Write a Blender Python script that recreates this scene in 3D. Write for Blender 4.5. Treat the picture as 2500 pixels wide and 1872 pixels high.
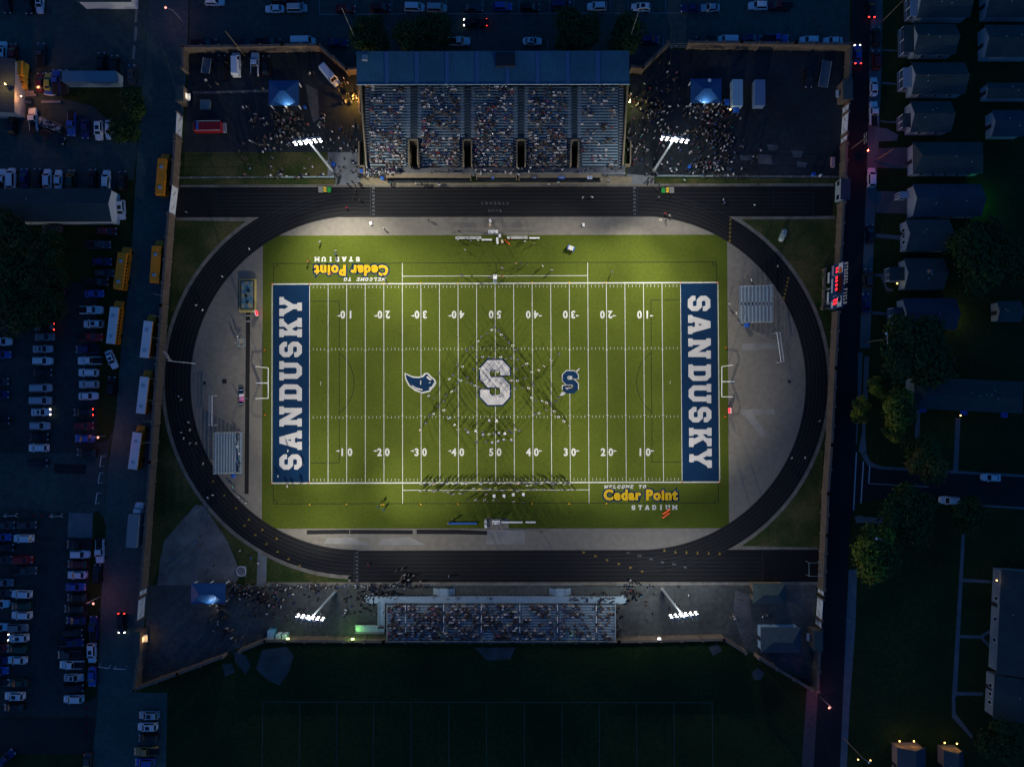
import bpy, bmesh, math, random
from math import radians as R, pi, sin, cos
from mathutils import Vector, Matrix
from mathutils.geometry import tessellate_polygon
for _o in list(bpy.data.objects):
    bpy.data.objects.remove(_o)
scene = bpy.context.scene
COL = scene.collection
rng = random.Random(7)

# ------------------------------------------------------------------ camera
S = 0.1006            # metres on the ground per photo pixel
H = 170.0             # height of the drone
TH = R(1.0)           # it looks a touch north of straight down
cT, sT = cos(TH), sin(TH)
DC = H / cT
CY = -H * math.tan(TH)
cam = bpy.data.cameras.new('camera')
cam.sensor_fit = 'HORIZONTAL'; cam.sensor_width = 36
cam.lens = 36 * DC / (2500 * S)
cam.clip_start = 1; cam.clip_end = 3000
camo = bpy.data.objects.new('camera', cam); COL.objects.link(camo)
camo.location = (0, CY, H); camo.rotation_euler = (TH, 0, 0)
scene.camera = camo

# ------------------------------------------------------------------ dusk sky
world = bpy.data.worlds.new('World'); scene.world = world; world.use_nodes = True
wn = world.node_tree; wn.nodes.clear()
sky = wn.nodes.new('ShaderNodeTexSky'); sky.sky_type = 'NISHITA'; sky.sun_disc = False
sky.sun_elevation = R(2.0); sky.sun_rotation = R(250); sky.ozone_density = 5.6
bg = wn.nodes.new('ShaderNodeBackground'); bg.inputs[1].default_value = 0.33
wo = wn.nodes.new('ShaderNodeOutputWorld')
wn.links.new(sky.outputs[0], bg.inputs[0]); wn.links.new(bg.outputs[0], wo.inputs[0])
SUN = bpy.data.lights.new('sun', 'SUN'); SUN.energy = 0.004; SUN.angle = R(40); SUN.color = (0.5, 0.7, 1.0)
suno = bpy.data.objects.new('sun', SUN); COL.objects.link(suno)
suno.rotation_euler = (R(60), 0, R(250 - 180))

vs = scene.view_settings
vs.view_transform = 'Standard'; vs.look = 'None'; vs.exposure = 0; vs.gamma = 1; vs.use_curve_mapping = False
scene.render.engine = 'CYCLES'
cy = scene.cycles
cy.use_denoising = True
cy.max_bounces = 5; cy.diffuse_bounces = 2; cy.glossy_bounces = 3; cy.transmission_bounces = 4
cy.sample_clamp_indirect = 3.0
cy.use_light_tree = True
FLOODCOL = (1.0, 0.94, 0.80)

# ------------------------------------------------------------------ helpers
def W(px, py, z=0.0):
    """the point at height z that photo pixel (px, py) looks at"""
    a = (px - 1250) * S / DC; b = (936 - py) * S / DC
    dy = b * cT + sT; dz = b * sT - cT
    t = (z - H) / dz
    return Vector((a * t, CY + dy * t, z))

def T(ox, oy, k=4.416):
    """pixel of an enlarged tile of the photo -> pixel of the photo"""
    return lambda x, y: (ox + x / k, oy + y / k)

def obj(name, bm, mats, parent=None, world=False, smooth=False):
    me = bpy.data.meshes.new(name)
    if world and parent is not None:
        bmesh.ops.translate(bm, verts=bm.verts, vec=-Vector(parent.location))
    if smooth:
        for f in bm.faces: f.smooth = True
    bm.to_mesh(me); bm.free()
    if not isinstance(mats, (list, tuple)): mats = [mats]
    for m in mats: me.materials.append(m)
    o = bpy.data.objects.new(name, me); COL.objects.link(o)
    if parent is not None: o.parent = parent
    return o

def tag(o, label=None, cat=None, group=None, kind=None):
    if label: o['label'] = label
    if cat: o['category'] = cat
    if group: o['group'] = group
    if kind: o['kind'] = kind
    return o

def thing(name, label, cat, loc=(0, 0, 0), rz=0.0, group=None):
    o = bpy.data.objects.new(name, None); COL.objects.link(o)
    o.empty_display_size = 0.3
    o.location = loc; o.rotation_euler = (0, 0, rz)
    return tag(o, label, cat, group)

def dup(root, loc, rz, label, group=None, color=None, scale=None, name=None):
    r = root.copy(); COL.objects.link(r)
    r.location = loc; r.rotation_euler = (0, 0, rz)
    r['label'] = label
    if group: r['group'] = group
    if color: r.color = color
    if scale: r.scale = scale if hasattr(scale, '__len__') else (scale,) * 3
    if name: r.name = name
    for ch in list(root.children):
        c = ch.copy(); COL.objects.link(c); c.parent = r
        if color: c.color = color
        for g in list(ch.children):
            d = g.copy(); COL.objects.link(d); d.parent = c
            if color: d.color = color
    return r

def trash(root):
    for ch in list(root.children_recursive): bpy.data.objects.remove(ch)
    bpy.data.objects.remove(root)

def NB(): return bmesh.new()

def box(bm, c, s, rz=0.0, mi=0, taper=1.0):
    x, y, z = s[0] / 2, s[1] / 2, s[2] / 2
    m = Matrix.Rotation(rz, 3, 'Z'); c = Vector(c)
    co = []
    for dz in (-z, z):
        k = taper if dz > 0 else 1.0
        for dx, dy in ((-x, -y), (x, -y), (x, y), (-x, y)):
            co.append(bm.verts.new(c + m @ Vector((dx * k, dy * k, 0)) + Vector((0, 0, dz))))
    for f in ((3, 2, 1, 0), (4, 5, 6, 7), (0, 1, 5, 4), (1, 2, 6, 5), (2, 3, 7, 6), (3, 0, 4, 7)):
        fa = bm.faces.new([co[i] for i in f]); fa.material_index = mi
    return co

def face(bm, pts, mi=0):
    f = bm.faces.new([bm.verts.new(Vector(p)) for p in pts]); f.material_index = mi
    return f

def up(bm):
    for f in bm.faces:
        f.normal_update()
        if f.normal.z < 0: f.normal_flip()

def poly(bm, loops, mp, mi=0):
    """flat polygon with holes; loops of 2-D points, mp maps them to 3-D"""
    if not isinstance(loops[0][0], (list, tuple)): loops = [loops]
    L3 = [[Vector((p[0], p[1], 0)) for p in lp] for lp in loops]
    flat = [p for lp in L3 for p in lp]
    vs_ = [bm.verts.new(mp(p.x, p.y)) for p in flat]
    for t in tessellate_polygon(L3):
        if len(set(t)) == 3:
            try:
                f = bm.faces.new([vs_[i] for i in t]); f.material_index = mi
                f.normal_update()
                if f.normal.z < 0: f.normal_flip()
            except ValueError: pass

def prism(bm, pts, z0, z1, mi=0):
    """closed solid over a convex-ish ground polygon (world x, y points)"""
    n = len(pts)
    a = [bm.verts.new((p[0], p[1], z0)) for p in pts]; b = [bm.verts.new((p[0], p[1], z1)) for p in pts]
    fs = [bm.faces.new(b), bm.faces.new(a[::-1])]
    for i in range(n): fs.append(bm.faces.new((a[i], a[(i + 1) % n], b[(i + 1) % n], b[i])))
    for f in fs: f.material_index = mi
    bmesh.ops.recalc_face_normals(bm, faces=fs)

def tube(bm, pts, r, seg=8, mi=0, r1=None, cap=True):
    pts = [Vector(p) for p in pts]
    rings = []
    for i, p in enumerate(pts):
        d = (pts[min(i + 1, len(pts) - 1)] - pts[max(i - 1, 0)]).normalized()
        u = d.cross(Vector((0, 0, 1)))
        if u.length < 1e-4: u = Vector((1, 0, 0))
        u.normalize(); v = d.cross(u)
        rr = r if r1 is None else r + (r1 - r) * i / (len(pts) - 1)
        rings.append([bm.verts.new(p + (u * cos(2 * pi * k / seg) + v * sin(2 * pi * k / seg)) * rr) for k in range(seg)])
    fs = []
    for a, b in zip(rings, rings[1:]):
        for k in range(seg):
            fs.append(bm.faces.new((a[k], a[(k + 1) % seg], b[(k + 1) % seg], b[k])))
    if cap:
        fs.append(bm.faces.new(rings[0][::-1])); fs.append(bm.faces.new(rings[-1]))
    for f in fs: f.material_index = mi

def lathe(bm, prof, c=(0, 0, 0), seg=14, mi=0, axis=None):
    """prof: (radius, height) pairs"""
    c = Vector(c); q = Vector((0, 0, 1)).rotation_difference(Vector(axis)).to_matrix() if axis else Matrix.Identity(3)
    rings = []
    for r, z in prof:
        rings.append([bm.verts.new(c + q @ Vector((r * cos(2 * pi * k / seg), r * sin(2 * pi * k / seg), z))) for k in range(seg)])
    for a, b in zip(rings, rings[1:]):
        for k in range(seg):
            f = bm.faces.new((a[k], a[(k + 1) % seg], b[(k + 1) % seg], b[k])); f.material_index = mi
    f = bm.faces.new(rings[0][::-1]); f.material_index = mi
    f = bm.faces.new(rings[-1]); f.material_index = mi

def spotlight(name, loc, target, power, size, blend=1.0, color=(1, 1, 1), radius=0.4, parent=None):
    l = bpy.data.lights.new(name, 'SPOT'); l.energy = power; l.spot_size = R(size); l.spot_blend = blend
    l.color = color; l.shadow_soft_size = radius
    o = bpy.data.objects.new(name, l); COL.objects.link(o)
    loc = Vector(loc); d = Vector(target) - loc
    o.rotation_euler = d.to_track_quat('-Z', 'Y').to_euler()
    if parent is not None: o.parent = parent; loc = loc - Vector(parent.location)
    o.location = loc
    return o

def pointlight(name, loc, power, color, radius=0.15, parent=None):
    l = bpy.data.lights.new(name, 'POINT'); l.energy = power; l.color = color; l.shadow_soft_size = radius
    o = bpy.data.objects.new(name, l); COL.objects.link(o)
    loc = Vector(loc)
    if parent is not None: o.parent = parent; loc = loc - Vector(parent.location)
    o.location = loc
    return o

# ------------------------------------------------------------------ materials
_M = {}
def mat(name, col=(.5, .5, .5), rough=.8, metal=0.0, var=0.0, scale=1.0, var2=0.0, scale2=12.0, emit=None, es=0.0,
        objcol=False, attr=None, spec=0.3, crack=0.0, stripes=None, col2=None, bump=0.0):
    if name in _M: return _M[name]
    m = bpy.data.materials.new(name); m.use_nodes = True; _M[name] = m
    nt = m.node_tree; b = nt.nodes['Principled BSDF']
    b.inputs['Roughness'].default_value = rough; b.inputs['Metallic'].default_value = metal
    b.inputs['Specular IOR Level'].default_value = spec
    N = nt.nodes.new; L = nt.links.new
    if objcol:
        s = N('ShaderNodeObjectInfo'); src = s.outputs['Color']
    elif attr:
        s = N('ShaderNodeVertexColor'); s.layer_name = attr; src = s.outputs[0]
    else:
        s = N('ShaderNodeRGB'); s.outputs[0].default_value = (*col, 1); src = s.outputs[0]
    geo = None
    def pos():
        nonlocal geo
        if geo is None: geo = N('ShaderNodeNewGeometry')
        return geo.outputs['Position']
    if col2 is not None:
        n = N('ShaderNodeTexNoise'); n.inputs['Scale'].default_value = scale; n.inputs['Detail'].default_value = 6
        n.inputs['Roughness'].default_value = .62
        L(pos(), n.inputs['Vector'])
        cr = N('ShaderNodeValToRGB'); cr.color_ramp.elements[0].position = .42; cr.color_ramp.elements[1].position = .6
        L(n.outputs[0], cr.inputs[0])
        mx = N('ShaderNodeMix'); mx.data_type = 'RGBA'
        L(cr.outputs[0], mx.inputs[0]); L(src, mx.inputs[6]); mx.inputs[7].default_value = (*col2, 1); src = mx.outputs[2]
    for amt, sc in ((var, scale), (var2, scale2)):
        if amt > 0:
            n = N('ShaderNodeTexNoise'); n.inputs['Scale'].default_value = sc; n.inputs['Detail'].default_value = 5
            L(pos(), n.inputs['Vector'])
            mr = N('ShaderNodeMapRange'); mr.inputs[1].default_value = .28; mr.inputs[2].default_value = .72
            mr.inputs[3].default_value = 1 - amt; mr.inputs[4].default_value = 1 + amt
            L(n.outputs[0], mr.inputs[0])
            mx = N('ShaderNodeMix'); mx.data_type = 'RGBA'; mx.blend_type = 'MULTIPLY'; mx.inputs[0].default_value = 1
            L(src, mx.inputs[6]); L(mr.outputs[0], mx.inputs[7]); src = mx.outputs[2]
    if crack > 0:
        v = N('ShaderNodeTexVoronoi'); v.feature = 'DISTANCE_TO_EDGE'; v.inputs['Scale'].default_value = .11
        wv = N('ShaderNodeTexNoise'); wv.inputs['Scale'].default_value = .5
        L(pos(), wv.inputs['Vector'])
        va = N('ShaderNodeVectorMath'); va.operation = 'MULTIPLY_ADD'; va.inputs[1].default_value = (4, 4, 4)
        L(wv.outputs['Color'], va.inputs[0]); L(pos(), va.inputs[2]); L(va.outputs[0], v.inputs['Vector'])
        mr = N('ShaderNodeMapRange'); mr.inputs[1].default_value = 0; mr.inputs[2].default_value = .018
        mr.inputs[3].default_value = 1 - crack; mr.inputs[4].default_value = 1
        L(v.outputs[0], mr.inputs[0])
        mx = N('ShaderNodeMix'); mx.data_type = 'RGBA'; mx.blend_type = 'MULTIPLY'; mx.inputs[0].default_value = 1
        L(src, mx.inputs[6]); L(mr.outputs[0], mx.inputs[7]); src = mx.outputs[2]
    if stripes:                       # (axis, pitch, amount): corrugation, planks, shingle courses
        ax, pitch, amt = stripes
        sp = N('ShaderNodeSeparateXYZ'); L(pos(), sp.inputs[0])
        ml = N('ShaderNodeMath'); ml.operation = 'MULTIPLY'; ml.inputs[1].default_value = 2 * pi / pitch; L(sp.outputs[ax], ml.inputs[0])
        sn = N('ShaderNodeMath'); sn.operation = 'SINE'; L(ml.outputs[0], sn.inputs[0])
        mr = N('ShaderNodeMapRange'); mr.inputs[1].default_value = -1; mr.inputs[2].default_value = 1
        mr.inputs[3].default_value = 1 - amt; mr.inputs[4].default_value = 1 + amt * .4
        L(sn.outputs[0], mr.inputs[0])
        mx = N('ShaderNodeMix'); mx.data_type = 'RGBA'; mx.blend_type = 'MULTIPLY'; mx.inputs[0].default_value = 1
        L(src, mx.inputs[6]); L(mr.outputs[0], mx.inputs[7]); src = mx.outputs[2]
        bp = N('ShaderNodeBump'); bp.inputs['Strength'].default_value = .5; bp.inputs['Distance'].default_value = .03
        L(sn.outputs[0], bp.inputs['Height']); L(bp.outputs[0], b.inputs['Normal'])
    elif bump > 0:
        n = N('ShaderNodeTexNoise'); n.inputs['Scale'].default_value = 6; L(pos(), n.inputs['Vector'])
        bp = N('ShaderNodeBump'); bp.inputs['Strength'].default_value = bump; bp.inputs['Distance'].default_value = .05
        L(n.outputs[0], bp.inputs['Height']); L(bp.outputs[0], b.inputs['Normal'])
    L(src, b.inputs['Base Color'])
    if emit is not None:
        b.inputs['Emission Color'].default_value = (*emit, 1); b.inputs['Emission Strength'].default_value = es
    return m

M_ground = mat('dark_grass', (.014, .036, .004), .95, var=.35, scale=.06, var2=.35, scale2=1.2, col2=(.020, .036, .005), bump=.6)
M_lawn = mat('stadium_grass', (.030, .052, .008), .95, var=.3, scale=.12, var2=.4, scale2=2.0, col2=(.075, .065, .018), bump=.6)
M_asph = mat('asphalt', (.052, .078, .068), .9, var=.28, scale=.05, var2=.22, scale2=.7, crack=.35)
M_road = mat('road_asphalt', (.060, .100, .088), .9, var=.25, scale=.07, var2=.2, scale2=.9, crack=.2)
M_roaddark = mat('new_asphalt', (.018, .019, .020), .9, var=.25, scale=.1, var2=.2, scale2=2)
M_plaza = mat('plaza_asphalt', (.024, .031, .034), .9, var=.4, scale=.07, var2=.25, scale2=.8, crack=.3)
M_patch = mat('asphalt_patch', (.10, .105, .105), .9, var=.35, scale=.3, var2=.3, scale2=2)
M_conc = mat('concrete', (.185, .168, .138), .9, var=.22, scale=.09, var2=.12, scale2=.8, col2=(.155, .14, .115))
M_walk = mat('sidewalk_concrete', (.17, .175, .17), .9, var=.2, scale=.4, var2=.15, scale2=4)
M_gravel = mat('gravel', (.15, .145, .13), .95, var=.35, scale=.25, var2=.35, scale2=3)
M_dirt = mat('track_kerb_dirt', (.19, .165, .125), .95, var=.3, scale=.4, var2=.3, scale2=3)
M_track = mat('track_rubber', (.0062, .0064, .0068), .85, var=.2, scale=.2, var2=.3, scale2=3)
M_turf = mat('turf', (.0585, .078, .0075), .95, var=.16, scale=.09, var2=.15, scale2=1.6, spec=.15)
M_navy = mat('navy_turf', (.0012, .018, .056), .95, var=.12, scale=.3, spec=.15)
M_paint = mat('field_paint', (.47, .47, .44), .9, var=.08, scale=.5, var2=.1, scale2=4, spec=.15)
M_letter = mat('letter_turf', (.43, .42, .415), .95, var=.07, scale=.6, var2=.08, scale2=4, spec=.15)
M_yel = mat('yellow_turf', (.46, .285, .008), .95, var=.08, scale=.6, spec=.15)
M_blackline = mat('black_line', (.010, .018, .004), .95)
M_lane = mat('lane_paint', (.042, .044, .048), .9)
M_lanenum = mat('lane_number_paint', (.12, .13, .14), .9)
M_arrow = mat('arrow_paint', (.20, .13, .02), .9)
M_roadpaint = mat('road_paint', (.45, .5, .5), .9)
M_alu = mat('aluminium', (.36, .47, .50), .45, metal=.3, var=.1, scale=.8)
M_deck = mat('stand_deck', (.045, .07, .085), .8, var=.2, scale=.3)
M_white = mat('white_paint', (.72, .72, .70), .6, var=.06, scale=.5)
M_steel = mat('galvanised_steel', (.34, .37, .38), .5, metal=.3)
M_dark = mat('dark_metal', (.03, .032, .035), .5)
M_black = mat('black_rubber', (.010, .010, .011), .7)
M_stone = mat('tan_stone', (.145, .105, .075), .9, var=.2, scale=.6, var2=.2, scale2=5, bump=.5)
M_cope = mat('stone_coping', (.16, .12, .09), .9, var=.15, scale=.6)
M_tanwall = mat('tan_wall', (.24, .19, .12), .9, var=.15, scale=.5)
M_blueroof = mat('blue_metal_roof', (.025, .09, .22), .38, metal=.2, var=.1, scale=.3, stripes=(0, .4, .12))
M_standroof = mat('stand_roof_metal', (.035, .125, .18), .75, var=.2, scale=.12, var2=.1, scale2=.8, stripes=(0, .6, .06))
M_shingle = mat('dark_shingles', (.045, .072, .070), .95, var=.15, scale=.3, var2=.2, scale2=3, stripes=(1, .35, .12))
M_shingle2 = mat('blue_grey_shingles', (.040, .068, .092), .95, var=.15, scale=.3, var2=.2, scale2=3, stripes=(1, .35, .12))
M_shingle3 = mat('brown_grey_shingles', (.06, .085, .08), .95, var=.15, scale=.3, var2=.2, scale2=3, stripes=(0, .35, .12))
M_siding = mat('pale_siding', (.32, .38, .40), .8, var=.05, scale=.5, stripes=(2, .22, .1))
M_brick = mat('pinkish_brick', (.30, .20, .16), .9, var=.12, scale=2, stripes=(2, .16, .12))
M_glass = mat('dark_glass', (.006, .008, .010), .12, spec=.5)
M_car = mat('car_paint', objcol=True, rough=.28, spec=.5)
M_shirt = mat('clothing', objcol=True, rough=.9)
M_trous = mat('dark_trousers', (.012, .013, .025), .9)
M_skin = mat('skin', (.40, .22, .14), .7)
M_hair = mat('hair', (.02, .013, .009), .7)
M_crowd = mat('crowd_clothing', attr='Col', rough=.9)
M_head = mat('headlamp_glass', (.5, .5, .5), .2, spec=.5)
M_tail = mat('tail_lamp_glass', (.20, .008, .008), .25, spec=.5)
M_headon = mat('headlamp_lit', (.9, .9, .9), .2, emit=(1, .93, .75), es=6)
M_tailon = mat('tail_lamp_lit', (.4, .01, .01), .2, emit=(1, .03, .02), es=7)
M_flood = mat('floodlight_lens', (.9, .9, .9), .2, emit=(1, .97, .94), es=14)
M_warm = mat('warm_lamp_lit', (.9, .7, .4), .3, emit=(1, .62, .18), es=3)
M_cool = mat('cool_lamp_lit', (.9, .9, .9), .3, emit=(.85, .93, 1), es=9)
M_redled = mat('red_digits', (.3, .01, .01), .4, emit=(1, .02, .03), es=3)
M_greenlamp = mat('green_lamp_lit', (.7, .9, .3), .3, emit=(.62, 1, .25), es=7)
M_busyel = mat('bus_yellow', (.80, .24, .004), .45, spec=.4)
M_blueplastic = mat('blue_canvas', (.015, .10, .42), .7)
M_orange = mat('orange_plastic', (.75, .13, .02), .6)
M_green = mat('green_plastic', (.02, .30, .04), .45)
M_yellowp = mat('yellow_plastic', (.75, .50, .02), .5)
M_redp = mat('red_paint', (.24, .008, .012), .35, spec=.5)
M_wood = mat('weathered_wood', (.16, .12, .08), .9, var=.2, scale=2)
M_bark = mat('bark', (.045, .034, .024), .95, var=.25, scale=3)
M_pink = mat('pink_plastic', (.6, .12, .35), .6)
ZL = {}
def Z(k): return 0.006 * k
# ================================================================== the setting
def struct(name, bm, m, label=None, world=False):
    o = obj(name, bm, m)
    return tag(o, label, None, None, 'structure')

def sheet(name, polys, m, k, label=None):
    bm = NB()
    for i, p in enumerate(polys): poly(bm, p, lambda x, y: W(x, y, Z(k) + i * .0004))
    return struct(name, bm, m, label)

def line(bm, a, b, w, z):
    """painted line between photo pixels a and b, w metres wide"""
    p, q = W(*a, z), W(*b, z); d = (q - p); d.z = 0
    n = Vector((-d.y, d.x, 0)).normalized() * w / 2
    f = face(bm, (p - n, q - n, q + n, p + n))
    f.normal_update()
    if f.normal.z < 0: f.normal_flip()

bm = NB(); poly(bm, [(-400, -320), (400, -320), (400, 320), (-400, 320)], lambda x, y: Vector((x, y, 0)))
struct('ground', bm, M_ground)

# streets, lots and pavements outside the wall
SL = [(368, -60), (350, 200), (335, 375), (320, 640), (300, 800), (282, 1020), (262, 1150), (252, 1300), (245, 1497), (225, 1900)]
sheet('street', [SL + [(405, 1900), (408, 1690), (330, 1690), (362, 1440), (392, 1000), (420, 640), (440, 400), (458, 118), (462, -60)]], M_road, 1)
sheet('parking_lot', [
    [(-80, -60), (367, -60), (349, 200), (334, 375), (326, 440), (285, 440), (283, 462), (-80, 462)],
    [(-80, 1106), (264, 1106), (261, 1150), (251, 1300), (250, 1320), (170, 1252), (-80, 1230)]], M_asph, 1)
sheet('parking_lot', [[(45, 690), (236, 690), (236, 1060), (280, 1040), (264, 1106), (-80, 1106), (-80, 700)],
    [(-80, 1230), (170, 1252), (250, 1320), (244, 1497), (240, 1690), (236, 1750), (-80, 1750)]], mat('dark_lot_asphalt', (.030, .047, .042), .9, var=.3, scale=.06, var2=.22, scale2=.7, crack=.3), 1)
sheet('parking_lot', [[(464, -60), (2074, -60), (2074, 118), (1620, 118), (1560, 180), (1540, 180), (1538, 135), (868, 135), (868, 180), (860, 180), (790, 118), (462, 118)]], M_asph, 1)
sheet('asphalt_patch', [
    [(132, 1131), (211, 1134), (209, 1158), (132, 1155)]], mat('dark_patch', (.02, .021, .022), .9, var=.2), 2)
sheet('pavement', [[(168, 1251), (226, 1253), (225, 1313), (165, 1311)]], M_walk, 3)
sheet('pavement', [[(331, 20), (337, 20), (334, 55), (328, 56)], [(329, 65), (336, 68), (333, 100), (327, 101)], [(325, 111), (331, 114), (328, 146), (322, 144)]],
      mat('pale_kerb', (.26, .23, .20), .9, var=.1), 3)
# planted strips along the left street
def lawn(name, polys, k=2, m=None): return sheet(name, polys, m or M_ground, k)
lawn('verge', [[(238, 760), (270, 700), (318, 680), (300, 800), (284, 1000), (276, 1052), (262, 1075), (236, 1080)]])
lawn('verge', [[(228, 1252), (238, 1246), (252, 1262), (259, 1285), (254, 1360), (248, 1440), (241, 1560), (236, 1700), (205, 1715), (206, 1600), (213, 1490), (217, 1400)]])
lawn('verge', [[(150, 217), (240, 216), (345, 212), (343, 300), (318, 340), (290, 345), (270, 300), (225, 260), (150, 240)]])
sheet('dirt_lot', [[(-80, 1752), (236, 1752), (226, 1840), (-80, 1840)]], mat('dark_soil', (.028, .028, .026), .95, var=.3, scale=.1), 2)
# top lot bay markings
bm = NB()
line(bm, (870, 35), (1740, 32), .16, Z(2)); line(bm, (780, 36), (870, 35.5), .16, Z(2))
for x in (780, 868, 957, 1089, 1179, 1267, 1401, 1491, 1534, 1625, 1756, 1343): line(bm, (x, -20), (x, 34), .13, Z(2))
for x in (1337, 1620): line(bm, (x, 95), (x, 117), .13, Z(2))
struct('parking_bay_line', bm, mat('bay_paint', (.22, .25, .25), .9))
# right street, parking lane, sidewalks, side street
RS = [(2120, -60), (2127, 0), (2121, 170), (2118, 340), (2108, 600), (2098, 850), (2094, 960), (2090, 1090), (2095, 1115), (2118, 1135), (2180, 1141), (2320, 1153), (2560, 1168)]
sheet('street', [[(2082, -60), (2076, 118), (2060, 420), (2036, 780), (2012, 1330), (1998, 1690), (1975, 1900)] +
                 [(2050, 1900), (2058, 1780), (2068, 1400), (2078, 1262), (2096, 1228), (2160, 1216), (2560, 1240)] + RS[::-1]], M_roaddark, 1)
sheet('parking_lane', [[(2121, -60), (2128, 0), (2122, 170), (2119, 340), (2109, 600), (2099, 850), (2124, 850), (2133, 600), (2142, 400), (2146, 340), (2152, 170), (2156, -60)]],
      mat('lane_concrete', (.115, .13, .13), .9, var=.2, scale=.1, var2=.15), 1)
walk = [[(2095, 860), (2106, 860), (2101, 990), (2098, 990), (2092, 1085), (2089, 1085), (2094, 960)],
        [(2110, 870), (2122, 870), (2118, 975), (2112, 1060), (2115, 1100), (2104, 1110), (2096, 1098), (2104, 1060)],
        [(2104, 1112), (2114, 1104), (2126, 1128), (2150, 1138), (2560, 1162), (2560, 1168), (2150, 1145), (2120, 1138)],
        [(2154, 121), (2192, 123), (2192, 126), (2154, 125)], [(2152, 200), (2190, 204), (2190, 208), (2152, 205)],
        [(2150, 294), (2170, 297), (2194, 295), (2194, 302), (2165, 300), (2150, 298)],
        [(2140, 312), (2165, 314), (2194, 330), (2190, 344), (2134, 346)],
        [(2136, 668), (2172, 669), (2172, 676), (2136, 675)], [(2150, 676), (2156, 676), (2168, 704), (2180, 706), (2180, 711), (2164, 711)],
        [(2130, 760), (2172, 763), (2172, 771), (2130, 767)],
        [(2137, 570), (2196, 575), (2196, 585), (2137, 580)],
        [(2236, 1000), (2247, 1000), (2244, 1077), (2233, 1077)], [(2333, 1020), (2345, 1020), (2339, 1152), (2327, 1151)],
        [(2348, 1305), (2356, 1305), (2336, 1700), (2324, 1700)], [(2350, 1412), (2420, 1416), (2420, 1423), (2350, 1420)],
        [(2341, 1549), (2395, 1551), (2395, 1558), (2341, 1557)], [(2392, 1551), (2420, 1534), (2424, 1540), (2396, 1558)],
        [(2392, 1556), (2398, 1552), (2424, 1583), (2424, 1590)], [(2333, 1688), (2400, 1689), (2400, 1698), (2333, 1697)],
        [(2324, 1700), (2332, 1700), (2333, 1740), (2376, 1796), (2372, 1802), (2324, 1750)],
        [(2072, 1390), (2093, 1390), (2088, 1535), (2074, 1730), (2066, 1900), (2050, 1900), (2058, 1700)],
        [(2086, 1262), (2098, 1258), (2112, 1261), (2165, 1265), (2163, 1273), (2150, 1278), (2090, 1276)],
        [(2398, 1232), (2500, 1238), (2500, 1243), (2398, 1236)]]
sheet('sidewalk', walk, mat('blue_grey_concrete', (.14, .15, .155), .9, var=.2, scale=.4, var2=.12), 2)
sheet('driveway', [[(2142, 362), (2226, 360), (2228, 412), (2142, 410)], [(2140, 466), (2216, 470), (2214, 522), (2138, 520)]],
      mat('driveway_concrete', (.12, .115, .11), .9, var=.25, scale=.3), 2)
bm = NB()
line(bm, (2091, 1104), (2084, 1245), .28, Z(3)); line(bm, (2108, 1126), (2102, 1228), .28, Z(3)); line(bm, (2123.5, 1137), (2121, 1180), .26, Z(3))
line(bm, (2121, 1180), (2268, 1188), .12, Z(3))
struct('crosswalk_line', bm, M_roadpaint)
# practice pitch lines and the worn home plate area beyond the south wall
bm = NB()
line(bm, (641, 1712.5), (1739, 1714.5), .16, Z(1))
for x in (641.7, 732, 822, 912, 1004, 1096, 1188, 1280, 1372, 1463, 1554, 1645.6, 1738.7): line(bm, (x, 1713), (x + (x - 1250) * .004, 1900), .15, Z(1))
struct('practice_pitch_line', bm, mat('faded_line', (.075, .10, .08), .95, var=.3, scale=.5))
sheet('worn_dirt', [[(542, 1622), (566, 1619), (572, 1641), (550, 1650)], [(568, 1588), (600, 1600), (612, 1625), (600, 1646), (575, 1615)],
                    [(640, 1586), (700, 1578), (717, 1600), (705, 1640), (683, 1672), (655, 1660), (625, 1632)],
                    [(1730, 1580), (1752, 1570), (1763, 1588), (1741, 1600)], [(1836, 1640), (1850, 1628), (1866, 1643), (1856, 1660), (1840, 1658)],
                    [(1158, 1580), (1258, 1580), (1246, 1608), (1190, 1612)]], mat('pale_worn_dirt', (.085, .09, .085), .95, var=.35, scale=.3), 1)
sheet('sidewalk', [[(1970, 1680), (1998, 1672), (1985, 1900), (1955, 1900)]], mat('brick_walk', (.12, .085, .08), .9, var=.2), 2)

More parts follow.
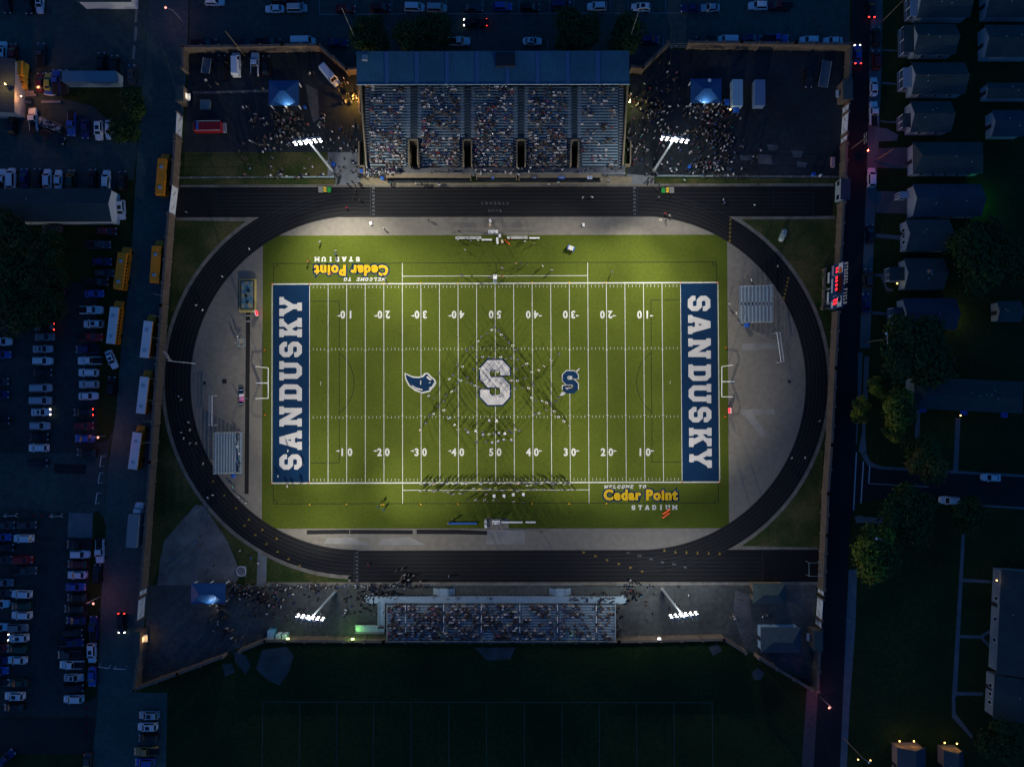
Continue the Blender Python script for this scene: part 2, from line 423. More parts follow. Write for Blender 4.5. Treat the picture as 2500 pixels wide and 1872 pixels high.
# inside the wall
sheet('plaza', [[(464, 132), (783, 128), (852, 186), (884, 186), (884, 455), (803, 455), (800, 372), (446, 372), (458, 218)],
                [(1540, 182), (1566, 184), (1628, 122), (2061, 127), (2048, 440), (1548, 431), (1530, 430)]], M_plaza, 1)
sheet('plaza', [[(362, 1428), (990, 1430), (1510, 1430), (1790, 1424), (1994, 1424), (1980, 1668), (1845, 1597), (1757, 1553), (658, 1553), (345, 1670)]],
      mat('south_plaza_asphalt', (.074, .080, .074), .95, var=.35, scale=.08, var2=.25, scale2=.9, crack=.2), 1)
sheet('walkway', [[(800, 372), (884, 372), (884, 457), (826, 457), (834, 432), (800, 430)], [(1530, 425), (1598, 430), (1596, 456), (1530, 456)],
                  [(630, 1340), (652, 1345), (650, 1428), (626, 1428)]], M_walk, 2.6)
sheet('lawn', [[(452, 372), (798, 372), (812, 430), (448, 434)], [(448, 438), (826, 438), (822, 452), (446, 456)],
               [(1602, 436), (2046, 436), (2040, 452), (1598, 452)],
               [(430, 534), (640, 534), (560, 600), (500, 690), (470, 760), (416, 760)],
               [(1770, 530), (2042, 530), (2036, 640), (2030, 740), (1960, 740), (1900, 620)],
               [(384, 1080), (412, 1090), (470, 1200), (500, 1240), (400, 1340), (372, 1426), (364, 1426)],
               [(500, 1236), (660, 1380), (640, 1426), (600, 1426), (592, 1390), (555, 1320)],
               [(652, 1364), (735, 1392), (860, 1405), (855, 1424), (652, 1424)],
               [(1800, 1335), (1900, 1240), (1985, 1090), (2010, 1100), (1998, 1336)]], M_lawn, 2)
sheet('throwing_area', [[(402, 1318), (478, 1232), (498, 1234), (556, 1322), (588, 1400), (572, 1428), (384, 1428), (390, 1370)]], M_gravel, 3)
sheet('asphalt_patch', [[(1806, 380), (1838, 378), (1836, 392), (1808, 392)], [(1850, 377), (1884, 380), (1886, 402), (1852, 400)], [(1930, 366), (1962, 370), (1956, 384), (1938, 384)],
                        [(1946, 394), (1970, 398), (1968, 410), (1946, 408)], [(1872, 352), (1900, 356), (1896, 368), (1876, 368)], [(745, 205), (775, 220), (780, 290), (765, 300), (752, 250)],
                        [(1795, 1440), (1830, 1452), (1838, 1560), (1820, 1585), (1790, 1500)]], M_patch, 2)

# infield, turf and running track
YC, RI, XL, XR, RL, RR_ = 934.7, 407.0, 872.5, 1559.7, 470.0, 461.0
def arc(cx, r, a0, a1, n=60): return [(cx + r * cos(R(a0 + (a1 - a0) * i / n)), YC + r * sin(R(a0 + (a1 - a0) * i / n))) for i in range(n + 1)]
sheet('infield_concrete', [arc(XL, RI + 3, 90, 270) + arc(XR, RI + 3, -90, 90)], M_conc, 2)
sheet('turf', [[(642, 575.5), (1775, 573), (1780, 1289), (639, 1290)]], M_turf, 3)
sheet('asphalt_patch', [[(1182, 1266), (1242, 1266), (1242, 1291), (1182, 1291)]], M_conc, 4)
sheet('asphalt_patch', [[(1190, 1293), (1280, 1293), (1282, 1328), (1186, 1328)], [(800, 1312), (860, 1312), (905, 1330), (790, 1326)], [(930, 1316), (1000, 1310), (1040, 1330), (925, 1330)],
                        [(1811, 838), (1900, 838), (1900, 850), (1811, 856)], [(1815, 1010), (1840, 1012), (1872, 1060), (1860, 1068)], [(1812, 1000), (1890, 998), (1892, 1012), (1812, 1014)]],
      mat('pale_concrete_patch', (.205, .198, .185), .9, var=.2, scale=.3, var2=.1), 3)
bm = NB()
poly(bm, arc(XL, RL + 9, 85, 245) + arc(XL, RL - 2, 245, 85), lambda x, y: W(x, y, Z(4)))
poly(bm, arc(XR, RR_ + 9, -65, 65) + arc(XR, RR_ - 2, 65, -65), lambda x, y: W(x, y, Z(4)))
poly(bm, [(440, 452), (2036, 448), (2036, 458), (440, 460)], lambda x, y: W(x, y, Z(4)))
poly(bm, [(430, 530), (640, 530), (620, 541), (430, 538)], lambda x, y: W(x, y, Z(3)))
poly(bm, [(1770, 527), (2040, 527), (2038, 535), (1785, 536)], lambda x, y: W(x, y, Z(3)))
poly(bm, [(850, 1406), (858, 1406), (858, 1421), (1998, 1419), (1998, 1428), (650, 1428), (655, 1421), (850, 1421)], lambda x, y: W(x, y, Z(4)))
poly(bm, [(1790, 1332), (1998, 1336), (1998, 1342), (1790, 1342)], lambda x, y: W(x, y, Z(3)))
struct('track_border', bm, M_dirt)
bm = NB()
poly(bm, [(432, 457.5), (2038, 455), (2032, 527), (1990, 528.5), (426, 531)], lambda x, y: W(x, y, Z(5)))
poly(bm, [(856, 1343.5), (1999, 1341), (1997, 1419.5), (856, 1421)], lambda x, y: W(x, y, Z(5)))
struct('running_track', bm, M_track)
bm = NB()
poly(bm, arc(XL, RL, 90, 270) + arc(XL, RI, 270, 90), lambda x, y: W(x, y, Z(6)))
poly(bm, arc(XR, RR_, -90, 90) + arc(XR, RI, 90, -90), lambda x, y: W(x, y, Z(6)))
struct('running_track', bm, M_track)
def pathline(bm, pts, w, z):
    for a, b in zip(pts, pts[1:]): line(bm, a, b, w, z)
bm = NB()
for i in range(9):
    y = 527.5 - i * 9.2; x0 = 520
    if i < 7: line(bm, (XL, y), (XR, y - .8), .07, Z(7))
    if i >= 1: line(bm, (x0, y + .6), (740 + i * 14, y), .07, Z(7)); line(bm, (1730 - i * 20, y - .8), (1985, y - 1), .07, Z(7))
    if i >= 7: line(bm, (520, y + .6), (1985, y - 1), .07, Z(7))
    y = 1343.8 + i * 9.6
    if i < 8: line(bm, (XL, y), (1570, y - .5), .07, Z(7))
    if i >= 2: line(bm, (1570, y - .5), (1862, y - .5), .07, Z(7))
for i in range(7):
    pathline(bm, arc(XL, RI + 1 + i * 9.3, 90, 270, 70), .07, Z(7)); pathline(bm, arc(XR, RI + 1 + i * 8.8, -90, 90, 70), .07, Z(7))
line(bm, (904.5, 457), (904, 529), .12, Z(8)); line(bm, (1557, 457), (1557, 528), .08, Z(8)); line(bm, (864.6, 1346), (864, 1418), .12, Z(8))
line(bm, (1888, 458), (1888, 527), .06, Z(8)); line(bm, (1985, 458), (1985, 527), .08, Z(8)); line(bm, (1862, 1342), (1862, 1418), .1, Z(8))
struct('lane_line', bm, M_lane)
bm = NB()
def tri(bm, x, y, ang, s=4.6):
    pts = [(x + s * cos(ang + a) * k, y + s * sin(ang + a) * k) for a, k in ((0, 1), (2.35, .95), (-2.35, .95))]
    poly(bm, pts, lambda u, v: W(u, v, Z(8)))
for i in range(6):
    tri(bm, 1425.5 + i * 28.6, 1348 + i * 9.3, 0); tri(bm, 1622 + i * 27, 1343 + (i > 0) * (3 + i), -pi / 2)
    tri(bm, 1783.5 - i * .4, 536 + i * 10.3, -pi / 2)
    tri(bm, 520 + i * 26 + i * i, 1175 + i * 36 - i * i * 1.6, 2.6); tri(bm, 596 + i * 27, 1283 + i * 24 - i * i * .9, 2.9)
    tri(bm, 1925 - i * 2.2, 680 + i * 9.5, 1.2)
struct('track_arrow', bm, M_arrow)

# ---- football markings: F maps yards to the field
_c = [W(665.4, 694.3), W(1751.8, 690.3), W(664.5, 1178.8), W(1756.3, 1176.1)]
def F(u, v, k=5):
    a, b = u / 120.0, v / 53.333
    p = (_c[0] * (1 - a) + _c[1] * a) * (1 - b) + (_c[2] * (1 - a) + _c[3] * a) * b
    return Vector((p.x, p.y, Z(k)))
def frect(bm, u0, v0, u1, v1, k=5):
    poly(bm, [(u0, v0), (u1, v0), (u1, v1), (u0, v1)], lambda x, y: F(x, y, k))
bm = NB(); frect(bm, 0.2, .2, 10, 53.1, 4); frect(bm, 110, .2, 119.8, 53.1, 4); struct('end_zone', bm, M_navy)
bm = NB(); t = .075
for u in range(10, 111, 5): frect(bm, u - t, .1, u + t, 53.2)
frect(bm, -.2, -.2, 120.2, .1); frect(bm, -.2, 53.23, 120.2, 53.53)
frect(bm, -.2, .1, 0, 53.23); frect(bm, 120, .1, 120.2, 53.23)
for u in range(11, 110):
    if u % 5:
        for v0, v1 in ((.45, 1.15), (17.2, 17.85), (35.5, 36.15), (52.2, 52.9)): frect(bm, u - .045, v0, u + .045, v1)
    else:
        for v in (17.85, 35.45): frect(bm, u - .32, v - .06, u - t, v + .06); frect(bm, u + t, v - .06, u + .32, v + .06)
for u in (13, 107): frect(bm, u - .05, 26.2, u + .05, 27.2)
for s in (-1, 1):                                   # team boxes
    v = -.3 if s < 0 else 53.6
    for u in (35, 85): frect(bm, u - t, min(v, v + s * 5.3), u + t, max(v, v + s * 5.3))
    frect(bm, 35.1, v + s * 1.75 - .07, 84.9, v + s * 1.75 + .07)
struct('yard_line', bm, M_paint)
bm = NB(); t = .09
def bl(u0, v0, u1, v1): frect(bm, min(u0, u1) - (t if u0 == u1 else 0), min(v0, v1) - (t if v0 == v1 else 0), max(u0, u1) + (t if u0 == u1 else 0), max(v0, v1) + (t if v0 == v1 else 0), 3.5)
bl(.3, -5.6, 119.7, -5.6); bl(.3, 58.9, 119.7, 58.9)
for u in (.3, 119.7): bl(u, -5.5, u, -.3); bl(u, 53.6, u, 58.8)
bl(10.2, 4.6, 18, 4.6); bl(18, 4.6, 18, 47.9); bl(10.2, 48, 18, 48); bl(109.8, 4.6, 102, 4.6); bl(102, 4.6, 102, 47.9); bl(109.8, 48, 102, 48)
bl(60.3, -5.5, 60.3, -.3)
def fcirc(cu, cv, r, a0, a1, n=48):
    for i in range(n):
        p, q = R(a0 + (a1 - a0) * i / n), R(a0 + (a1 - a0) * (i + 1) / n)
        poly(bm, [(cu + (r - .09) * cos(p), cv + (r - .09) * sin(p)), (cu + (r - .09) * cos(q), cv + (r - .09) * sin(q)), (cu + (r + .09) * cos(q), cv + (r + .09) * sin(q)), (cu + (r + .09) * cos(p), cv + (r + .09) * sin(p))], lambda x, y: F(x, y, 3.5))
fcirc(60, 26.6, 10, 0, 360, 90); fcirc(12, 26.6, 10, -53, 53, 40); fcirc(108, 26.6, 10, 127, 233, 40)
for u, v, a in ((.3, -5.6, 0), (119.7, -5.6, 90), (.3, 58.9, -90), (119.7, 58.9, 180)): fcirc(u, v, 1.1, a, a + 90, 8)
struct('soccer_line', bm, M_blackline)

# ---- lettering
G = {
'S': (8, [[(2,10),(6,10),(8,8.2),(8,6.6),(5.4,6.6),(5.4,7.4),(5,7.8),(3,7.8),(2.6,7.4),(2.6,6.6),(3,6.2),(6,6.2),(8,4.4),(8,1.8),(6,0),(2,0),(0,1.8),(0,3.4),(2.6,3.4),(2.6,2.6),(3,2.2),(5,2.2),(5.4,2.6),(5.4,3.5),(5,3.9),(2,3.9),(0,5.7),(0,8.2)]]),
'A': (10, [[(0,0),(4.2,0),(4.2,2),(3.6,2),(3.95,3.1),(6.05,3.1),(6.4,2),(5.8,2),(5.8,0),(10,0),(10,2),(9.3,2),(6.7,10),(3.3,10),(.7,2),(0,2)],[(4.5,4.8),(5.5,4.8),(5,6.6)]]),
'N': (10.5, [[(0,0),(4.2,0),(4.2,2),(3.4,2),(3.4,5.6),(7.2,0),(9.7,0),(9.7,8),(10.5,8),(10.5,10),(6.3,10),(6.3,8),(7.1,8),(7.1,4.4),(3.4,10),(0,10),(0,8),(.8,8),(.8,2),(0,2)]]),
'D': (8.6, [[(0,0),(6.4,0),(8.6,2),(8.6,8),(6.4,10),(0,10),(0,8),(.8,8),(.8,2),(0,2)],[(3.4,2.3),(5.4,2.3),(6,2.9),(6,7.1),(5.4,7.7),(3.4,7.7)]]),
'U': (10, [[(0,10),(4.2,10),(4.2,8),(3.4,8),(3.4,2.9),(4,2.3),(6,2.3),(6.6,2.9),(6.6,8),(5.8,8),(5.8,10),(10,10),(10,8),(9.2,8),(9.2,2),(7,0),(3,0),(.8,2),(.8,8),(0,8)]]),
'K': (10, [[(0,0),(4.2,0),(4.2,2),(3.4,2),(3.4,3.4),(4.4,4.4),(5.8,2),(5.2,2),(5.2,0),(10,0),(10,2),(9,2),(6.4,6.2),(8.4,8),(9.6,8),(9.6,10),(5.4,10),(5.4,8),(5.6,8),(3.4,6),(3.4,8),(4.2,8),(4.2,10),(0,10),(0,8),(.8,8),(.8,2),(0,2)]]),
'Y': (10, [[(2.9,0),(7.1,0),(7.1,2),(6.3,2),(6.3,3.8),(9.2,8),(10,8),(10,10),(6,10),(6,8),(6.4,8),(5,6),(3.6,8),(4,8),(4,10),(0,10),(0,8),(.8,8),(3.7,3.8),(3.7,2),(2.9,2)]]),
'T': (8.4, [[(2.2,0),(6.2,0),(6.2,1.8),(5.5,1.8),(5.5,8),(6.4,8),(6.4,6.6),(8.4,6.6),(8.4,10),(0,10),(0,6.6),(2,6.6),(2,8),(2.9,8),(2.9,1.8),(2.2,1.8)]]),
'I': (4.2, [[(0,0),(4.2,0),(4.2,1.8),(3.4,1.8),(3.4,8.2),(4.2,8.2),(4.2,10),(0,10),(0,8.2),(.8,8.2),(.8,1.8),(0,1.8)]]),
'M': (11, [[(0,0),(4,0),(4,1.8),(3.2,1.8),(3.2,5.4),(5.5,2),(7.8,5.4),(7.8,1.8),(7,1.8),(7,0),(11,0),(11,1.8),(10.3,1.8),(10.3,8.2),(11,8.2),(11,10),(8,10),(5.5,6.2),(3,10),(0,10),(0,8.2),(.7,8.2),(.7,1.8),(0,1.8)]]),
'W': (12, [[(0,10),(3.8,10),(3.8,8.2),(3.2,8.2),(4.1,4),(5.2,8),(6.8,8),(7.9,4),(8.8,8.2),(8.2,8.2),(8.2,10),(12,10),(12,8.2),(11.3,8.2),(9.3,0),(7.3,0),(6,4.4),(4.7,0),(2.7,0),(.7,8.2),(0,8.2)]]),
'E': (8, [[(0,0),(8,0),(8,3.4),(6,3.4),(6,2),(3.3,2),(3.3,4.1),(5.2,4.1),(5.2,5.9),(3.3,5.9),(3.3,8),(6,8),(6,6.6),(8,6.6),(8,10),(0,10),(0,8.2),(.8,8.2),(.8,1.8),(0,1.8)]]),
'L': (8, [[(0,0),(8,0),(8,3.8),(6,3.8),(6,2),(3.4,2),(3.4,8.2),(4.2,8.2),(4.2,10),(0,10),(0,8.2),(.8,8.2),(.8,1.8),(0,1.8)]]),
'C': (8, [[(2,10),(6,10),(8,8),(8,6.3),(5.4,6.3),(5.4,7.2),(5,7.7),(3.2,7.7),(2.7,7.2),(2.7,2.8),(3.2,2.3),(5,2.3),(5.4,2.8),(5.4,3.7),(8,3.7),(8,2),(6,0),(2,0),(0,2),(0,8)]]),
'O': (8.4, [[(2,0),(6.4,0),(8.4,2),(8.4,8),(6.4,10),(2,10),(0,8),(0,2)],[(3.2,2.3),(2.7,2.8),(2.7,7.2),(3.2,7.7),(5.2,7.7),(5.7,7.2),(5.7,2.8),(5.2,2.3)]]),
'B': (8.6, [[(0,0),(6.6,0),(8.6,1.8),(8.6,4.2),(7.8,5),(8.4,5.7),(8.4,8.2),(6.6,10),(0,10),(0,8.2),(.8,8.2),(.8,1.8),(0,1.8)],[(3.2,2),(5.6,2),(6,2.4),(6,3.6),(5.6,4),(3.2,4)],[(3.2,6),(5.4,6),(5.8,6.4),(5.8,7.6),(5.4,8),(3.2,8)]]),
'R': (9.6, [[(0,0),(4,0),(4,1.8),(3.3,1.8),(3.3,3.6),(4.4,3.6),(6,0),(9.6,0),(9.6,1.8),(8.8,1.8),(7.4,4.2),(8.6,5.4),(8.6,8.2),(6.8,10),(0,10),(0,8.2),(.8,8.2),(.8,1.8),(0,1.8)],[(3.3,5.6),(5.6,5.6),(6,6),(6,7.6),(5.6,8),(3.3,8)]]),
'F': (8, [[(0,0),(4.2,0),(4.2,1.8),(3.3,1.8),(3.3,4),(5.4,4),(5.4,6),(3.3,6),(3.3,8),(6,8),(6,6.6),(8,6.6),(8,10),(0,10),(0,8.2),(.8,8.2),(.8,1.8),(0,1.8)]]),
}
def offset_loop(lp, d):
    n = len(lp); area = sum(lp[i][0] * lp[(i + 1) % n][1] - lp[(i + 1) % n][0] * lp[i][1] for i in range(n))
    sgn = 1 if area > 0 else -1; out = []
    for i in range(n):
        a, b, c = Vector(lp[i - 1]), Vector(lp[i]), Vector(lp[(i + 1) % n])
        d1, d2 = (b - a).normalized(), (c - b).normalized()
        n1, n2 = Vector((d1.y, -d1.x)) * sgn, Vector((d2.y, -d2.x)) * sgn
        m = (n1 + n2); m = m / max(.35, m.dot(n1)) if m.length > 1e-6 else n1
        out.append(tuple(b + m * d))
    return out
def glyph(bm, ch, cx, cy, h, ang, k, grow=0.0, wscale=1.0, shear=0.0):
    """letter centred on photo pixel (cx, cy), h pixels tall, text direction ang (radians, photo axes: y down)"""
    w, loops = G[ch]; s = h / 10.0
    ux = Vector((cos(ang), sin(ang))); uy = Vector((sin(ang), -cos(ang)))
    if grow: loops = [offset_loop(lp, grow if i == 0 else -grow) for i, lp in enumerate(loops)]
    def mp(x, y):
        q = ux * ((x - w / 2 + shear * (y - 5)) * s * wscale) + uy * ((y - 5) * s)
        return W(cx + q.x, cy + q.y, Z(k))
    poly(bm, loops, mp)
bm = NB()
for ch, y in zip('YKSUDNAS', (748.7, 799.6, 852.9, 905, 958.2, 1016.4, 1074.2, 1127.4)): glyph(bm, ch, 709.5, y, 55, -pi / 2, 6, wscale=.85)
for i, (ch, y) in enumerate(zip('SANDUSKY', (740.8, 792.2, 850.6, 909.5, 960.4, 1011.9, 1067.4, 1118.3))): glyph(bm, ch, 1706.8 + i * .5, y, 55, pi / 2, 6, wscale=.85)
struct('end_zone_lettering', bm, M_letter)
def word(bm, txt, x0, y, h, pitch, ang, k, **kw):
    for i, ch in enumerate(txt):
        if ch != ' ': glyph(bm, ch, x0 + cos(ang) * pitch * i, y + sin(ang) * pitch * i, h, ang, k, **kw)
bm = NB()
word(bm, 'WELCOME TO', 1480, 1188, 8.6, 10.4, -.005, 4, shear=.2, wscale=1.05)
word(bm, 'STADIUM', 1546.5, 1238.5, 11.5, 16.8, -.003, 4)
word(bm, 'WELCOME TO', 937, 681.5, 8.6, -10.4, -.005, 4, shear=-.0) if False else None
for i, ch in enumerate('WELCOME TO'):
    if ch != ' ': glyph(bm, ch, 937 - i * 10.4, 682, 8.6, pi, 4, shear=.2, wscale=1.05)
for i, ch in enumerate('STADIUM'): glyph(bm, ch, 873.5 - i * 16.6, 633, 11.5, pi, 4)
struct('field_lettering', bm, M_paint)

def text_mesh(bm, txt, mp, offset=0.0, space=1.0):
    """built-in Blender typeface, centred, one unit em; mp maps (x, y) to 3-D"""
    cu = bpy.data.curves.new('t', 'FONT'); cu.body = txt; cu.align_x = 'CENTER'; cu.align_y = 'CENTER'; cu.offset = offset; cu.space_character = space
    cu.resolution_u = 3
    o = bpy.data.objects.new('t', cu); COL.objects.link(o)
    bpy.context.view_layer.update()
    me = o.to_mesh()
    vsn = [bm.verts.new(mp(v.co.x, v.co.y)) for v in me.vertices]
    for p in me.polygons:
        try:
            f = bm.faces.new([vsn[i] for i in p.vertices]); f.normal_update()
        except ValueError: pass
    o.to_mesh_clear(); bpy.data.objects.remove(o); bpy.data.curves.remove(cu)
def pxmap(cx, cy, sx, sy, ang, k):
    ux = Vector((cos(ang), sin(ang))); uy = Vector((sin(ang), -cos(ang)))
    def mp(x, y):
        q = ux * (x * sx) + uy * (y * sy); return W(cx + q.x, cy + q.y, Z(k))
    return mp
bm = NB(); bm2 = NB(); bm3 = NB(); bm4 = NB()
for cx, cy, ang in ((1563.5, 1209, 0), (858, 659, pi)):
    text_mesh(bm, 'Cedar Point', pxmap(cx, cy, 32.5, 34, ang, 4), offset=.16, space=1.12); text_mesh(bm2, 'Cedar Point', pxmap(cx, cy, 32.5, 34, ang, 5), offset=.055, space=1.12)
    s = 1 if ang == 0 else -1
    poly(bm3, [(cx + s * 46, cy - s * 7.5), (cx + s * 56, cy - s * 11.5), (cx + s * 53, cy - s * 8)], lambda x, y: W(x, y, Z(6)))
for b in (bm, bm2): up(b)
struct('field_logo', bm, M_navy); struct('field_logo', bm2, M_yel); struct('field_logo', bm3, mat('red_turf', (.5, .03, .05), .95))
bm = NB()
def num(n, px, py, ang, arrow):
    for j, ch in enumerate(n):
        dx = (-9.3 if j == 0 else 9.6) * cos(ang)
        text_mesh(bm, ch, pxmap(px + dx, py, 22.5, 25, ang, 5), offset=.036)
    if arrow:
        s = 1 if arrow > 0 else -1
        yy = py - 4 * (1 if ang == 0 else -1)
        poly(bm, [(px + s * 16.5, yy - 2.3), (px + s * 25.5, yy), (px + s * 16.5, yy + 2.3)], lambda x, y: W(x, y, Z(5)))
for i, n in enumerate(('10', '20', '30', '40', '50', '40', '30', '20', '10')):
    x = 755 + (i + 1) * 90.75; a = 0 if i == 4 else (-1 if i < 4 else 1)
    num(n, x + (i - 4) * .25, 1104.5, 0, a); num(n, x - (i - 4) * .2, 767, pi, a)
up(bm); struct('yard_number', bm, M_paint)
# midfield emblem, navy-edged white S
bm = NB(); glyph(bm, 'S', 1208.5, 933.5, 112, 0, 6, grow=.20, wscale=.84); struct('midfield_emblem', bm, M_navy)
bm = NB(); glyph(bm, 'S', 1208.5, 933.5, 109, 0, 7, wscale=.83); struct('midfield_emblem', bm, M_letter)
Q1 = T(1300, 640)
bm = NB(); glyph(bm, 'S', 1392.3, 933, 55, 0, 6, grow=.32, wscale=.87); poly(bm, [Q1(*p) for p in ((500, 1145), (512, 1147), (470, 1196), (455, 1190))], lambda x, y: W(x, y, Z(6)))
poly(bm, [Q1(*p) for p in ((392, 1232), (430, 1228), (470, 1252), (425, 1266))], lambda x, y: W(x, y, Z(6))); poly(bm, [Q1(*p) for p in ((290, 1436), (322, 1395), (362, 1408), (330, 1438))], lambda x, y: W(x, y, Z(6)))
poly(bm, [Q1(*p) for p in ((350, 1330), (420, 1326), (428, 1345), (395, 1362))], lambda x, y: W(x, y, Z(6)))
struct('sideline_emblem', bm, M_letter)
bm = NB(); glyph(bm, 'S', 1392.3, 933, 55, 0, 7, wscale=.86); struct('sideline_emblem', bm, M_navy)
Q2 = T(850, 640)
sw = [(607,1190),(690,1228),(760,1234),(800,1222),(828,1193),(862,1195),(890,1225),(935,1262),(952,1300),(930,1340),(880,1395),(800,1415),(720,1385),(650,1330),(615,1260)]
bm = NB(); poly(bm, [Q2(*p) for p in sw], lambda x, y: W(x, y, Z(5))); struct('streak_emblem', bm, M_paint)
inner = [(618,1208),(695,1244),(765,1250),(812,1236),(836,1206),(858,1208),(880,1236),(925,1270),(936,1300),(915,1334),(872,1382),(800,1400),(725,1370),(662,1322),(630,1262)]
bm = NB(); poly(bm, [Q2(*p) for p in inner], lambda x, y: W(x, y, Z(6))); struct('streak_emblem', bm, M_navy)
bm = NB()
for p in ([(683,1320),(730,1350),(800,1368),(803,1384),(740,1370),(690,1335)], [(780,1275),(788,1274),(784,1330),(776,1310)], [(868,1302),(892,1288),(888,1298),(872,1308)],
          [(925,1292),(934,1294),(922,1330),(888,1368),(870,1366),(876,1350),(904,1338)], [(840,1238),(860,1228),(872,1245),(895,1252),(900,1270),(880,1272),(862,1262)]):
    poly(bm, [Q2(*q) for q in p], lambda x, y: W(x, y, Z(7)))
struct('streak_emblem', bm, M_letter)
# lane numbers
bm = NB()
for i in range(8):
    text_mesh(bm, str(i + 1), pxmap(912, 523.5 - i * 9.1, 12, 9, -pi / 2, 8), offset=.02)
    text_mesh(bm, str(i + 1), pxmap(1549.5, 523 - i * 9.1, 12, 9, -pi / 2, 8), offset=.02)
    text_mesh(bm, str(i + 1), pxmap(871, 1349 + i * 9.5, 12, 9, pi / 2, 8), offset=.02)
for i in range(6): text_mesh(bm, str(i + 1), pxmap(1533 + i * 28, 1349 + i * 7.5 - (i > 3) * 2, 11, 11, pi / 2 + .25 * i * .3, 8), offset=.02)
text_mesh(bm, 'STREAKS', pxmap(1208, 496, 12.5, 8, pi, 8), space=1.5); text_mesh(bm, 'BLUE', pxmap(1208, 514.5, 11, 8, pi, 8), space=1.5)
up(bm); struct('lane_number', bm, M_lanenum)
# runways
sheet('runway', [[(600.5, 759), (611, 759), (607, 1205.5), (597, 1205.5)]], mat('runway_rubber', (.012, .012, .012), .9), 5)
bm = NB()
for y in (770.5, 784.5): line(bm, (600.5, y), (611.5, y), .16, Z(6))
line(bm, (597, 972.5), (606, 973), .05, Z(6)); struct('runway_line', bm, M_paint)
sheet('runway', [[(749, 1294), (853, 1292.5), (853, 1302.5), (749, 1304)], [(854.5, 1292.5), (1007.5, 1294), (1007.5, 1303.5), (854.5, 1303)], [(1017, 1292), (1120, 1293), (1189, 1296), (1189, 1305), (1120, 1303.5), (1017, 1303)]], mat('black_matting', (.010, .010, .011), .9), 5)
# ================================================================== walls, gates, booths
WH = 3.0
def wall(pts, label, group='stone walls around the stadium', h=WH, w=.42, m=None, step=5.0, name='stone_wall', side=1):
    """pts are photo pixels of the wall's foot on the side that shows"""
    P = [W(*p) for p in pts]
    t = thing(name, label, 'wall', P[0], 0, group)
    bm = NB(); bc = NB(); bp = []
    for a, b in zip(P, P[1:]):
        d = (b - a); L = d.length; d.normalize(); n = Vector((-d.y, d.x, 0)) * side
        rz = math.atan2(d.y, d.x); c = (a + b) / 2 + n * w / 2
        box(bm, (c.x, c.y, h / 2), (L + w * .0, w, h), rz)
        box(bc, (c.x, c.y, h + .06), (L + .1, w + .16, .12), rz)
        k = max(1, int(round(L / step)))
        for i in range(k + 1):
            q = a + d * (L * i / k) + n * w / 2
            bp.append((q, rz))
    obj('masonry', bm, m or M_stone, t, True); obj('coping', bc, M_cope, t, True)
    for q, rz in bp:
        b = NB(); box(b, (q.x, q.y, (h + .25) / 2), (.5, w + .3, h + .25), rz); box(b, (q.x, q.y, h + .3), (.62, w + .42, .12), rz)
        obj('pillar', b, M_cope, t, True)
    return t
wall([(461, 180), (462, 131), (590, 130), (700, 128), (785, 127)], 'tan stone wall with pillars around the top left corner of the north lot')
wall([(785, 127), (853, 185)], 'slanting tan stone wall between the north lot corner and the grandstand roof')
wall([(853, 185), (886, 182)], 'short tan stone wall joining the left end of the grandstand')
wall([(1538, 179), (1564, 182)], 'short tan stone wall joining the right end of the grandstand')
wall([(1564, 182), (1626, 121)], 'slanting thin stone wall to the right of the grandstand roof')
wall([(1676, 121), (1800, 122), (1930, 124), (2062, 126), (2059, 207)], 'tan stone wall with pillars around the top right corner of the lot')
wall([(444, 346), (436, 458)], 'tan stone wall section beside the topmost school bus', side=-1)
wall([(428, 530), (411, 750), (384, 1125), (362, 1426)], 'long tan stone wall with pillars beside the row of white roofed buses', side=-1)
wall([(357, 1580), (345, 1672)], 'tan stone wall below the lower left ticket booth', side=-1)
wall([(345, 1672), (450, 1634), (556, 1594)], 'slanting tan stone wall at the bottom left of the stadium')
wall([(597, 1581), (658, 1556)], 'short slanting stone wall between the exit gap and the portable toilets')
wall([(658, 1555), (942, 1557), (1250, 1558), (1507, 1557), (1757, 1552)], 'long tan stone wall behind the visitor stand at the bottom')
wall([(1757, 1552), (1810, 1584)], 'slanting stone wall at the right end of the long bottom wall')
wall([(1842, 1597), (1967, 1672)], 'slanting red brick wall at the bottom right corner of the stadium', m=M_brick)
wall([(2051, 362), (2048, 443)], 'tan stone wall section below the upper right gates', side=1)
wall([(2044, 503), (2034, 700)], 'tan stone wall section above the scoreboard', side=1)
wall([(2031, 765), (2024, 900), (2015, 1083), (2006, 1200), (2002, 1300), (1996, 1430)], 'long tan stone wall with pillars below the scoreboard', side=1)
wall([(1986, 1577), (1981, 1674)], 'tan stone wall below the lower right ticket booth', side=1)

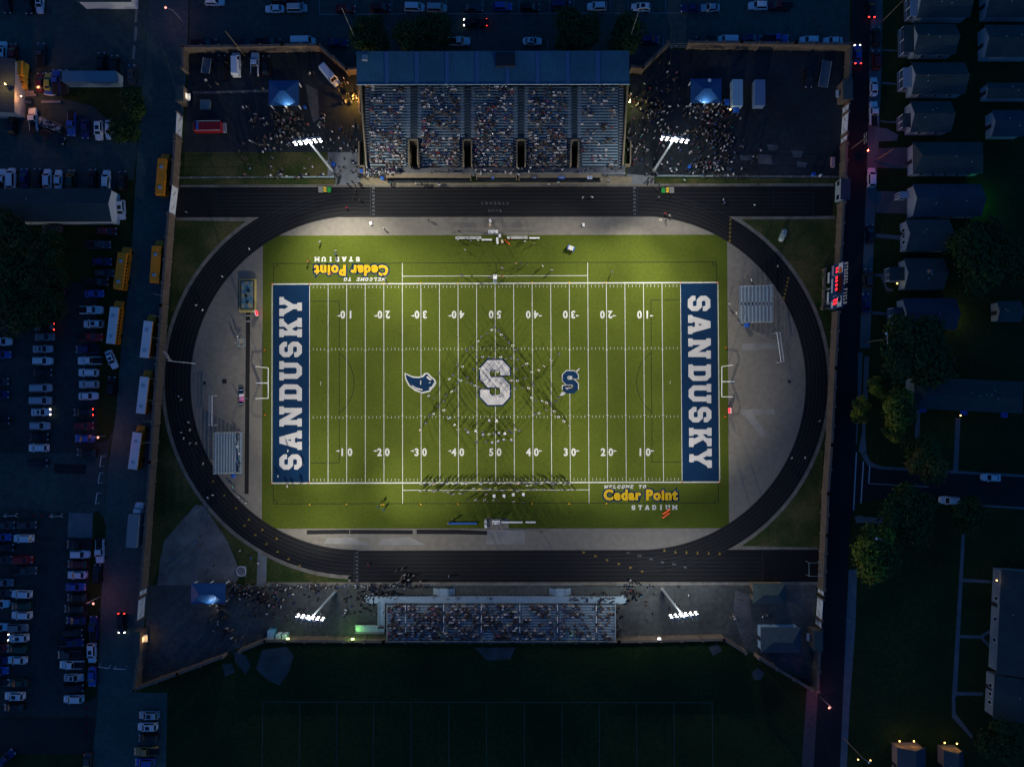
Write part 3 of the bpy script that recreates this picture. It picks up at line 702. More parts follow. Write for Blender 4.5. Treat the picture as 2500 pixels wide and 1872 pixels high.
def gate(a, b, label, side=1, h=3.0):
    """white panel gate between photo pixels a and b with a slanted handle bar"""
    P, Q = W(*a), W(*b); d = Q - P; L = d.length; d.normalize(); n = Vector((-d.y, d.x, 0)) * side; rz = math.atan2(d.y, d.x)
    t = thing('entrance_gate', label, 'gate', P, 0, 'white entrance gates in the stadium wall')
    lean = -n * 0
    for i in range(2 if L > 3 else 1):
        k = 2 if L > 3 else 1
        c = P + d * L * (i + .5) / k + n * .1
        bm = NB(); box(bm, (c.x, c.y, h / 2), (L / k - .06, .1, h), rz)
        p = obj('gate_panel', bm, M_white, t, True)
        bm = NB(); s = -n * .07
        tube(bm, [c + s - d * .6 + Vector((0, 0, 1.0)), c + s + d * .6 + Vector((0, 0, 2.0))], .06, 6)
        h_ = obj('brace_bar', bm, M_dark, t, True)
    for q in (P, Q):
        bm = NB(); c = q + n * .1; box(bm, (c.x, c.y, 1.7), (.3, .5, 3.4), rz); obj('gate_post', bm, M_cope, t, True)
    return t
gate((447, 286), (444, 339), 'tall white gate panel beside the red fire truck', -1)
gate((442, 344), (441, 356), 'small white wicket below the tall gate by the fire truck', -1)
gate((436, 460), (428, 528), 'white gate at the left end of the upper running track', -1)
gate((359, 1432), (358, 1447), 'small white wicket above the lower left gate', -1)
gate((356, 1453), (352, 1505), 'white gate left of the blue tent at the bottom', -1)
gate((2057, 265), (2056, 282), 'small white wicket above the upper right gate')
gate((2056, 286), (2053, 334), 'white gate in the upper right wall across from the parked pickup')
gate((2053, 340), (2052, 354), 'small white wicket below the upper right gate')
gate((1997, 1433), (1996, 1445), 'small white wicket above the lower right gate')
gate((1995, 1455), (1992, 1503), 'white gate at right of the hip roofed grey building')
gate((1991, 1508), (1990, 1522), 'small white wicket below the lower right gate')

def booth(x0, y0, x1, y1, label, lit=None, h=3.3, fl=(1, .7, .35)):
    a, b = W(x0, y1), W(x1, y0); c = (a + b) / 2; sx, sy = b.x - a.x, b.y - a.y
    t = thing('ticket_booth', label, 'booth', (c.x, c.y, 0), 0, 'ticket booths in the stadium wall')
    bm = NB(); box(bm, (0, 0, h / 2), (sx - .3, sy - .3, h)); obj('wall', bm, M_stone, t)
    bm = NB(); box(bm, (0, 0, h + .12), (sx, sy, .24)); box(bm, (0, 0, h + .3), (sx - .5, sy - .5, .12)); obj('roof', bm, M_shingle3, t)
    s = 1 if c.x < 0 else -1
    bm = NB(); box(bm, (s * (sx / 2 - .12), 0, 1.6), (.1, 1.4, 1.1)); obj('window', bm, mat('booth_window_lit', (.9, .8, .6), .3, emit=fl, es=.22) if lit else M_glass, t)
    bm = NB(); box(bm, (s * (sx / 2 + .25), 0, 1.05), (.7, 1.8, .08)); obj('counter', bm, M_white, t)
    if lit: pointlight('booth_lamp', (c.x + s * (sx / 2 + .5), c.y, 1.9), lit, fl, .2, t)
    return t
booth(444, 222, 464, 262, 'stone ticket booth with lit window at left of the north lot', 22, fl=(1, .9, .75))
booth(341, 1530, 360, 1578, 'stone ticket booth with orange lit window at the lower left corner', 40, fl=(1, .55, .15))
booth(2042, 210, 2066, 258, 'dark roofed ticket booth in the upper right wall')
booth(1971, 1527, 1994, 1575, 'dark ticket booth in the lower right wall')
# shelter at the end of the upper straight
t = thing('timing_shelter', 'pale fronted shelter with dark flat roof at the right end of the upper track', 'shelter', W(2049, 470), -.04)
bm = NB(); box(bm, (0, 0, 1.45), (2.0, 5.0, 2.9)); obj('wall', bm, M_siding, t)
bm = NB(); box(bm, (.1, 0, 3.0), (2.3, 5.3, .16)); obj('roof', bm, mat('dark_blue_roof', (.04, .045, .075), .8), t)
for y in (-1.7, 1.7):
    bm = NB(); box(bm, (-1.02, y, 1.5), (.06, 1.1, 1.3)); obj('window', bm, M_glass, t)

def fence(a, b, h, label, group='chain link fences beside the track', posts=3.0, rail=True, slats=False):
    P, Q = W(*a), W(*b); d = Q - P; L = d.length; d.normalize()
    t = thing('rail_fence', label, 'fence', P, 0, group)
    bm = NB()
    for z in ((.12, h * .5, h) if rail else (h,)): tube(bm, [P + Vector((0, 0, z)), Q + Vector((0, 0, z))], .022, 6)
    obj('rail', bm, M_steel, t, True)
    k = max(2, int(L / posts))
    for i in range(k + 1):
        q = P + d * L * i / k; bm = NB(); tube(bm, [q, q + Vector((0, 0, h + .05))], .04, 6); obj('post', bm, M_steel, t, True)
    return t
fence((440, 436), (826, 434), 1.2, 'pale pipe fence between the two grass strips at upper left')
fence((1602, 431), (2048, 434), 1.2, 'pale pipe fence below the crowded right lot')
fence((826, 432), (820, 456), 1.2, 'short pipe fence at the left track entrance')
fence((1583, 432), (1582, 456), 1.2, 'short pipe fence at the right track entrance')
fence((626, 1426.5), (1420, 1425.5), 1.2, 'pipe fence above the bottom stand on its left')
fence((1500, 1425), (1774, 1422), 1.2, 'pipe fence at right of the bottom stand')
fence((475, 230), (656, 225), 1.1, 'thin fence running left from the blue pavilion roof')
fence((1626, 119), (1674, 117), 2.2, 'silver double gate fence at top right of the grandstand')
# long ad banners on the fences
def banner(x0, x1, y, label, c=M_alu):
    a, b = W(x0, y), W(x1, y); m = (a + b) / 2
    bm = NB(); box(bm, (m.x, m.y - .06, .65), (b.x - a.x, .06, .9)); 
    o = obj('fence_banner', bm, c); tag(o, label, 'banner', 'banners on the track fences')
banner(690, 822, 434.2, 'long pale banner on the fence beside the left floodlight pole')
banner(1604, 1740, 431.6, 'long pale banner on the fence beside the right floodlight pole')

# ================================================================== floodlight masts
def mast(base, head, tgt, label):
    h = 22.6
    B = W(*base); t = thing('floodlight_mast', label, 'light pole', B, 0, 'floodlight masts around the field')
    bm = NB(); tube(bm, [(0, 0, 0), (0, 0, h)], .34, 10, r1=.17); obj('pole', bm, mat('mast_steel', (.42, .47, .48), .6, metal=.1), t)
    bm = NB(); box(bm, (0, 0, .3), (.9, .9, .6)); obj('footing', bm, M_conc, t)
    d = Vector(tgt).normalized(); s = Vector((-d.y, d.x, 0))
    bm = NB()
    for z in (h - .1, h - 1.3): tube(bm, [s * -2.9 + Vector((0, 0, z)), s * 2.9 + Vector((0, 0, z))], .06, 6)
    for k in range(6): p = s * (k - 2.5) * 1.05; tube(bm, [p + Vector((0, 0, h - .1)), p - d * .6 + Vector((0, 0, h + .05)), p - d * .6 + Vector((0, 0, h + .5))], .045, 6)
    obj('crossarm', bm, M_steel, t)
    ax = (d + Vector((0, 0, -.55))).normalized()
    for row in range(2):
        for k in range(6):
            p = s * (k - 2.5) * 1.08 + d * (.35 + row * .1) + Vector((0, 0, h - .1 - row * 1.2))
            bm = NB(); lathe(bm, [(.1, -.5), (.26, -.3), (.36, .0)], p, 10, axis=ax); f = obj('lamp_housing', bm, M_steel, t)
            bm = NB(); lathe(bm, [(.30, .01), (.26, .12), (.17, .21), (.05, .26)], p, 10, axis=ax); obj('lens', bm, M_flood, f)
    top = B + d * 1.2 + Vector((0, 0, h - .6))
    return t, top
# banks of lamps on each mast: aim x, aim y, beam angle, watts
for base, tgt, lab, banks, down, dang in (
        ((814.4, 421.1), (.13, -1, 0), 'tall floodlight mast at the left of the grandstand with twelve lamps', ((-10, 5, 54, 101640), (-40, 20, 80, 100000), (5, 5, 60, 36500), (-10, 32, 110, 31500), (-50, 5, 54, 19320)), 9000, 140),
        ((1596.6, 416.6), (-.13, -1, 0), 'tall floodlight mast at the right of the grandstand with twelve lamps', ((25, 20, 54, 99960), (40, 5, 54, 81480), (-5, 5, 60, 73500), (-5, 20, 60, 51000), (40, 20, 80, 35000)), 11000, 140),
        ((820.2, 1441.5), (.13, 1, 0), 'tall floodlight mast at the left of the bottom stand with twelve lamps', ((-10, -5, 54, 159600), (-50, 10, 54, 117600), (-50, -20, 80, 45000), (-10, -20, 80, 30500), (-10, -45, 54, 10920)), 9000, 130),
        ((1615.5, 1435.9), (-.13, 1, 0), 'tall floodlight mast at the right of the bottom stand with twelve lamps', ((-20, 25, 60, 165000), (50, 10, 54, 81480), (10, 25, 80, 72500), (40, -5, 54, 11340)), 15000, 150)):
    t, top = mast(base, None, tgt, lab)
    for ax_, ay_, sz, pw in banks: spotlight('floodlight', top, (ax_, ay_, 0), pw, sz, 1.0, FLOODCOL, .3, t)
    spotlight('down_light', top, (top.x + tgt[0] * 6, top.y + tgt[1] * 6, 0), down, dang, 1.0, (.93, .96, 1), .5, t)
    pointlight('lamp_spill', top + Vector((0, 0, -.2)), 700, (.86, .93, 1), .8, t)

# ================================================================== grandstand
NR = 28
def row_y(i): return 404.0 - 7.0 * i
def row_z(i): return 1.5 + .285 * i
gs = thing('grandstand', 'large roofed home grandstand with blue metal roof and long bench rows', 'grandstand', W(1207, 404))
VOM = [(1001, 1022), (1132, 1152), (1262, 1282), (1393, 1411)]
X0, X1 = 890, 1524
def spans(lo, hi, cuts):
    out = []; x = lo
    for a, b in cuts: out.append((x, a)); x = b
    out.append((x, hi)); return out
bm = NB()
for i in range(NR):
    z = row_z(i); ya, yb = W(1250, row_y(i) + 3.5, z).y, W(1250, row_y(i + 1) + 3.5, row_z(i + 1)).y
    for a, b in spans(X0, X1, VOM if i < 9 else []):
        xa, xb = W(a, row_y(i), z).x, W(b, row_y(i), z).x
        box(bm, ((xa + xb) / 2, (ya + yb) / 2, z / 2), (xb - xa, abs(yb - ya), z))
obj('seating_deck', bm, M_deck, gs, True)
for i in range(NR):
    z = row_z(i); yb = W(1250, row_y(i + 1) + 3.5, row_z(i + 1)).y
    bm = NB()
    cuts = [(a - 9, b + 9) for a, b in VOM] if i < 10 else [(a + 2, b - 2) for a, b in VOM]
    for a, b in spans(X0 + 14, X1 - 16, cuts):
        xa, xb = W(a, row_y(i), z).x, W(b, row_y(i), z).x
        box(bm, ((xa + xb) / 2, yb - .30, z + .42), (xb - xa, .27, .05))
        for k in range(1, 9):
            x = xa + (xb - xa) * k / 9; box(bm, (x, yb - .30, z + .2), (.06, .2, .4))
    obj('bench', bm, M_alu, gs, True)
M_step = mat('step_nosing', (.24, .26, .28), .7)
for a, b in [(X0 + 2, X0 + 12), (X1 - 13, X1 - 3)] + [(a - 7, a - 1) for a, b in VOM] + [(b + 1, b + 7) for a, b in VOM]:
    bm = NB()
    for i in range(NR):
        z = row_z(i); ya = W(1250, row_y(i) + 3.5, z).y; xa, xb = W(a, row_y(i), z).x, W(b, row_y(i), z).x
        box(bm, ((xa + xb) / 2, ya + .12, z + .08), (xb - xa, .2, .14))
    obj('aisle_steps', bm, M_step, gs, True)
for a, b in VOM:
    t = NB(); z = row_z(9)
    for x in (a, b):
        p, q = W(x, 411, 1.6), W(x, 345, z); xx = (p.x + q.x) / 2
        box(t, (xx, (p.y + q.y) / 2, (z + .8) / 2), (.22, q.y - p.y, z + .8))
    q0, q1 = W(a, 345, z), W(b, 345, z); box(t, ((q0.x + q1.x) / 2, q0.y + .1, (z + .8) / 2), (q1.x - q0.x - .2, .2, z + .8))
    obj('stairwell_wall', t, M_tanwall, gs, True)
for x in (X0 - 2, X1 + 2):
    bm = NB(); p = W(x, 410, 1.8); q = W(x, 207, 9.6)
    xx = (p.x + q.x) / 2; dy = q.y - p.y
    vs_ = [(xx - .15, p.y, 0), (xx + .15, p.y, 0), (xx + .15, q.y, 0), (xx - .15, q.y, 0), (xx - .15, p.y, 2.5), (xx + .15, p.y, 2.5), (xx + .15, q.y, 10.4), (xx - .15, q.y, 10.4)]
    v = [bm.verts.new(c) for c in vs_]
    for f in ((3, 2, 1, 0), (4, 5, 6, 7), (0, 1, 5, 4), (1, 2, 6, 5), (2, 3, 7, 6), (3, 0, 4, 7)): bm.faces.new([v[k] for k in f])
    obj('side_wall', bm, M_tanwall, gs, True)
# roof: slopes up towards the back, ribs, gutter edge, dark hatch
RZ = 13.4
e0, e1 = W(871, 206, 12.4), W(1537, 205, 12.4); r0, r1 = W(870, 126, RZ), W(1536, 124, RZ)
def slab(bm, quad, t):
    a = [bm.verts.new(Vector(q)) for q in quad]; b = [bm.verts.new(Vector(q) - Vector((0, 0, t))) for q in quad]
    fs = [bm.faces.new(a), bm.faces.new(b[::-1])] + [bm.faces.new((a[(i + 1) % 4], a[i], b[i], b[(i + 1) % 4])) for i in range(4)]
    bmesh.ops.recalc_face_normals(bm, faces=fs)
bm = NB(); slab(bm, (e0, e1, r1, r0), .25); obj('roof', bm, M_standroof, gs, True)
bm = NB()
for k in range(1, 9):
    f = k / 9 * .995; a = e0.lerp(e1, f); b = r0.lerp(r1, f)
    c = (a + b) / 2; L = (b - a).length
    slab(bm, (a + Vector((-.45, .15, .12)), a + Vector((.45, .15, .12)), b + Vector((.45, -.15, .12)), b + Vector((-.45, -.15, .12))), .2)
obj('roof_rib', bm, mat('roof_rib_metal', (.05, .13, .26), .75), gs, True)
bm = NB(); tube(bm, [e0 + Vector((0, -.1, 0)), e1 + Vector((0, -.1, 0))], .14, 6); obj('gutter', bm, M_alu, gs, True)
bm = NB(); a, b = W(1210, 163, 13.2), W(1257, 128, 13.6); box(bm, ((a.x + b.x) / 2, (a.y + b.y) / 2, 13.2), (b.x - a.x, b.y - a.y, .9)); obj('press_box_roof', bm, M_dark, gs, True)
bm = NB(); a = W(890, 141, 13.6); box(bm, (a.x, a.y, 13.5), (1.2, 1.2, .8)); obj('roof_vent', bm, M_steel, gs, True)
bm = NB()
for k in range(14):
    f = k / 13; a = e0.lerp(e1, .01 + f * .98) + Vector((0, 2.6, -.3)); b = r0.lerp(r1, .01 + f * .98) + Vector((0, -.8, -.3))
    tube(bm, [(a.x, a.y, 0), a], .14, 6); tube(bm, [(b.x, b.y, 0), b], .14, 6)
obj('roof_column', bm, M_steel, gs, True)
bm = NB(); a, b = W(888, 150, 9), W(1524, 150, 9); y = W(1250, 206, 9.5).y + .6
box(bm, ((a.x + b.x) / 2, y + .3, 5.5), (b.x - a.x, .3, 11)); obj('back_wall', bm, M_tanwall, gs, True)
bm = NB(); a, b = W(886, 424, 1.2), W(1526, 424, 1.2); c0 = W(1250, 407.5, 1.4).y; c1 = W(1250, 427, 1.2).y
box(bm, ((a.x + b.x) / 2, (c0 + c1) / 2, .65), (b.x - a.x, c0 - c1, 1.3)); obj('walkway', bm, mat('stand_walkway', (.13, .135, .14), .85, var=.2), gs, True)
bm = NB()
for z in (1.7, 2.25): tube(bm, [(a.x, c1 + .08, z), (b.x, c1 + .08, z)], .04, 6)
for k in range(40): x = a.x + (b.x - a.x) * k / 39; tube(bm, [(x, c1 + .08, 1.3), (x, c1 + .08, 2.28)], .035, 5)
obj('railing', bm, M_steel, gs, True)
bm = NB()                                     # tan kerbs of the end ramps
for p, q in (((880, 352), (880, 411)), ((880, 411), (893, 411)), ((1537, 352), (1536, 408)), ((1536, 408), (1524, 408)), ((893, 411), (893, 430))):
    u, v = W(*p), W(*q); c = (u + v) / 2; d = v - u; box(bm, (c.x, c.y, .9), (d.length + .25, .28, 1.8), math.atan2(d.y, d.x))
obj('ramp_wall', bm, M_tanwall, gs, True)
# wall lamps on the two ends of the stand, the only lit lamps there
lampt = thing('wall_lamp', 'orange wall lamp on the left end wall of the grandstand', 'lamp', W(879, 250))
bm = NB(); box(bm, (0, 0, 3.2), (.3, .5, .35)); obj('bracket', bm, M_dark, lampt)
bm = NB(); box(bm, (-.12, 0, 2.95), (.35, .55, .2)); obj('lamp_glass', bm, M_warm, lampt)
pointlight('lamp', Vector(lampt.location) + Vector((-.9, -.2, 2.9)), 1500, (1, .47, .06), .2, lampt)
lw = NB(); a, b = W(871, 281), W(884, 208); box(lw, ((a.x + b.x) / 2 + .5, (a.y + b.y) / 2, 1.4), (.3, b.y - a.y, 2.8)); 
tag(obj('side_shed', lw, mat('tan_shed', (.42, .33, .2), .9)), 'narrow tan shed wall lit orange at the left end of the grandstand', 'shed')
lampt = thing('wall_lamp', 'yellow wall lamp on the right end of the grandstand', 'lamp', W(1531, 259))
bm = NB(); box(bm, (0, 0, 3.2), (.3, .5, .35)); obj('bracket', bm, M_dark, lampt)
bm = NB(); box(bm, (.1, 0, 2.98), (.4, .7, .25)); obj('lamp_glass', bm, mat('yellow_lamp_lit', (1, .9, .5), .3, emit=(1, .88, .4), es=9), lampt)
pointlight('lamp', Vector(lampt.location) + Vector((1.2, -.5, 3)), 330, (1, .85, .3), .2, lampt)
# dugouts below the stand
def dugout(x0, x1, y0, y1, label, front=True):
    a, b = W(x0, y1), W(x1, y0); c = (a + b) / 2; sx, sy = b.x - a.x, b.y - a.y
    t = thing('dugout', label, 'dugout', (c.x, c.y, 0), 0, 'long dugouts in front of the grandstand')
    bm = NB(); box(bm, (0, sy * .18, 2.0), (sx, sy * .64, .18)); obj('roof', bm, M_tanwall, t)
    bm = NB(); box(bm, (0, sy * .47, .95), (sx, .16, 1.9)); box(bm, (-sx / 2 + .1, .2, .95), (.2, sy * .7, 1.9)); box(bm, (sx / 2 - .1, .2, .95), (.2, sy * .7, 1.9)); obj('wall', bm, M_stone, t)
    bm = NB(); box(bm, (0, sy * .25, .45), (sx - 1, .4, .06)); obj('bench', bm, M_wood, t)
    bm = NB(); box(bm, (0, 0, .02), (sx, sy, .03)); obj('floor', bm, M_plaza, t)
dugout(946, 1151, 429, 447, 'long tan dugout under the left half of the grandstand')
dugout(1163, 1262, 430, 444, 'shorter tan dugout under the middle of the grandstand')
dugout(1266, 1466, 429, 446, 'long tan dugout under the right half of the grandstand')
sheet('walkway', [[(884, 428), (946, 428), (946, 456), (876, 456)], [(946, 446), (1466, 446), (1466, 456), (946, 456)], [(1466, 430), (1545, 432), (1540, 456), (1466, 456)]], mat('tan_paving', (.24, .2, .12), .9, var=.2), 2.8)
for x, w, lab, m in ((1304, 15, 'dark blue banner with white lettering on the dugout roof', M_navy), (1371, 16, 'bright blue banner on the right dugout roof', M_blueplastic), (1440, 12, 'white and blue banner on the right dugout roof', M_white), (1203, 7, 'small blue banner on the middle dugout roof', M_blueplastic)):
    p = W(x, 433.5, 2.3); t = thing('sponsor_banner', lab, 'banner', (p.x, p.y, 0), 0, 'banners on the dugout roofs')
    bm = NB(); box(bm, (0, 0, 2.22), (w * S, .75, .06)); obj('panel', bm, m, t)
    bm = NB(); box(bm, (0, .1, 2.27), (w * S * .8, .12, .03)); box(bm, (.1, -.14, 2.27), (w * S * .6, .1, .03)); obj('lettering_bar', bm, M_paint if m is not M_white else M_blueplastic, t)

# ================================================================== bottom (visitor) stand
NV = 13
def vrow_y(i): return 1475.0 + 6.6 * i
def vrow_z(i): return 1.3 + .21 * i
vst = thing('visitor_stand', 'open aluminium visitor stand with thirteen bench rows at the bottom', 'grandstand', W(1225, 1500))
VA, VB = 944, 1503
bm = NB()
for i in range(NV):
    z = vrow_z(i); a, b = W(VA, vrow_y(i), z), W(VB, vrow_y(i), z); y2 = W(1250, vrow_y(i + 1), vrow_z(i + 1)).y
    box(bm, ((a.x + b.x) / 2, (a.y + y2) / 2, z - .05), (b.x - a.x, a.y - y2, .1))
    box(bm, ((a.x + b.x) / 2, y2 + .03, z + .1), (b.x - a.x, .05, .24))
obj('seating_deck', bm, mat('stand_planks', (.15, .19, .23), .6, metal=.2), vst, True)
AI = [(988, 993), (1078, 1088), (1170, 1180), (1264, 1274), (1356, 1366), (1452, 1460)]
for i in range(NV):
    z = vrow_z(i); y2 = W(1250, vrow_y(i + 1), vrow_z(i + 1)).y; bm = NB()
    for a, b in spans(VA + 3, VB - 3, AI):
        xa, xb = W(a, vrow_y(i), z).x, W(b, vrow_y(i), z).x; box(bm, ((xa + xb) / 2, y2 + .28, z + .4), (xb - xa, .26, .05))
    obj('bench', bm, M_alu, vst, True)
bm = NB(); a, b = W(913, 1472, 1.2), W(1518, 1455, 1.2); box(bm, ((a.x + b.x) / 2, (a.y + b.y) / 2, 1.1), (b.x - a.x, b.y - a.y, .14)); obj('walkway', bm, M_alu, vst, True)
bm = NB()
for k in range(60): x = a.x + (b.x - a.x) * k / 59; tube(bm, [(x, b.y, 0), (x, b.y, 2.2)], .035, 5)
for z in (1.6, 2.2): tube(bm, [(a.x, b.y, z), (b.x, b.y, z)], .035, 5)
obj('railing', bm, M_steel, vst, True)
for x0, s in ((1075, 1), (1360, 1)):                           # stairs up to the walkway
    bm = NB(); c = W(x0 + 8, 1446, 1.2); box(bm, (c.x, c.y, 1.1), (2.0, 1.9, .12))
    for side in (-1, 1):
        for k in range(5): box(bm, (c.x + side * (1.2 + k * .32), c.y, 1.0 - k * .2), (.3, 1.6, .05))
    obj('entry_stairs', bm, M_alu, vst, True)
for x0, s in ((909, -1), (1513, 1)):
    bm = NB()
    for k in range(6): c = W(x0, 1464, 1); box(bm, (c.x + s * k * .33, c.y, 1.0 - k * .18), (.3, 1.9, .05))
    obj('end_stairs', bm, M_alu, vst, True)
for x in (990, 1083, 1175, 1269, 1361, 1456):
    for y0, y1 in ((1477, 1491), (1504, 1520), (1531, 1544)):
        i0, i1 = (y0 - 1475) / 6.6, (y1 - 1475) / 6.6
        bm = NB(); p, q = W(x, y0, vrow_z(i0) + .9), W(x, y1, vrow_z(i1) + .9); tube(bm, [p, q], .09, 6)
        for e in (p, q): tube(bm, [e, e - Vector((0, 0, .9))], .04, 5)
        obj('aisle_handrail', bm, M_white, vst, True)
for x in (VA, VB):
    bm = NB(); z0, z1 = vrow_z(0), vrow_z(NV); p, q = W(x, 1475, z0 + 1), W(x, 1475 + 6.6 * NV, z1 + 1); tube(bm, [p, q], .05, 6); tube(bm, [p - Vector((0, 0, .5)), q - Vector((0, 0, .5))], .04, 6)
    for k in range(7):
        e = p.lerp(q, k / 6); tube(bm, [e, Vector((e.x, e.y, 0))], .04, 5)
    obj('end_rail', bm, M_steel, vst, True)
bm = NB(); z = vrow_z(NV); a, b = W(VA, 1562, z), W(VB, 1562, z)
for zz in (z + .5, z + 1.0): tube(bm, [(a.x, a.y, zz), (b.x, b.y, zz)], .05, 6)
for k in range(30): x = a.x + (b.x - a.x) * k / 29; tube(bm, [(x, a.y, 0), (x, a.y, z + 1)], .05, 5)
obj('back_rail', bm, M_steel, vst, True)
# green lit access ramp at its left
t = thing('access_ramp', 'metal access ramp lit green at the left end of the visitor stand', 'ramp', W(903, 1536))
for nm, px, py, sx, sy in (('ramp_deck', 903, 1534, 7.0, 1.6), ('ramp_deck', 932, 1500, 1.6, 6.6)):
    bm = NB(); c = W(px, py, 1); box(bm, (c.x, c.y, 1.0), (sx, sy, .1))
    obj(nm, bm, M_alu, t, True)
    bm = NB()
    for s in (-1, 1):
        for z in (1.5, 2.0):
            if sx > sy: tube(bm, [(c.x - sx / 2, c.y + s * sy / 2, z), (c.x + sx / 2, c.y + s * sy / 2, z)], .04, 5)
            else: tube(bm, [(c.x + s * sx / 2, c.y - sy / 2, z), (c.x + s * sx / 2, c.y + sy / 2, z)], .04, 5)
        for k in range(5):
            f = -.5 + k / 4
            q = (c.x + f * sx, c.y + s * sy / 2) if sx > sy else (c.x + s * sx / 2, c.y + f * sy)
            tube(bm, [(*q, 0), (*q, 2.0)], .035, 5)
    obj('handrail', bm, M_steel, t, True)
for x, y, col, pw, lab in ((703, 1560, (.75, 1, .45), 50, 'green yellow lamp on the bottom wall beside the portable toilets'), (861, 1561, (.35, 1, .12), 260, 'green lamp on the bottom wall below the metal ramp'),
                           (1075, 1559, (.8, 1, .4), 12, 'small lamp behind the left part of the visitor stand'), (1395, 1558.5, (.7, 1, .4), 14, 'small lamp behind the right part of the visitor stand'), (1609, 1560, (1, 1, .8), 40, 'pale lamp on the bottom wall right of the visitor stand')):
    P = W(x, y, 3.3); t = thing('wall_lamp', lab, 'lamp', (P.x, P.y, 0), 0, 'lamps along the bottom wall')
    bm = NB(); box(bm, (0, -.12, 3.42), (.35, .5, .3)); obj('bracket', bm, M_dark, t)
    bm = NB(); box(bm, (0, .2, 3.45), (.62, .3, .28)); obj('lamp_glass', bm, M_greenlamp if col[0] < .9 else M_cool, t)
    pointlight('lamp', (P.x, P.y + 1.2, 3.6), pw, col, .15, t)

# ================================================================== portable bleachers
def bleacher(x0, y0, x1, y1, rise, n, label, aisle=False):
    """rows run up and down the photo; rise = +1 climbs to the right"""
    t = thing('bleacher', label, 'bleacher', W((x0 + x1) / 2, (y0 + y1) / 2), 0, 'portable aluminium bleachers behind the end zones')
    lo, hi = (x0, x1) if rise > 0 else (x1, x0)
    segs = [(y0, y1)] if not aisle else [(y0, (y0 + y1) / 2 - 4), ((y0 + y1) / 2 + 4, y1)]
    ba = NB()
    for i in range(n):
        z = .25 + .26 * i; xp = lo + (hi - lo) * (i + .5) / n
        a, b = W(xp, y1, z), W(xp, y0, z); dx = abs(hi - lo) * S / n
        box(ba, (a.x - rise * .1, (a.y + b.y) / 2, z), (dx * .62, b.y - a.y, .05))
        bm = NB()
        for s0, s1 in segs:
            u, v = W(xp, s1, z + .3), W(xp, s0, z + .3); box(bm, (u.x + rise * dx * .3, (u.y + v.y) / 2, z + .36), (.30, v.y - u.y, .05))
        obj('bench', bm, M_alu, t, True)
    obj('footboards', ba, mat('footboard_alu', (.22, .25, .28), .5, metal=.3), t, True)
    bm = NB(); zt = .25 + .26 * n
    a, b = W(hi, y1, zt), W(hi, y0, zt)
    for z in (zt + .5, zt + 1.0): tube(bm, [(a.x, a.y, z), (b.x, b.y, z)], .035, 5)
    for k in range(8): y = a.y + (b.y - a.y) * k / 7; tube(bm, [(a.x, y, 0), (a.x, y, zt + 1)], .035, 5)
    for y in (a.y, b.y):
        l = W(lo, y0, .3); tube(bm, [(l.x, y, .9), (a.x, y, zt + 1)], .035, 5); tube(bm, [(l.x, y, 0), (a.x, y, zt)], .04, 5)
    obj('guard_rail', bm, M_steel, t, True)
bleacher(1803, 697, 1884, 786, 1, 9, 'empty aluminium bleacher with a centre aisle inside the right curve of the track', True)
bleacher(525, 1056, 593, 1156, -1, 10, 'aluminium bleacher scattered with people inside the left curve of the track')

# ================================================================== pavilions, toilets, concession stands
def pavilion(x0, y0, x1, y1, label, ridge, roofm=None, h=3.0, spot=None):
    """hip roof with a ridge along x on posts; pixels taken at the eaves"""
    a, b = W(x0, y1, h), W(x1, y0, h); c = (a + b) / 2; sx, sy = (b.x - a.x) / 2, (b.y - a.y) / 2
    t = thing('pavilion', label, 'pavilion', (c.x, c.y, 0), 0, 'blue roofed pavilions in the plazas')
    bm = NB(); rl = max(sx - sy, .6) * ridge; rh = h + 1.25
    e = [(-sx, -sy, h), (sx, -sy, h), (sx, sy, h), (-sx, sy, h)]; r = [(-rl, 0, rh), (rl, 0, rh)]
    V = [bm.verts.new(p) for p in e + r]
    for f in ((0, 1, 5, 4), (1, 2, 5), (2, 3, 4, 5), (3, 0, 4)): bm.faces.new([V[i] for i in f])
    g = bmesh.ops.extrude_face_region(bm, geom=list(bm.faces)); bmesh.ops.translate(bm, verts=[v for v in g['geom'] if isinstance(v, bmesh.types.BMVert)], vec=(0, 0, -.12))
    bmesh.ops.recalc_face_normals(bm, faces=bm.faces)
    obj('roof', bm, roofm or M_blueroof, t)
    for x in (-sx + .3, 0, sx - .3):
        for y in (-sy + .3, sy - .3):
            bm = NB(); box(bm, (x, y, h / 2), (.22, .22, h)); obj('post', bm, M_white, t)
    bm = NB(); box(bm, (0, sy * .25, .55), (sx * 1.4, .6, 1.1)); obj('counter', bm, M_stone, t)
    bm = NB(); tube(bm, [(-sx, -sy, h + .02), (sx, -sy, h + .02), (sx, sy, h + .02), (-sx, sy, h + .02), (-sx, -sy, h + .02)], .06, 5); obj('gutter', bm, M_blueroof, t)
    pointlight('pavilion_lamp', (c.x + .2 * sx, c.y - sy - .8, 2.6), 60, (1, .93, .8), .2, t)
    if spot:
        P = Vector((c.x + spot[0], c.y - sy - .4, h + spot[2]))
        bm = NB(); box(bm, (spot[0], -sy - .35, h + spot[2] * .5), (.06, .06, spot[2])); obj('lamp_arm', bm, M_steel, t)
        spotlight('roof_lamp', P + Vector((0, 0, .25)), (c.x + spot[0] * .8, c.y - sy + 2.4, h + .5), spot[1], 128, .12, (.75, .9, 1), .06, t)
    return t
pavilion(656, 197, 730, 258, 'blue roofed pavilion with a bright lamp pool among the left plaza crowd', 1.0, spot=(.9, 330, .9))
pavilion(1686, 193, 1761, 252, 'blue roofed pavilion with a satellite dish beside the white food trailer', 1.0, spot=(-.2, 330, .9))
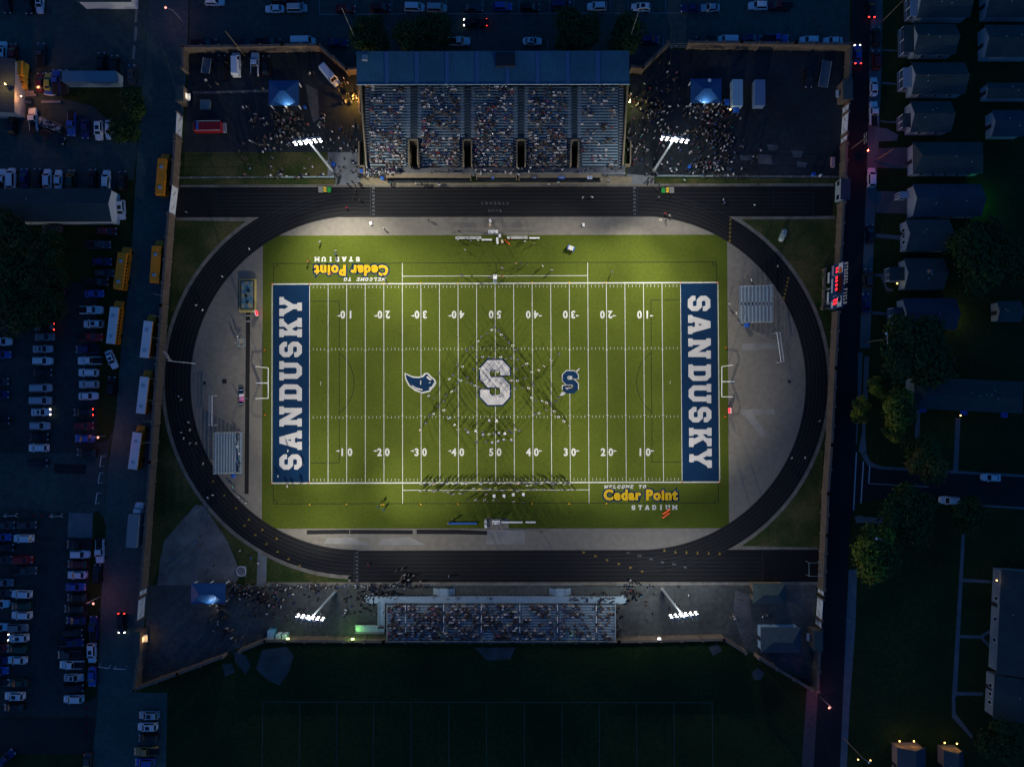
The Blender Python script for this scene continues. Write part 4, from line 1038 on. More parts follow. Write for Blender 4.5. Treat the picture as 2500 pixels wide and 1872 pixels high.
pavilion(466, 1423, 551, 1473, 'blue roofed pavilion at bottom left with people queuing in front', 1.0, spot=(.6, 210, .9))
p = W(1732, 197, 4); t = thing('satellite_dish', 'small round satellite dish on the right blue pavilion roof', 'dish', (p.x, p.y, 0))
bm = NB(); lathe(bm, [(.45, .12), (.3, .02), (.05, 0)], (0, 0, 4.0), 14); obj('reflector', bm, M_white, t); bm = NB(); tube(bm, [(0, 0, 3.2), (0, 0, 4.0)], .05); obj('stem', bm, M_dark, t)
t = thing('portable_toilet', 'pale blue portable toilet with slatted roof against the bottom wall', 'toilet', W(668, 1542), 0, 'portable toilets by the bottom wall')
bm = NB(); box(bm, (0, 0, 1.1), (1.5, 1.9, 2.2)); obj('cabin', bm, mat('toilet_blue', (.10, .35, .5), .5), t)
bm = NB()
for k in range(6): box(bm, (0, -.8 + k * .32, 2.26), (1.5, .22, .14))
obj('roof', bm, mat('toilet_roof', (.4, .6, .65), .5), t)
for i, x in enumerate((686, 701)):
    t = thing('portable_toilet', ('left' if i == 0 else 'right') + ' one of two pale green portable toilets standing side by side', 'toilet', W(x, 1548), 0, 'portable toilets by the bottom wall')
    bm = NB(); box(bm, (0, 0, 1.1), (1.15, 1.2, 2.2)); obj('cabin', bm, mat('toilet_green', (.2, .5, .42), .5), t)
    bm = NB(); box(bm, (0, 0, 2.27), (1.2, 1.25, .12), taper=.85); obj('roof', bm, mat('toilet_pale', (.55, .75, .6), .5), t)
    bm = NB(); box(bm, (0, .61, 1.0), (.8, .04, 1.7)); obj('door', bm, M_white, t)

def house(x0, y0, x1, y1, label, axis='x', roofm=None, wallm=None, h=3.0, rise=1.9, porch=None, group='houses along the right hand street', cat='house', name='house', windows='l', rz=0.0, hip=0.0, chimney=None, vents=2, lean=0):
    """pixels are the roof outline at the eaves"""
    a, b = W(x0, y1, h), W(x1, y0, h); c = (a + b) / 2; sx, sy = (b.x - a.x) / 2, (b.y - a.y) / 2
    t = thing(name, label, cat, (c.x, c.y, 0), rz, group)
    roofm = roofm or M_shingle; wallm = wallm or M_siding
    ov = .35; wx, wy = sx - ov, sy - ov
    bm = NB(); rh = h + rise
    if axis == 'x':
        V = [bm.verts.new(p) for p in ((-wx, -wy, 0), (wx, -wy, 0), (wx, wy, 0), (-wx, wy, 0), (-wx, -wy, h), (wx, -wy, h), (wx, wy, h), (-wx, wy, h), (-wx, 0, rh - .12), (wx, 0, rh - .12))]
        F_ = ((0, 1, 5, 4), (2, 3, 7, 6), (1, 2, 6, 9, 5), (3, 0, 4, 8, 7), (3, 2, 1, 0)) if not hip else ((0, 1, 5, 4), (2, 3, 7, 6), (1, 2, 6, 5), (3, 0, 4, 7), (3, 2, 1, 0))
    else:
        V = [bm.verts.new(p) for p in ((-wx, -wy, 0), (wx, -wy, 0), (wx, wy, 0), (-wx, wy, 0), (-wx, -wy, h), (wx, -wy, h), (wx, wy, h), (-wx, wy, h), (0, -wy, rh - .12), (0, wy, rh - .12))]
        F_ = ((0, 1, 5, 8, 4), (2, 3, 7, 9, 6), (1, 2, 6, 5), (3, 0, 4, 7), (3, 2, 1, 0)) if not hip else ((0, 1, 5, 4), (2, 3, 7, 6), (1, 2, 6, 5), (3, 0, 4, 7), (3, 2, 1, 0))
    for f in F_: bm.faces.new([V[i] for i in f])
    w = obj('wall', bm, wallm, t)
    bm = NB()
    if axis == 'x': e = [(-sx, -sy, h), (sx, -sy, h), (sx, sy, h), (-sx, sy, h), (-sx + hip, 0, rh), (sx - hip, 0, rh)]; fs = ((0, 1, 5, 4), (2, 3, 4, 5)) + (((1, 2, 5), (3, 0, 4)) if hip else ())
    else: e = [(-sx, -sy, h), (sx, -sy, h), (sx, sy, h), (-sx, sy, h), (0, -sy + hip, rh), (0, sy - hip, rh)]; fs = ((3, 0, 4, 5), (1, 2, 5, 4)) + (((0, 1, 4), (2, 3, 5)) if hip else ())
    V = [bm.verts.new(p) for p in e]
    for f in fs: bm.faces.new([V[i] for i in f])
    g = bmesh.ops.extrude_face_region(bm, geom=list(bm.faces)); bmesh.ops.translate(bm, verts=[v for v in g['geom'] if isinstance(v, bmesh.types.BMVert)], vec=(0, 0, .16))
    bmesh.ops.recalc_face_normals(bm, faces=bm.faces)
    r = obj('roof', bm, roofm, t)
    bm = NB()
    if axis == 'x': tube(bm, [(-sx + hip, 0, rh + .17), (sx - hip, 0, rh + .17)], .09, 5)
    else: tube(bm, [(0, -sy + hip, rh + .17), (0, sy - hip, rh + .17)], .09, 5)
    obj('ridge_cap', bm, roofm, r)
    for k in range(vents):
        bm = NB(); u = (rng.random() - .5) * 1.2; v = (rng.random() - .5) * .8
        zz = rh - (abs(v) if axis == 'x' else abs(u)) * rise + .2
        lathe(bm, [(.10, -.3), (.10, .25), (.16, .28), (.05, .36)], (u * sx, v * sy, zz), 8); obj('roof_vent', bm, M_steel, r)
    if chimney:
        bm = NB(); box(bm, (chimney[0] * sx, chimney[1] * sy, rh + .2), (.7, .7, 1.6)); obj('chimney', bm, M_brick, r)
    if 'l' in windows:
        n = 3 if wy > 2.8 else 2
        for k in range(n):
            y = (k - (n - 1) / 2) * wy * 1.25 / n
            bm = NB(); box(bm, (-wx - .03, y, 1.7), (.08, .95, 1.2)); f = obj('window', bm, M_white, t); bm = NB(); box(bm, (-wx - .06, y, 1.7), (.06, .75, 1.0)); obj('pane', bm, M_glass, f)
    if 's' in windows:
        n = max(2, int(wx / 1.6))
        for k in range(n):
            x = (k - (n - 1) / 2) * wx * 1.8 / n
            bm = NB(); box(bm, (x, -wy - .03, 1.7), (.95, .08, 1.2)); f = obj('window', bm, M_white, t); bm = NB(); box(bm, (x, -wy - .06, 1.7), (.75, .06, 1.0)); obj('pane', bm, M_glass, f)
    if porch:
        px0, py0, px1, py1, kind = porch
        a, b = W(px0, py1, 2.7), W(px1, py0, 2.7); u0, v0, u1, v1 = a.x - c.x, a.y - c.y, b.x - c.x, b.y - c.y
        bm = NB(); box(bm, ((u0 + u1) / 2, (v0 + v1) / 2, .22), (u1 - u0, v1 - v0, .44)); p = obj('porch', bm, mat('porch_boards', (.2, .2, .2), .9), t)
        bm = NB()
        if kind == 'gable':
            m = (v0 + v1) / 2; V = [bm.verts.new(q) for q in ((u0, v0, 2.6), (u1, v0, 2.6), (u1, m, 3.5), (u0, m, 3.5), (u0, v1, 2.6), (u1, v1, 2.6))]
            bm.faces.new([V[i] for i in (0, 1, 2, 3)]); bm.faces.new([V[i] for i in (3, 2, 5, 4)])
            g = bmesh.ops.extrude_face_region(bm, geom=list(bm.faces)); bmesh.ops.translate(bm, verts=[v for v in g['geom'] if isinstance(v, bmesh.types.BMVert)], vec=(0, 0, .12)); bmesh.ops.recalc_face_normals(bm, faces=bm.faces)
        else: box(bm, ((u0 + u1) / 2, (v0 + v1) / 2, 2.7), (u1 - u0, v1 - v0, .14))
        obj('porch_roof', bm, {'pale': mat('pale_porch_roof', (.30, .36, .42), .8), 'dark': roofm, 'gable': roofm}[kind], p)
        for v in (v0 + .15, (v0 + v1) / 2, v1 - .15):
            bm = NB(); box(bm, (u0 + .15, v, 1.5), (.14, .14, 2.3)); obj('porch_post', bm, M_white, p)
        bm = NB(); box(bm, (u0 + .12, (v0 + v1) / 2, .9), (.06, v1 - v0, .08)); box(bm, ((u0 + u1) / 2, v0 + .1, .9), (u1 - u0, .06, .08)); obj('porch_rail', bm, M_white, p)
    else:
        bm = NB(); box(bm, (-wx - .03, -wy * .1 if 'l' not in windows else wy * .28, 1.05), (.07, .95, 2.1)); d = obj('door', bm, M_dark, t)
        bm = NB(); box(bm, (-wx - .1, -wy * .1 + .3 if 'l' not in windows else wy * .28 + .3, 1.0), (.08, .06, .1)); obj('handle', bm, M_steel, d)
    return t
house(2239, -40, 2366, 44, 'dark roofed house cut by the top edge beside the street', porch=(2222, -10, 2240, 40, 'pale'))
house(2230, 60, 2331, 134, 'dark roofed house with dark flat porch, second from the top', porch=(2207, 62, 2232, 128, 'dark'), windows='s')
house(2225, 154, 2354, 231, 'house with a bright pale flat porch roof, third from the top', porch=(2205, 166, 2228, 214, 'pale'), windows='s')
house(2222, 248, 2320, 323, 'small house with white railed porch and roof vents, fourth from the top', porch=(2204, 277, 2223, 311, 'dark'), windows='s', vents=3)
house(2229, 348, 2398, 425, 'long dark house with arched front and wide driveway', windows='s', roofm=M_shingle, hip=1.2)
house(2228, 450, 2394, 529, 'long blue roofed house with white gable and small white porch', roofm=M_shingle2, porch=(2196, 468, 2220, 484, 'pale'), windows='s')
house(2211, 536, 2317, 613, 'house with white gable wall and three front windows', roofm=M_shingle3, windows='l')
house(2207, 631, 2303, 707, 'house with pink tinted flat porch and skylight', porch=(2172, 652, 2208, 685, 'dark'), windows='s', chimney=(.0, .05))
house(2203, 728, 2332, 805, 'house with white trimmed gabled porch beside the big dark tree', porch=(2180, 750, 2210, 790, 'gable'), roofm=M_shingle2, windows='')
house(2406, -30, 2520, 43, 'dark roofed garage at the top right corner', windows='', group='garages and sheds behind the houses', cat='garage', name='garage', h=2.7, rise=1.4)
house(2404, 62, 2520, 140, 'garage with pale blue gable front and dark window', windows='', group='garages and sheds behind the houses', cat='garage', name='garage', h=3.0, rise=1.6)
house(2407, 203, 2520, 241, 'long low shed with pale end wall behind the third house', windows='', group='garages and sheds behind the houses', cat='garage', name='garage', h=2.6, rise=.9)
house(2421, 270, 2496, 334, 'square garage with pale front behind the fourth house', windows='', group='garages and sheds behind the houses', cat='garage', name='garage', h=2.7, rise=1.4, roofm=M_shingle2)
house(2434, 735, 2492, 786, 'small garage with pale front behind the gabled porch house', windows='', group='garages and sheds behind the houses', cat='garage', name='garage', h=2.6, rise=1.0, roofm=M_shingle3)
ap = house(2232, 926, 2496, 1003, 'long apartment block with grey roof and three blue entrance canopies', name='apartment_block', cat='apartment block', windows='s', h=4.4, rise=1.9, rz=-.045, wallm=mat('apartment_wall', (.20, .25, .27), .8), group='apartment blocks on the lawn', hip=2.0, vents=6)
for x, y in ((2253, 1002), (2353, 1009), (2452, 1015)):
    p = W(x, y, 2.6); bm = NB(); box(bm, (p.x, p.y + .3, 2.6), (1.6, 1.4, .14))
    o = obj('entrance_canopy', bm, M_blueplastic); o.parent = ap; o.matrix_parent_inverse = (Matrix.Translation(ap.location) @ Matrix.Rotation(ap.rotation_euler.z, 4, 'Z')).inverted()
house(2440, 1392, 2540, 1646, 'apartment block with pale wall and lit entrance at the right edge', name='apartment_block', cat='apartment block', axis='y', windows='l', h=3.3, rise=2.0, rz=-.06, group='apartment blocks on the lawn', vents=3, roofm=M_shingle, wallm=mat('apartment_wall', (.20, .25, .27), .8))
house(2426, 1650, 2540, 1756, 'lower apartment wing with pale wall below the lit entrance', name='apartment_block', cat='apartment block', axis='y', windows='l', h=3.3, rise=1.8, rz=-.06, group='apartment blocks on the lawn', vents=1, roofm=M_shingle, wallm=mat('apartment_wall'))
house(2191, 1823, 2259, 1920, 'dark roofed house with orange lit porch at the bottom edge, left', axis='y', windows='', roofm=M_shingle2, wallm=M_brick, group='small houses at the bottom right corner')
house(2305, 1829, 2351, 1920, 'narrow dark roofed house with orange lit porch at the bottom edge, right', axis='y', windows='', roofm=M_shingle2, wallm=M_brick, group='small houses at the bottom right corner')
house(1838, 1424, 1918, 1472, 'grey hip roofed storage building beside the end of the lower track', windows='', roofm=M_shingle3, wallm=M_stone, group='stadium buildings at the bottom right', cat='building', name='storage_building', hip=2.3, rise=1.2, vents=0)
house(1857, 1530, 1955, 1592, 'hip roofed concession building with bright blue lit front wall', windows='', roofm=mat('teal_roof', (.05, .075, .09), .9, var=.15, stripes=(1, .35, .1)), wallm=mat('pale_blue_wall', (.35, .5, .6), .8), group='stadium buildings at the bottom right', cat='building', name='concession_building', hip=2.6, rise=1.6, vents=0)
# left side buildings
house(-70, 144, 37, 276, 'blue grey roofed workshop at the left edge with an orange lamp', axis='y', windows='', roofm=M_shingle2, group='buildings beside the left lot', cat='workshop', name='workshop', h=4.2, rise=.8, vents=0)
house(-80, 461, 274, 542, 'long dark roofed building with white gable end beside the left lot', windows='', wallm=mat('white_siding', (.6, .62, .6), .8), group='buildings beside the left lot', cat='building', name='long_building', h=4.0, rise=1.5, vents=1)
house(186, -60, 322, 6, 'white walled building cut by the top edge at upper left', windows='', wallm=mat('white_siding', (.6, .62, .6), .8), group='buildings beside the left lot', cat='building', name='long_building', h=3.6, rise=1.0, vents=0)

def small_lamp(px, py, z, label, power, color, es_mat, group='lit lamps around the neighbourhood', radius=.15, name='porch_lamp', dz=0.0):
    P = W(px, py, z); t = thing(name, label, 'lamp', (P.x, P.y, 0), 0, group)
    bm = NB(); tube(bm, [(0, 0, 0), (0, 0, z - .1)], .05, 6); obj('lamp_post', bm, M_dark, t)
    bm = NB(); lathe(bm, [(.08, -.12), (.2, 0), (.14, .16), (.04, .2)], (0, 0, z), 8); obj('lamp_glass', bm, es_mat, t)
    pointlight('lamp', (P.x, P.y, z + .35 + dz), power, color, radius, t)
M_redlamp = mat('red_lamp_lit', (1, .3, .2), .3, emit=(1, .16, .06), es=9)
M_greenlit = mat('green_flood_lit', (.2, .9, .2), .3, emit=(.15, 1, .15), es=2)
small_lamp(13, 206, 6.2, 'bright orange lamp above the workshop roof at the left edge', 700, (1, .45, .08), M_warm)
small_lamp(52, 236, 3.5, 'orange lamp between the workshop and the stacked planks', 420, (1, .35, .12), M_warm)
small_lamp(2119, 368, 4.2, 'orange red lamp at the kerb opposite the wide driveway', 420, (1, .08, .07), M_redlamp)
small_lamp(2397, 490, 2.0, 'green garden lamp behind the long blue roofed house', 170, (.12, 1, .05), M_greenlit)
small_lamp(2340, 770, 2.2, 'yellow yard lamp behind the gabled porch house', 150, (1, .72, .1), M_warm)
small_lamp(2190, 692, 2.0, 'small porch lamp beside the pink porch house', 9, (1, .9, .5), M_warm)
small_lamp(2196, 1808, 1.9, 'orange porch lamp left of the bottom left small house', 40, (1, .6, .08), M_warm)
small_lamp(2231, 1808, 1.9, 'orange porch lamp right of the bottom left small house', 40, (1, .6, .08), M_warm)
small_lamp(2306, 1812, 1.9, 'orange porch lamp left of the bottom right small house', 40, (1, .66, .08), M_warm)
small_lamp(2336, 1814, 1.9, 'orange porch lamp right of the bottom right small house', 40, (1, .62, .08), M_warm)
small_lamp(2433, 1416, 3.2, 'orange entrance lamp on the right edge apartment block', 24, (1, .5, .25), M_warm)
small_lamp(2447, 1537, 3.2, 'white entrance lamp on the right edge apartment block', 8, (.9, .95, 1), M_cool)
small_lamp(2095, 1853, 1.0, 'tiny path lamp on the dark lawn at the bottom, left', 1.5, (1, .7, .3), M_warm)
small_lamp(2125, 1855, 1.0, 'tiny path lamp on the dark lawn at the bottom, right', 1.5, (1, .7, .3), M_warm)
small_lamp(2345, 1014, 2.2, 'reddish entrance lamp under the middle blue canopy', 16, (1, .35, .2), M_warm)

# ================================================================== street lamps, poles, masts
def leaning(base, top, z, label, name, cat, group, arm=None, crossarms=0, lit=None, m=M_wood, r=.14):
    """upright pole: its foot is seen at base, its tip (z metres up) towards top"""
    B = W(*base); t = thing(name, label, cat, B, 0, group)
    bm = NB(); tube(bm, [(0, 0, 0), (0, 0, z)], r, 8, r1=r * .6); obj('pole', bm, m, t)
    for k in range(crossarms):
        bm = NB(); box(bm, (0, 0, z - .4 - k * .9), (.14, 2.4, .14)); 
        ca = obj('crossarm', bm, M_wood, t)
        for y in (-1.05, -.5, .5, 1.05):
            b2 = NB(); lathe(b2, [(.05, 0), (.09, .1), (.04, .25)], (0, y, z - .33 - k * .9), 6); obj('insulator', b2, M_white, ca)
    if arm:
        d = Vector((arm[0], arm[1], 0)); bm = NB(); tube(bm, [(0, 0, z - .3), d + Vector((0, 0, z))], .06, 6); obj('lamp_arm', bm, M_steel, t)
        bm = NB(); lathe(bm, [(.12, -.1), (.28, 0), (.2, .14), (.05, .18)], d + Vector((0, 0, z)), 10); obj('lamp_head', bm, mat('street_lamp_lit', (1, .5, .4), .3, emit=(1, .35, .25), es=2) if lit else M_white, t)
        if lit: pointlight('street_light', B + d + Vector((0, 0, z - .4)), lit[0], lit[1], .3, t)
    return t
UG = 'utility poles along the streets'
leaning((597, 136), (562, 85), 11.5, 'bare wooden pole rising over the north wall beside the white van', 'utility_pole', 'pole', UG)
leaning((2147.7, 59), (2200, 10), 11, 'utility pole with lamp leaning over the lawn at the top right', 'utility_pole', 'pole', UG, arm=(-.8, 1.2), lit=None)
leaning((2066, 372), (2092, 350), 10, 'utility pole with two crossarms beside the right wall', 'utility_pole', 'pole', UG, crossarms=2)
leaning((2109, 836), (2182, 826), 11, 'utility pole with crossarm beside the big dark tree', 'utility_pole', 'pole', UG, crossarms=1, arm=(-.4, 1.2))
leaning((2135, 394), (2188, 362), 8.5, 'thin utility pole at the corner of the wide driveway', 'utility_pole', 'pole', UG)
leaning((2099, 1296), (2148, 1304), 10.5, 'utility pole in the tree below the crosswalk', 'utility_pole', 'pole', UG, arm=(-1.4, .3))
leaning((2058, 1799.5), (2113, 1840), 10, 'utility pole with lamp at the bottom of the right street', 'utility_pole', 'pole', UG, arm=(1.2, -.8))
leaning((257, 1064), (222, 1063), 6.0, 'slim street lamp at the grass corner of the left lot', 'street_lamp', 'street lamp', 'street lamps along the left street', arm=(1.8, 0), lit=(247, (1, .28, .25)), m=M_steel, r=.09)
leaning((246, 1455), (215, 1475), 6.0, 'slim street lamp beside the lower verge of the left street', 'street_lamp', 'street lamp', 'street lamps along the left street', arm=(1.8, 0), lit=(280, (1, .2, .25)), m=M_steel, r=.09)
leaning((452, 60), (440, 30), 6.5, 'slim street lamp at the top left street corner', 'street_lamp', 'street lamp', 'street lamps along the left street', arm=(-1.6, .5), lit=(170, (1, .25, .2)), m=M_steel, r=.09)
leaning((1172, 100), (1170, 68), 7.0, 'thin steel lamp pole behind the grandstand roof', 'street_lamp', 'street lamp', 'thin poles behind the grandstand', m=M_steel, r=.07)
leaning((2003, 1700), (1995, 1740), 6.0, 'slim street lamp at the bottom of the right street', 'street_lamp', 'street lamp', 'street lamps along the right street', arm=(-.6, 0), lit=(214, (1, .22, .22)), m=M_steel, r=.09)
leaning((880, 124), (865, 90), 19, 'thin aerial mast at the left corner of the grandstand roof', 'aerial_mast', 'mast', 'aerial masts at the grandstand corners', m=M_steel, r=.08)
leaning((1528, 124), (1539, 87), 19, 'thin aerial mast at the right corner of the grandstand roof', 'aerial_mast', 'mast', 'aerial masts at the grandstand corners', m=M_steel, r=.08)
for i, (x, y) in enumerate(((412, 727), (408, 777), (405, 829), (400, 875), (395, 926), (393, 977), (389, 1027), (385, 1077))):
    leaning((x - 2, y), (x - 36, y - 6), 7.0, 'banner pole on the left wall, %s of eight counted from the top' % ('first second third fourth fifth sixth seventh eighth'.split()[i]), 'banner_pole', 'pole', 'banner poles along the left stone wall', m=M_steel, r=.06)
# flagpole
t = leaning((477, 887.5), (409, 879), 13.7, 'white flagpole with striped flag inside the left curve of the track', 'flagpole', 'flagpole', None, m=M_white, r=.10)
def flagface(u0, u1, z0, z1, off, m, nm):
    bm = NB(); n = 8
    for i in range(n):
        a, b = u0 + (u1 - u0) * i / n, u0 + (u1 - u0) * (i + 1) / n
        f = lambda u: Vector((-.6 * u + .1 * sin(u * 4), .75 * u + .12 * sin(u * 5), 0))
        for zz0, zz1 in ((z0, z1),):
            face(bm, (f(a) + Vector((off, off, zz0 - a * .35)), f(b) + Vector((off, off, zz0 - b * .35)), f(b) + Vector((off, off, zz1 - b * .35)), f(a) + Vector((off, off, zz1 - a * .35))))
    obj(nm, bm, m, t)
for k in range(13): flagface(.05 if k < 6 else .05, 2.9, 11.7 + k * .14, 11.84 + k * .14, 0, M_redp if k % 2 == 0 else M_white, 'flag_stripe')
flagface(.04, 1.2, 12.54, 13.53, -.02, M_navy, 'flag_canton')

# ================================================================== scoreboard
b0, b1 = W(2029.7, 750, 3.0), W(2031, 655, 3.0)
SBL = 10.6; sbc = (W(2029.5, 703.5, 3.3)); sb = thing('scoreboard', 'navy scoreboard with red digits standing at the right wall', 'scoreboard', (sbc.x, sbc.y, 0), R(-2.5))
def sbox(nm, y, z, sy, sz, m, d=.06, x=-.22, parent=None):
    bm = NB(); box(bm, (x, y, z), (d, sy, sz)); return obj(nm, bm, m, parent or sb)
sbox('cabinet', 0, 6.5, SBL, 6.4, mat('scoreboard_blue', (.006, .045, .13), .6), .4, 0)
for y in (-3.6, 0, 3.6):
    bm = NB(); box(bm, (.1, y, 2.4), (.35, .35, 4.8)); obj('post', bm, M_steel, sb)
M_panel = mat('score_panel', (.55, .58, .62), .6)
for y, sy, z, sz, m in ((4.0, 2.3, 8.3, 2.2, M_panel), (-3.9, 2.4, 8.2, 2.2, M_panel), (0.2, 4.2, 8.2, 2.5, mat('dark_matrix', (.05, .008, .010), .5)), (4.0, 2.4, 4.4, .8, mat('pinkish_panel', (.4, .3, .35), .6)), (.4, 3.4, 4.2, .7, M_panel), (-4.2, 1.6, 4.5, 1.0, M_panel), (2.6, .1, 5.6, 1.6, M_panel), (-2.3, .1, 5.6, 1.6, M_panel)): sbox('panel', y, z, sy, sz, m)
for y, m in ((3.4, M_orange), (-3.4, M_navy)):
    bm = NB(); lathe(bm, [(.7, 0), (.7, .05)], (-.3, y, 8.3), 14, axis=(-1, 0, 0)); obj('team_badge', bm, m, sb)
for y, z in ((4.2, 6.5), (3.4, 6.5), (2.0, 6.5), (1.2, 6.5), (.2, 6.5), (-.8, 6.5), (-3.3, 5.7), (-4.1, 6.5), (-3.3, 6.7), (-4.1, 5.6)):
    bm = NB()
    for dy, dz, wy, wz in ((0, .42, .4, .10), (0, 0, .4, .10), (.22, .21, .1, .34), (-.22, -.21, .1, .34), (0, -.42, .4, .10)): box(bm, (-.27, y + dy, z + dz), (.05, wy, wz))
    obj('digit', bm, M_redled, sb)
bm = NB()                                                     # name over the board: reads from the field
for i, ch in enumerate('STROBEL FIELD'):
    if ch == ' ': continue
    w, loops = G[ch]
    for lp_ in (loops,):
        poly(bm, lp_, lambda x, y, i=i, w=w: Vector((-.12 + (y - 5) * .03, 4.6 - i * .76 - (x - w / 2) * .064, 10.2 + y * .11)))
obj('name_sign', bm, M_letter, sb)
for y, lab in ((2.6, 0), (-2.2, 0)):
    sbox('sponsor_board', y, 2.6, 2.6, .9, M_panel, .08, -.4)
sbm = [(1700 + x / 5.52, 600 + y / 5.52) for x, y in ((1700, 330), (1685, 850), (1840, 860))]
wall([sbm[0], sbm[1], sbm[2]], 'low tan planter wall under the scoreboard', None, 1.0, .3, M_cope, 50, 'planter_wall')
for i, (x, y) in enumerate(((2013, 674), (2013, 704), (2018, 690), (2018, 722), (2012, 738))):
    t = thing('shrub', 'round shrub in the scoreboard planter, %s from the top' % 'first second fourth third fifth'.split()[[0, 2, 1, 3, 4][i]] if False else 'round green shrub in the scoreboard planter, %s' % ('topmost', 'left middle', 'right upper', 'right lower', 'lowest')[i], 'shrub', W(x, y), 0, 'shrubs below the scoreboard')
    bm = NB()
    for k in range(220):
        u = Vector((rng.gauss(0, 1), rng.gauss(0, 1), rng.gauss(0, 1))).normalized() * (.75 + rng.random() * .3); u.z = abs(u.z) * 1.2
        a = Vector((rng.gauss(0, 1), rng.gauss(0, 1), rng.gauss(0, 1))).normalized() * .16; b = u.cross(a).normalized() * .16
        face(bm, (u - a, u - b, u + a, u + b))
    obj('foliage', bm, mat('shrub_leaf', (.07, .12, .02), .8), t); bm = NB(); tube(bm, [(0, 0, 0), (0, 0, .8)], .1, 6); obj('stem', bm, M_bark, t)
small_lamp(56, 655, 3.0, 'pale lamp shining up through the dark trees at the left', 130, (1, .95, .6), M_warm)
# ================================================================== trees
def crown_mesh(seed, n, leafm):
    r = random.Random(seed); bm = NB()
    lobes = []
    for k in range(11):
        a = r.random() * 2 * pi; rad = .62 * math.sqrt(r.random()); lobes.append((Vector((rad * cos(a), rad * sin(a), (r.random() - .35) * .75)), .26 + r.random() * .2))
    lobes.append((Vector((0, 0, .3)), .5))
    for k in range(n):
        c, rr = lobes[r.randrange(len(lobes))]
        d = Vector((r.gauss(0, 1), r.gauss(0, 1), r.gauss(0, 1))).normalized()
        p = c + d * rr * (.55 + .5 * r.random())
        if r.random() < .06: p += d * .12
        s = .035 + r.random() * .045
        nrm = (d + Vector((r.gauss(0, .6), r.gauss(0, .6), r.gauss(0, .6) + .3))).normalized()
        u = nrm.orthogonal().normalized(); u.rotate(Matrix.Rotation(r.random() * 6.28, 3, nrm)); v = nrm.cross(u)
        f = bm.faces.new([bm.verts.new(p + q) for q in (-u * s, -v * s * .6, u * s, v * s * .6)])
        f.material_index = 0 if (int((c.x + 2) * 5) + int((c.y + 2) * 5)) % 3 else 1
    me = bpy.data.meshes.new('foliage'); bm.to_mesh(me); bm.free()
    for m in leafm: me.materials.append(m)
    return me
L1 = mat('leaf_dark', (.022, .052, .006), .7, var=.3, scale=.8); L2 = mat('leaf_mid', (.036, .070, .007), .7, var=.3, scale=.8)
L3 = mat('leaf_yellow_floodlit', (.20, .20, .012), .7, var=.3, scale=.8); L4 = mat('leaf_brown', (.15, .105, .014), .7, var=.3, scale=.8)  # yellow leaf brightened: floodlight on the clumps is put into its colour
CR = {'g': [crown_mesh(s, 5200, (L1, L2)) for s in (1, 2)], 'y': [crown_mesh(s, 5200, (L2, L3)) for s in (3, 4)], 'b': [crown_mesh(5, 4800, (L2, L4))]}
def tree(px, py, rp, h, label, kind='g', group=None, squash=.9):
    rad = rp * S * 1.28; C0 = W(px, py, h * .62); B = Vector((C0.x, C0.y, 0))
    t = thing('tree', label, 'tree', B, rng.random() * 6.28, group)
    bm = NB(); hb = h * .45
    tube(bm, [(0, 0, 0), (.1, .05, hb * .5), (0, 0, hb), (.05, .1, h * .75)], .03 * h, 8, r1=.008 * h)
    for k in range(6):
        a = k * 1.05 + rng.random(); tube(bm, [(0, 0, hb * (.75 + .06 * k)), (cos(a) * rad * .35, sin(a) * rad * .35, hb * 1.15), (cos(a) * rad * .7, sin(a) * rad * .7, h * .7)], .012 * h, 6, r1=.003 * h)
    obj('trunk', bm, M_bark, t)
    ms = CR[kind]; me = ms[rng.randrange(len(ms))]
    o = bpy.data.objects.new('crown', me); COL.objects.link(o); o.parent = t
    o.location = (0, 0, h * .62); o.scale = (rad, rad, h * .38 * squash)
TG = 'dark street trees behind the grandstand'
tree(911, 88, 50, 9, 'round dark tree behind the left end of the grandstand roof', 'g', TG)
tree(1033, 78, 60, 10, 'largest dark tree behind the left half of the grandstand roof', 'g', TG)
tree(1397, 80, 60, 10, 'wide dark tree behind the right half of the grandstand roof', 'g', TG)
tree(1520, 86, 46, 9, 'smaller dark tree at the right corner of the grandstand roof', 'g', TG)
TL_ = 'dark trees over the left parking lot'
for x, y, r_, lab in ((36, 560, 52, 'topmost dark tree below the long left building'), (112, 602, 46, 'dark tree right of the topmost tree below the long building'), (42, 660, 62, 'big dark tree with a lit gap at the left edge'),
                     (126, 678, 42, 'dark tree above the parked cars of the left column'), (40, 748, 58, 'lowest dark tree at the left edge'), (108, 748, 44, 'dark tree leaning over the top of the left car column')):
    tree(x, y, r_, 11, lab, 'g', TL_)
tree(322, 262, 34, 8, 'dark tree on the verge between the left lot and the street', 'g', None); tree(310, 315, 38, 8, 'lower dark tree on the verge beside the two white cars', 'g', None)
TR_ = 'trees beside the right hand street'
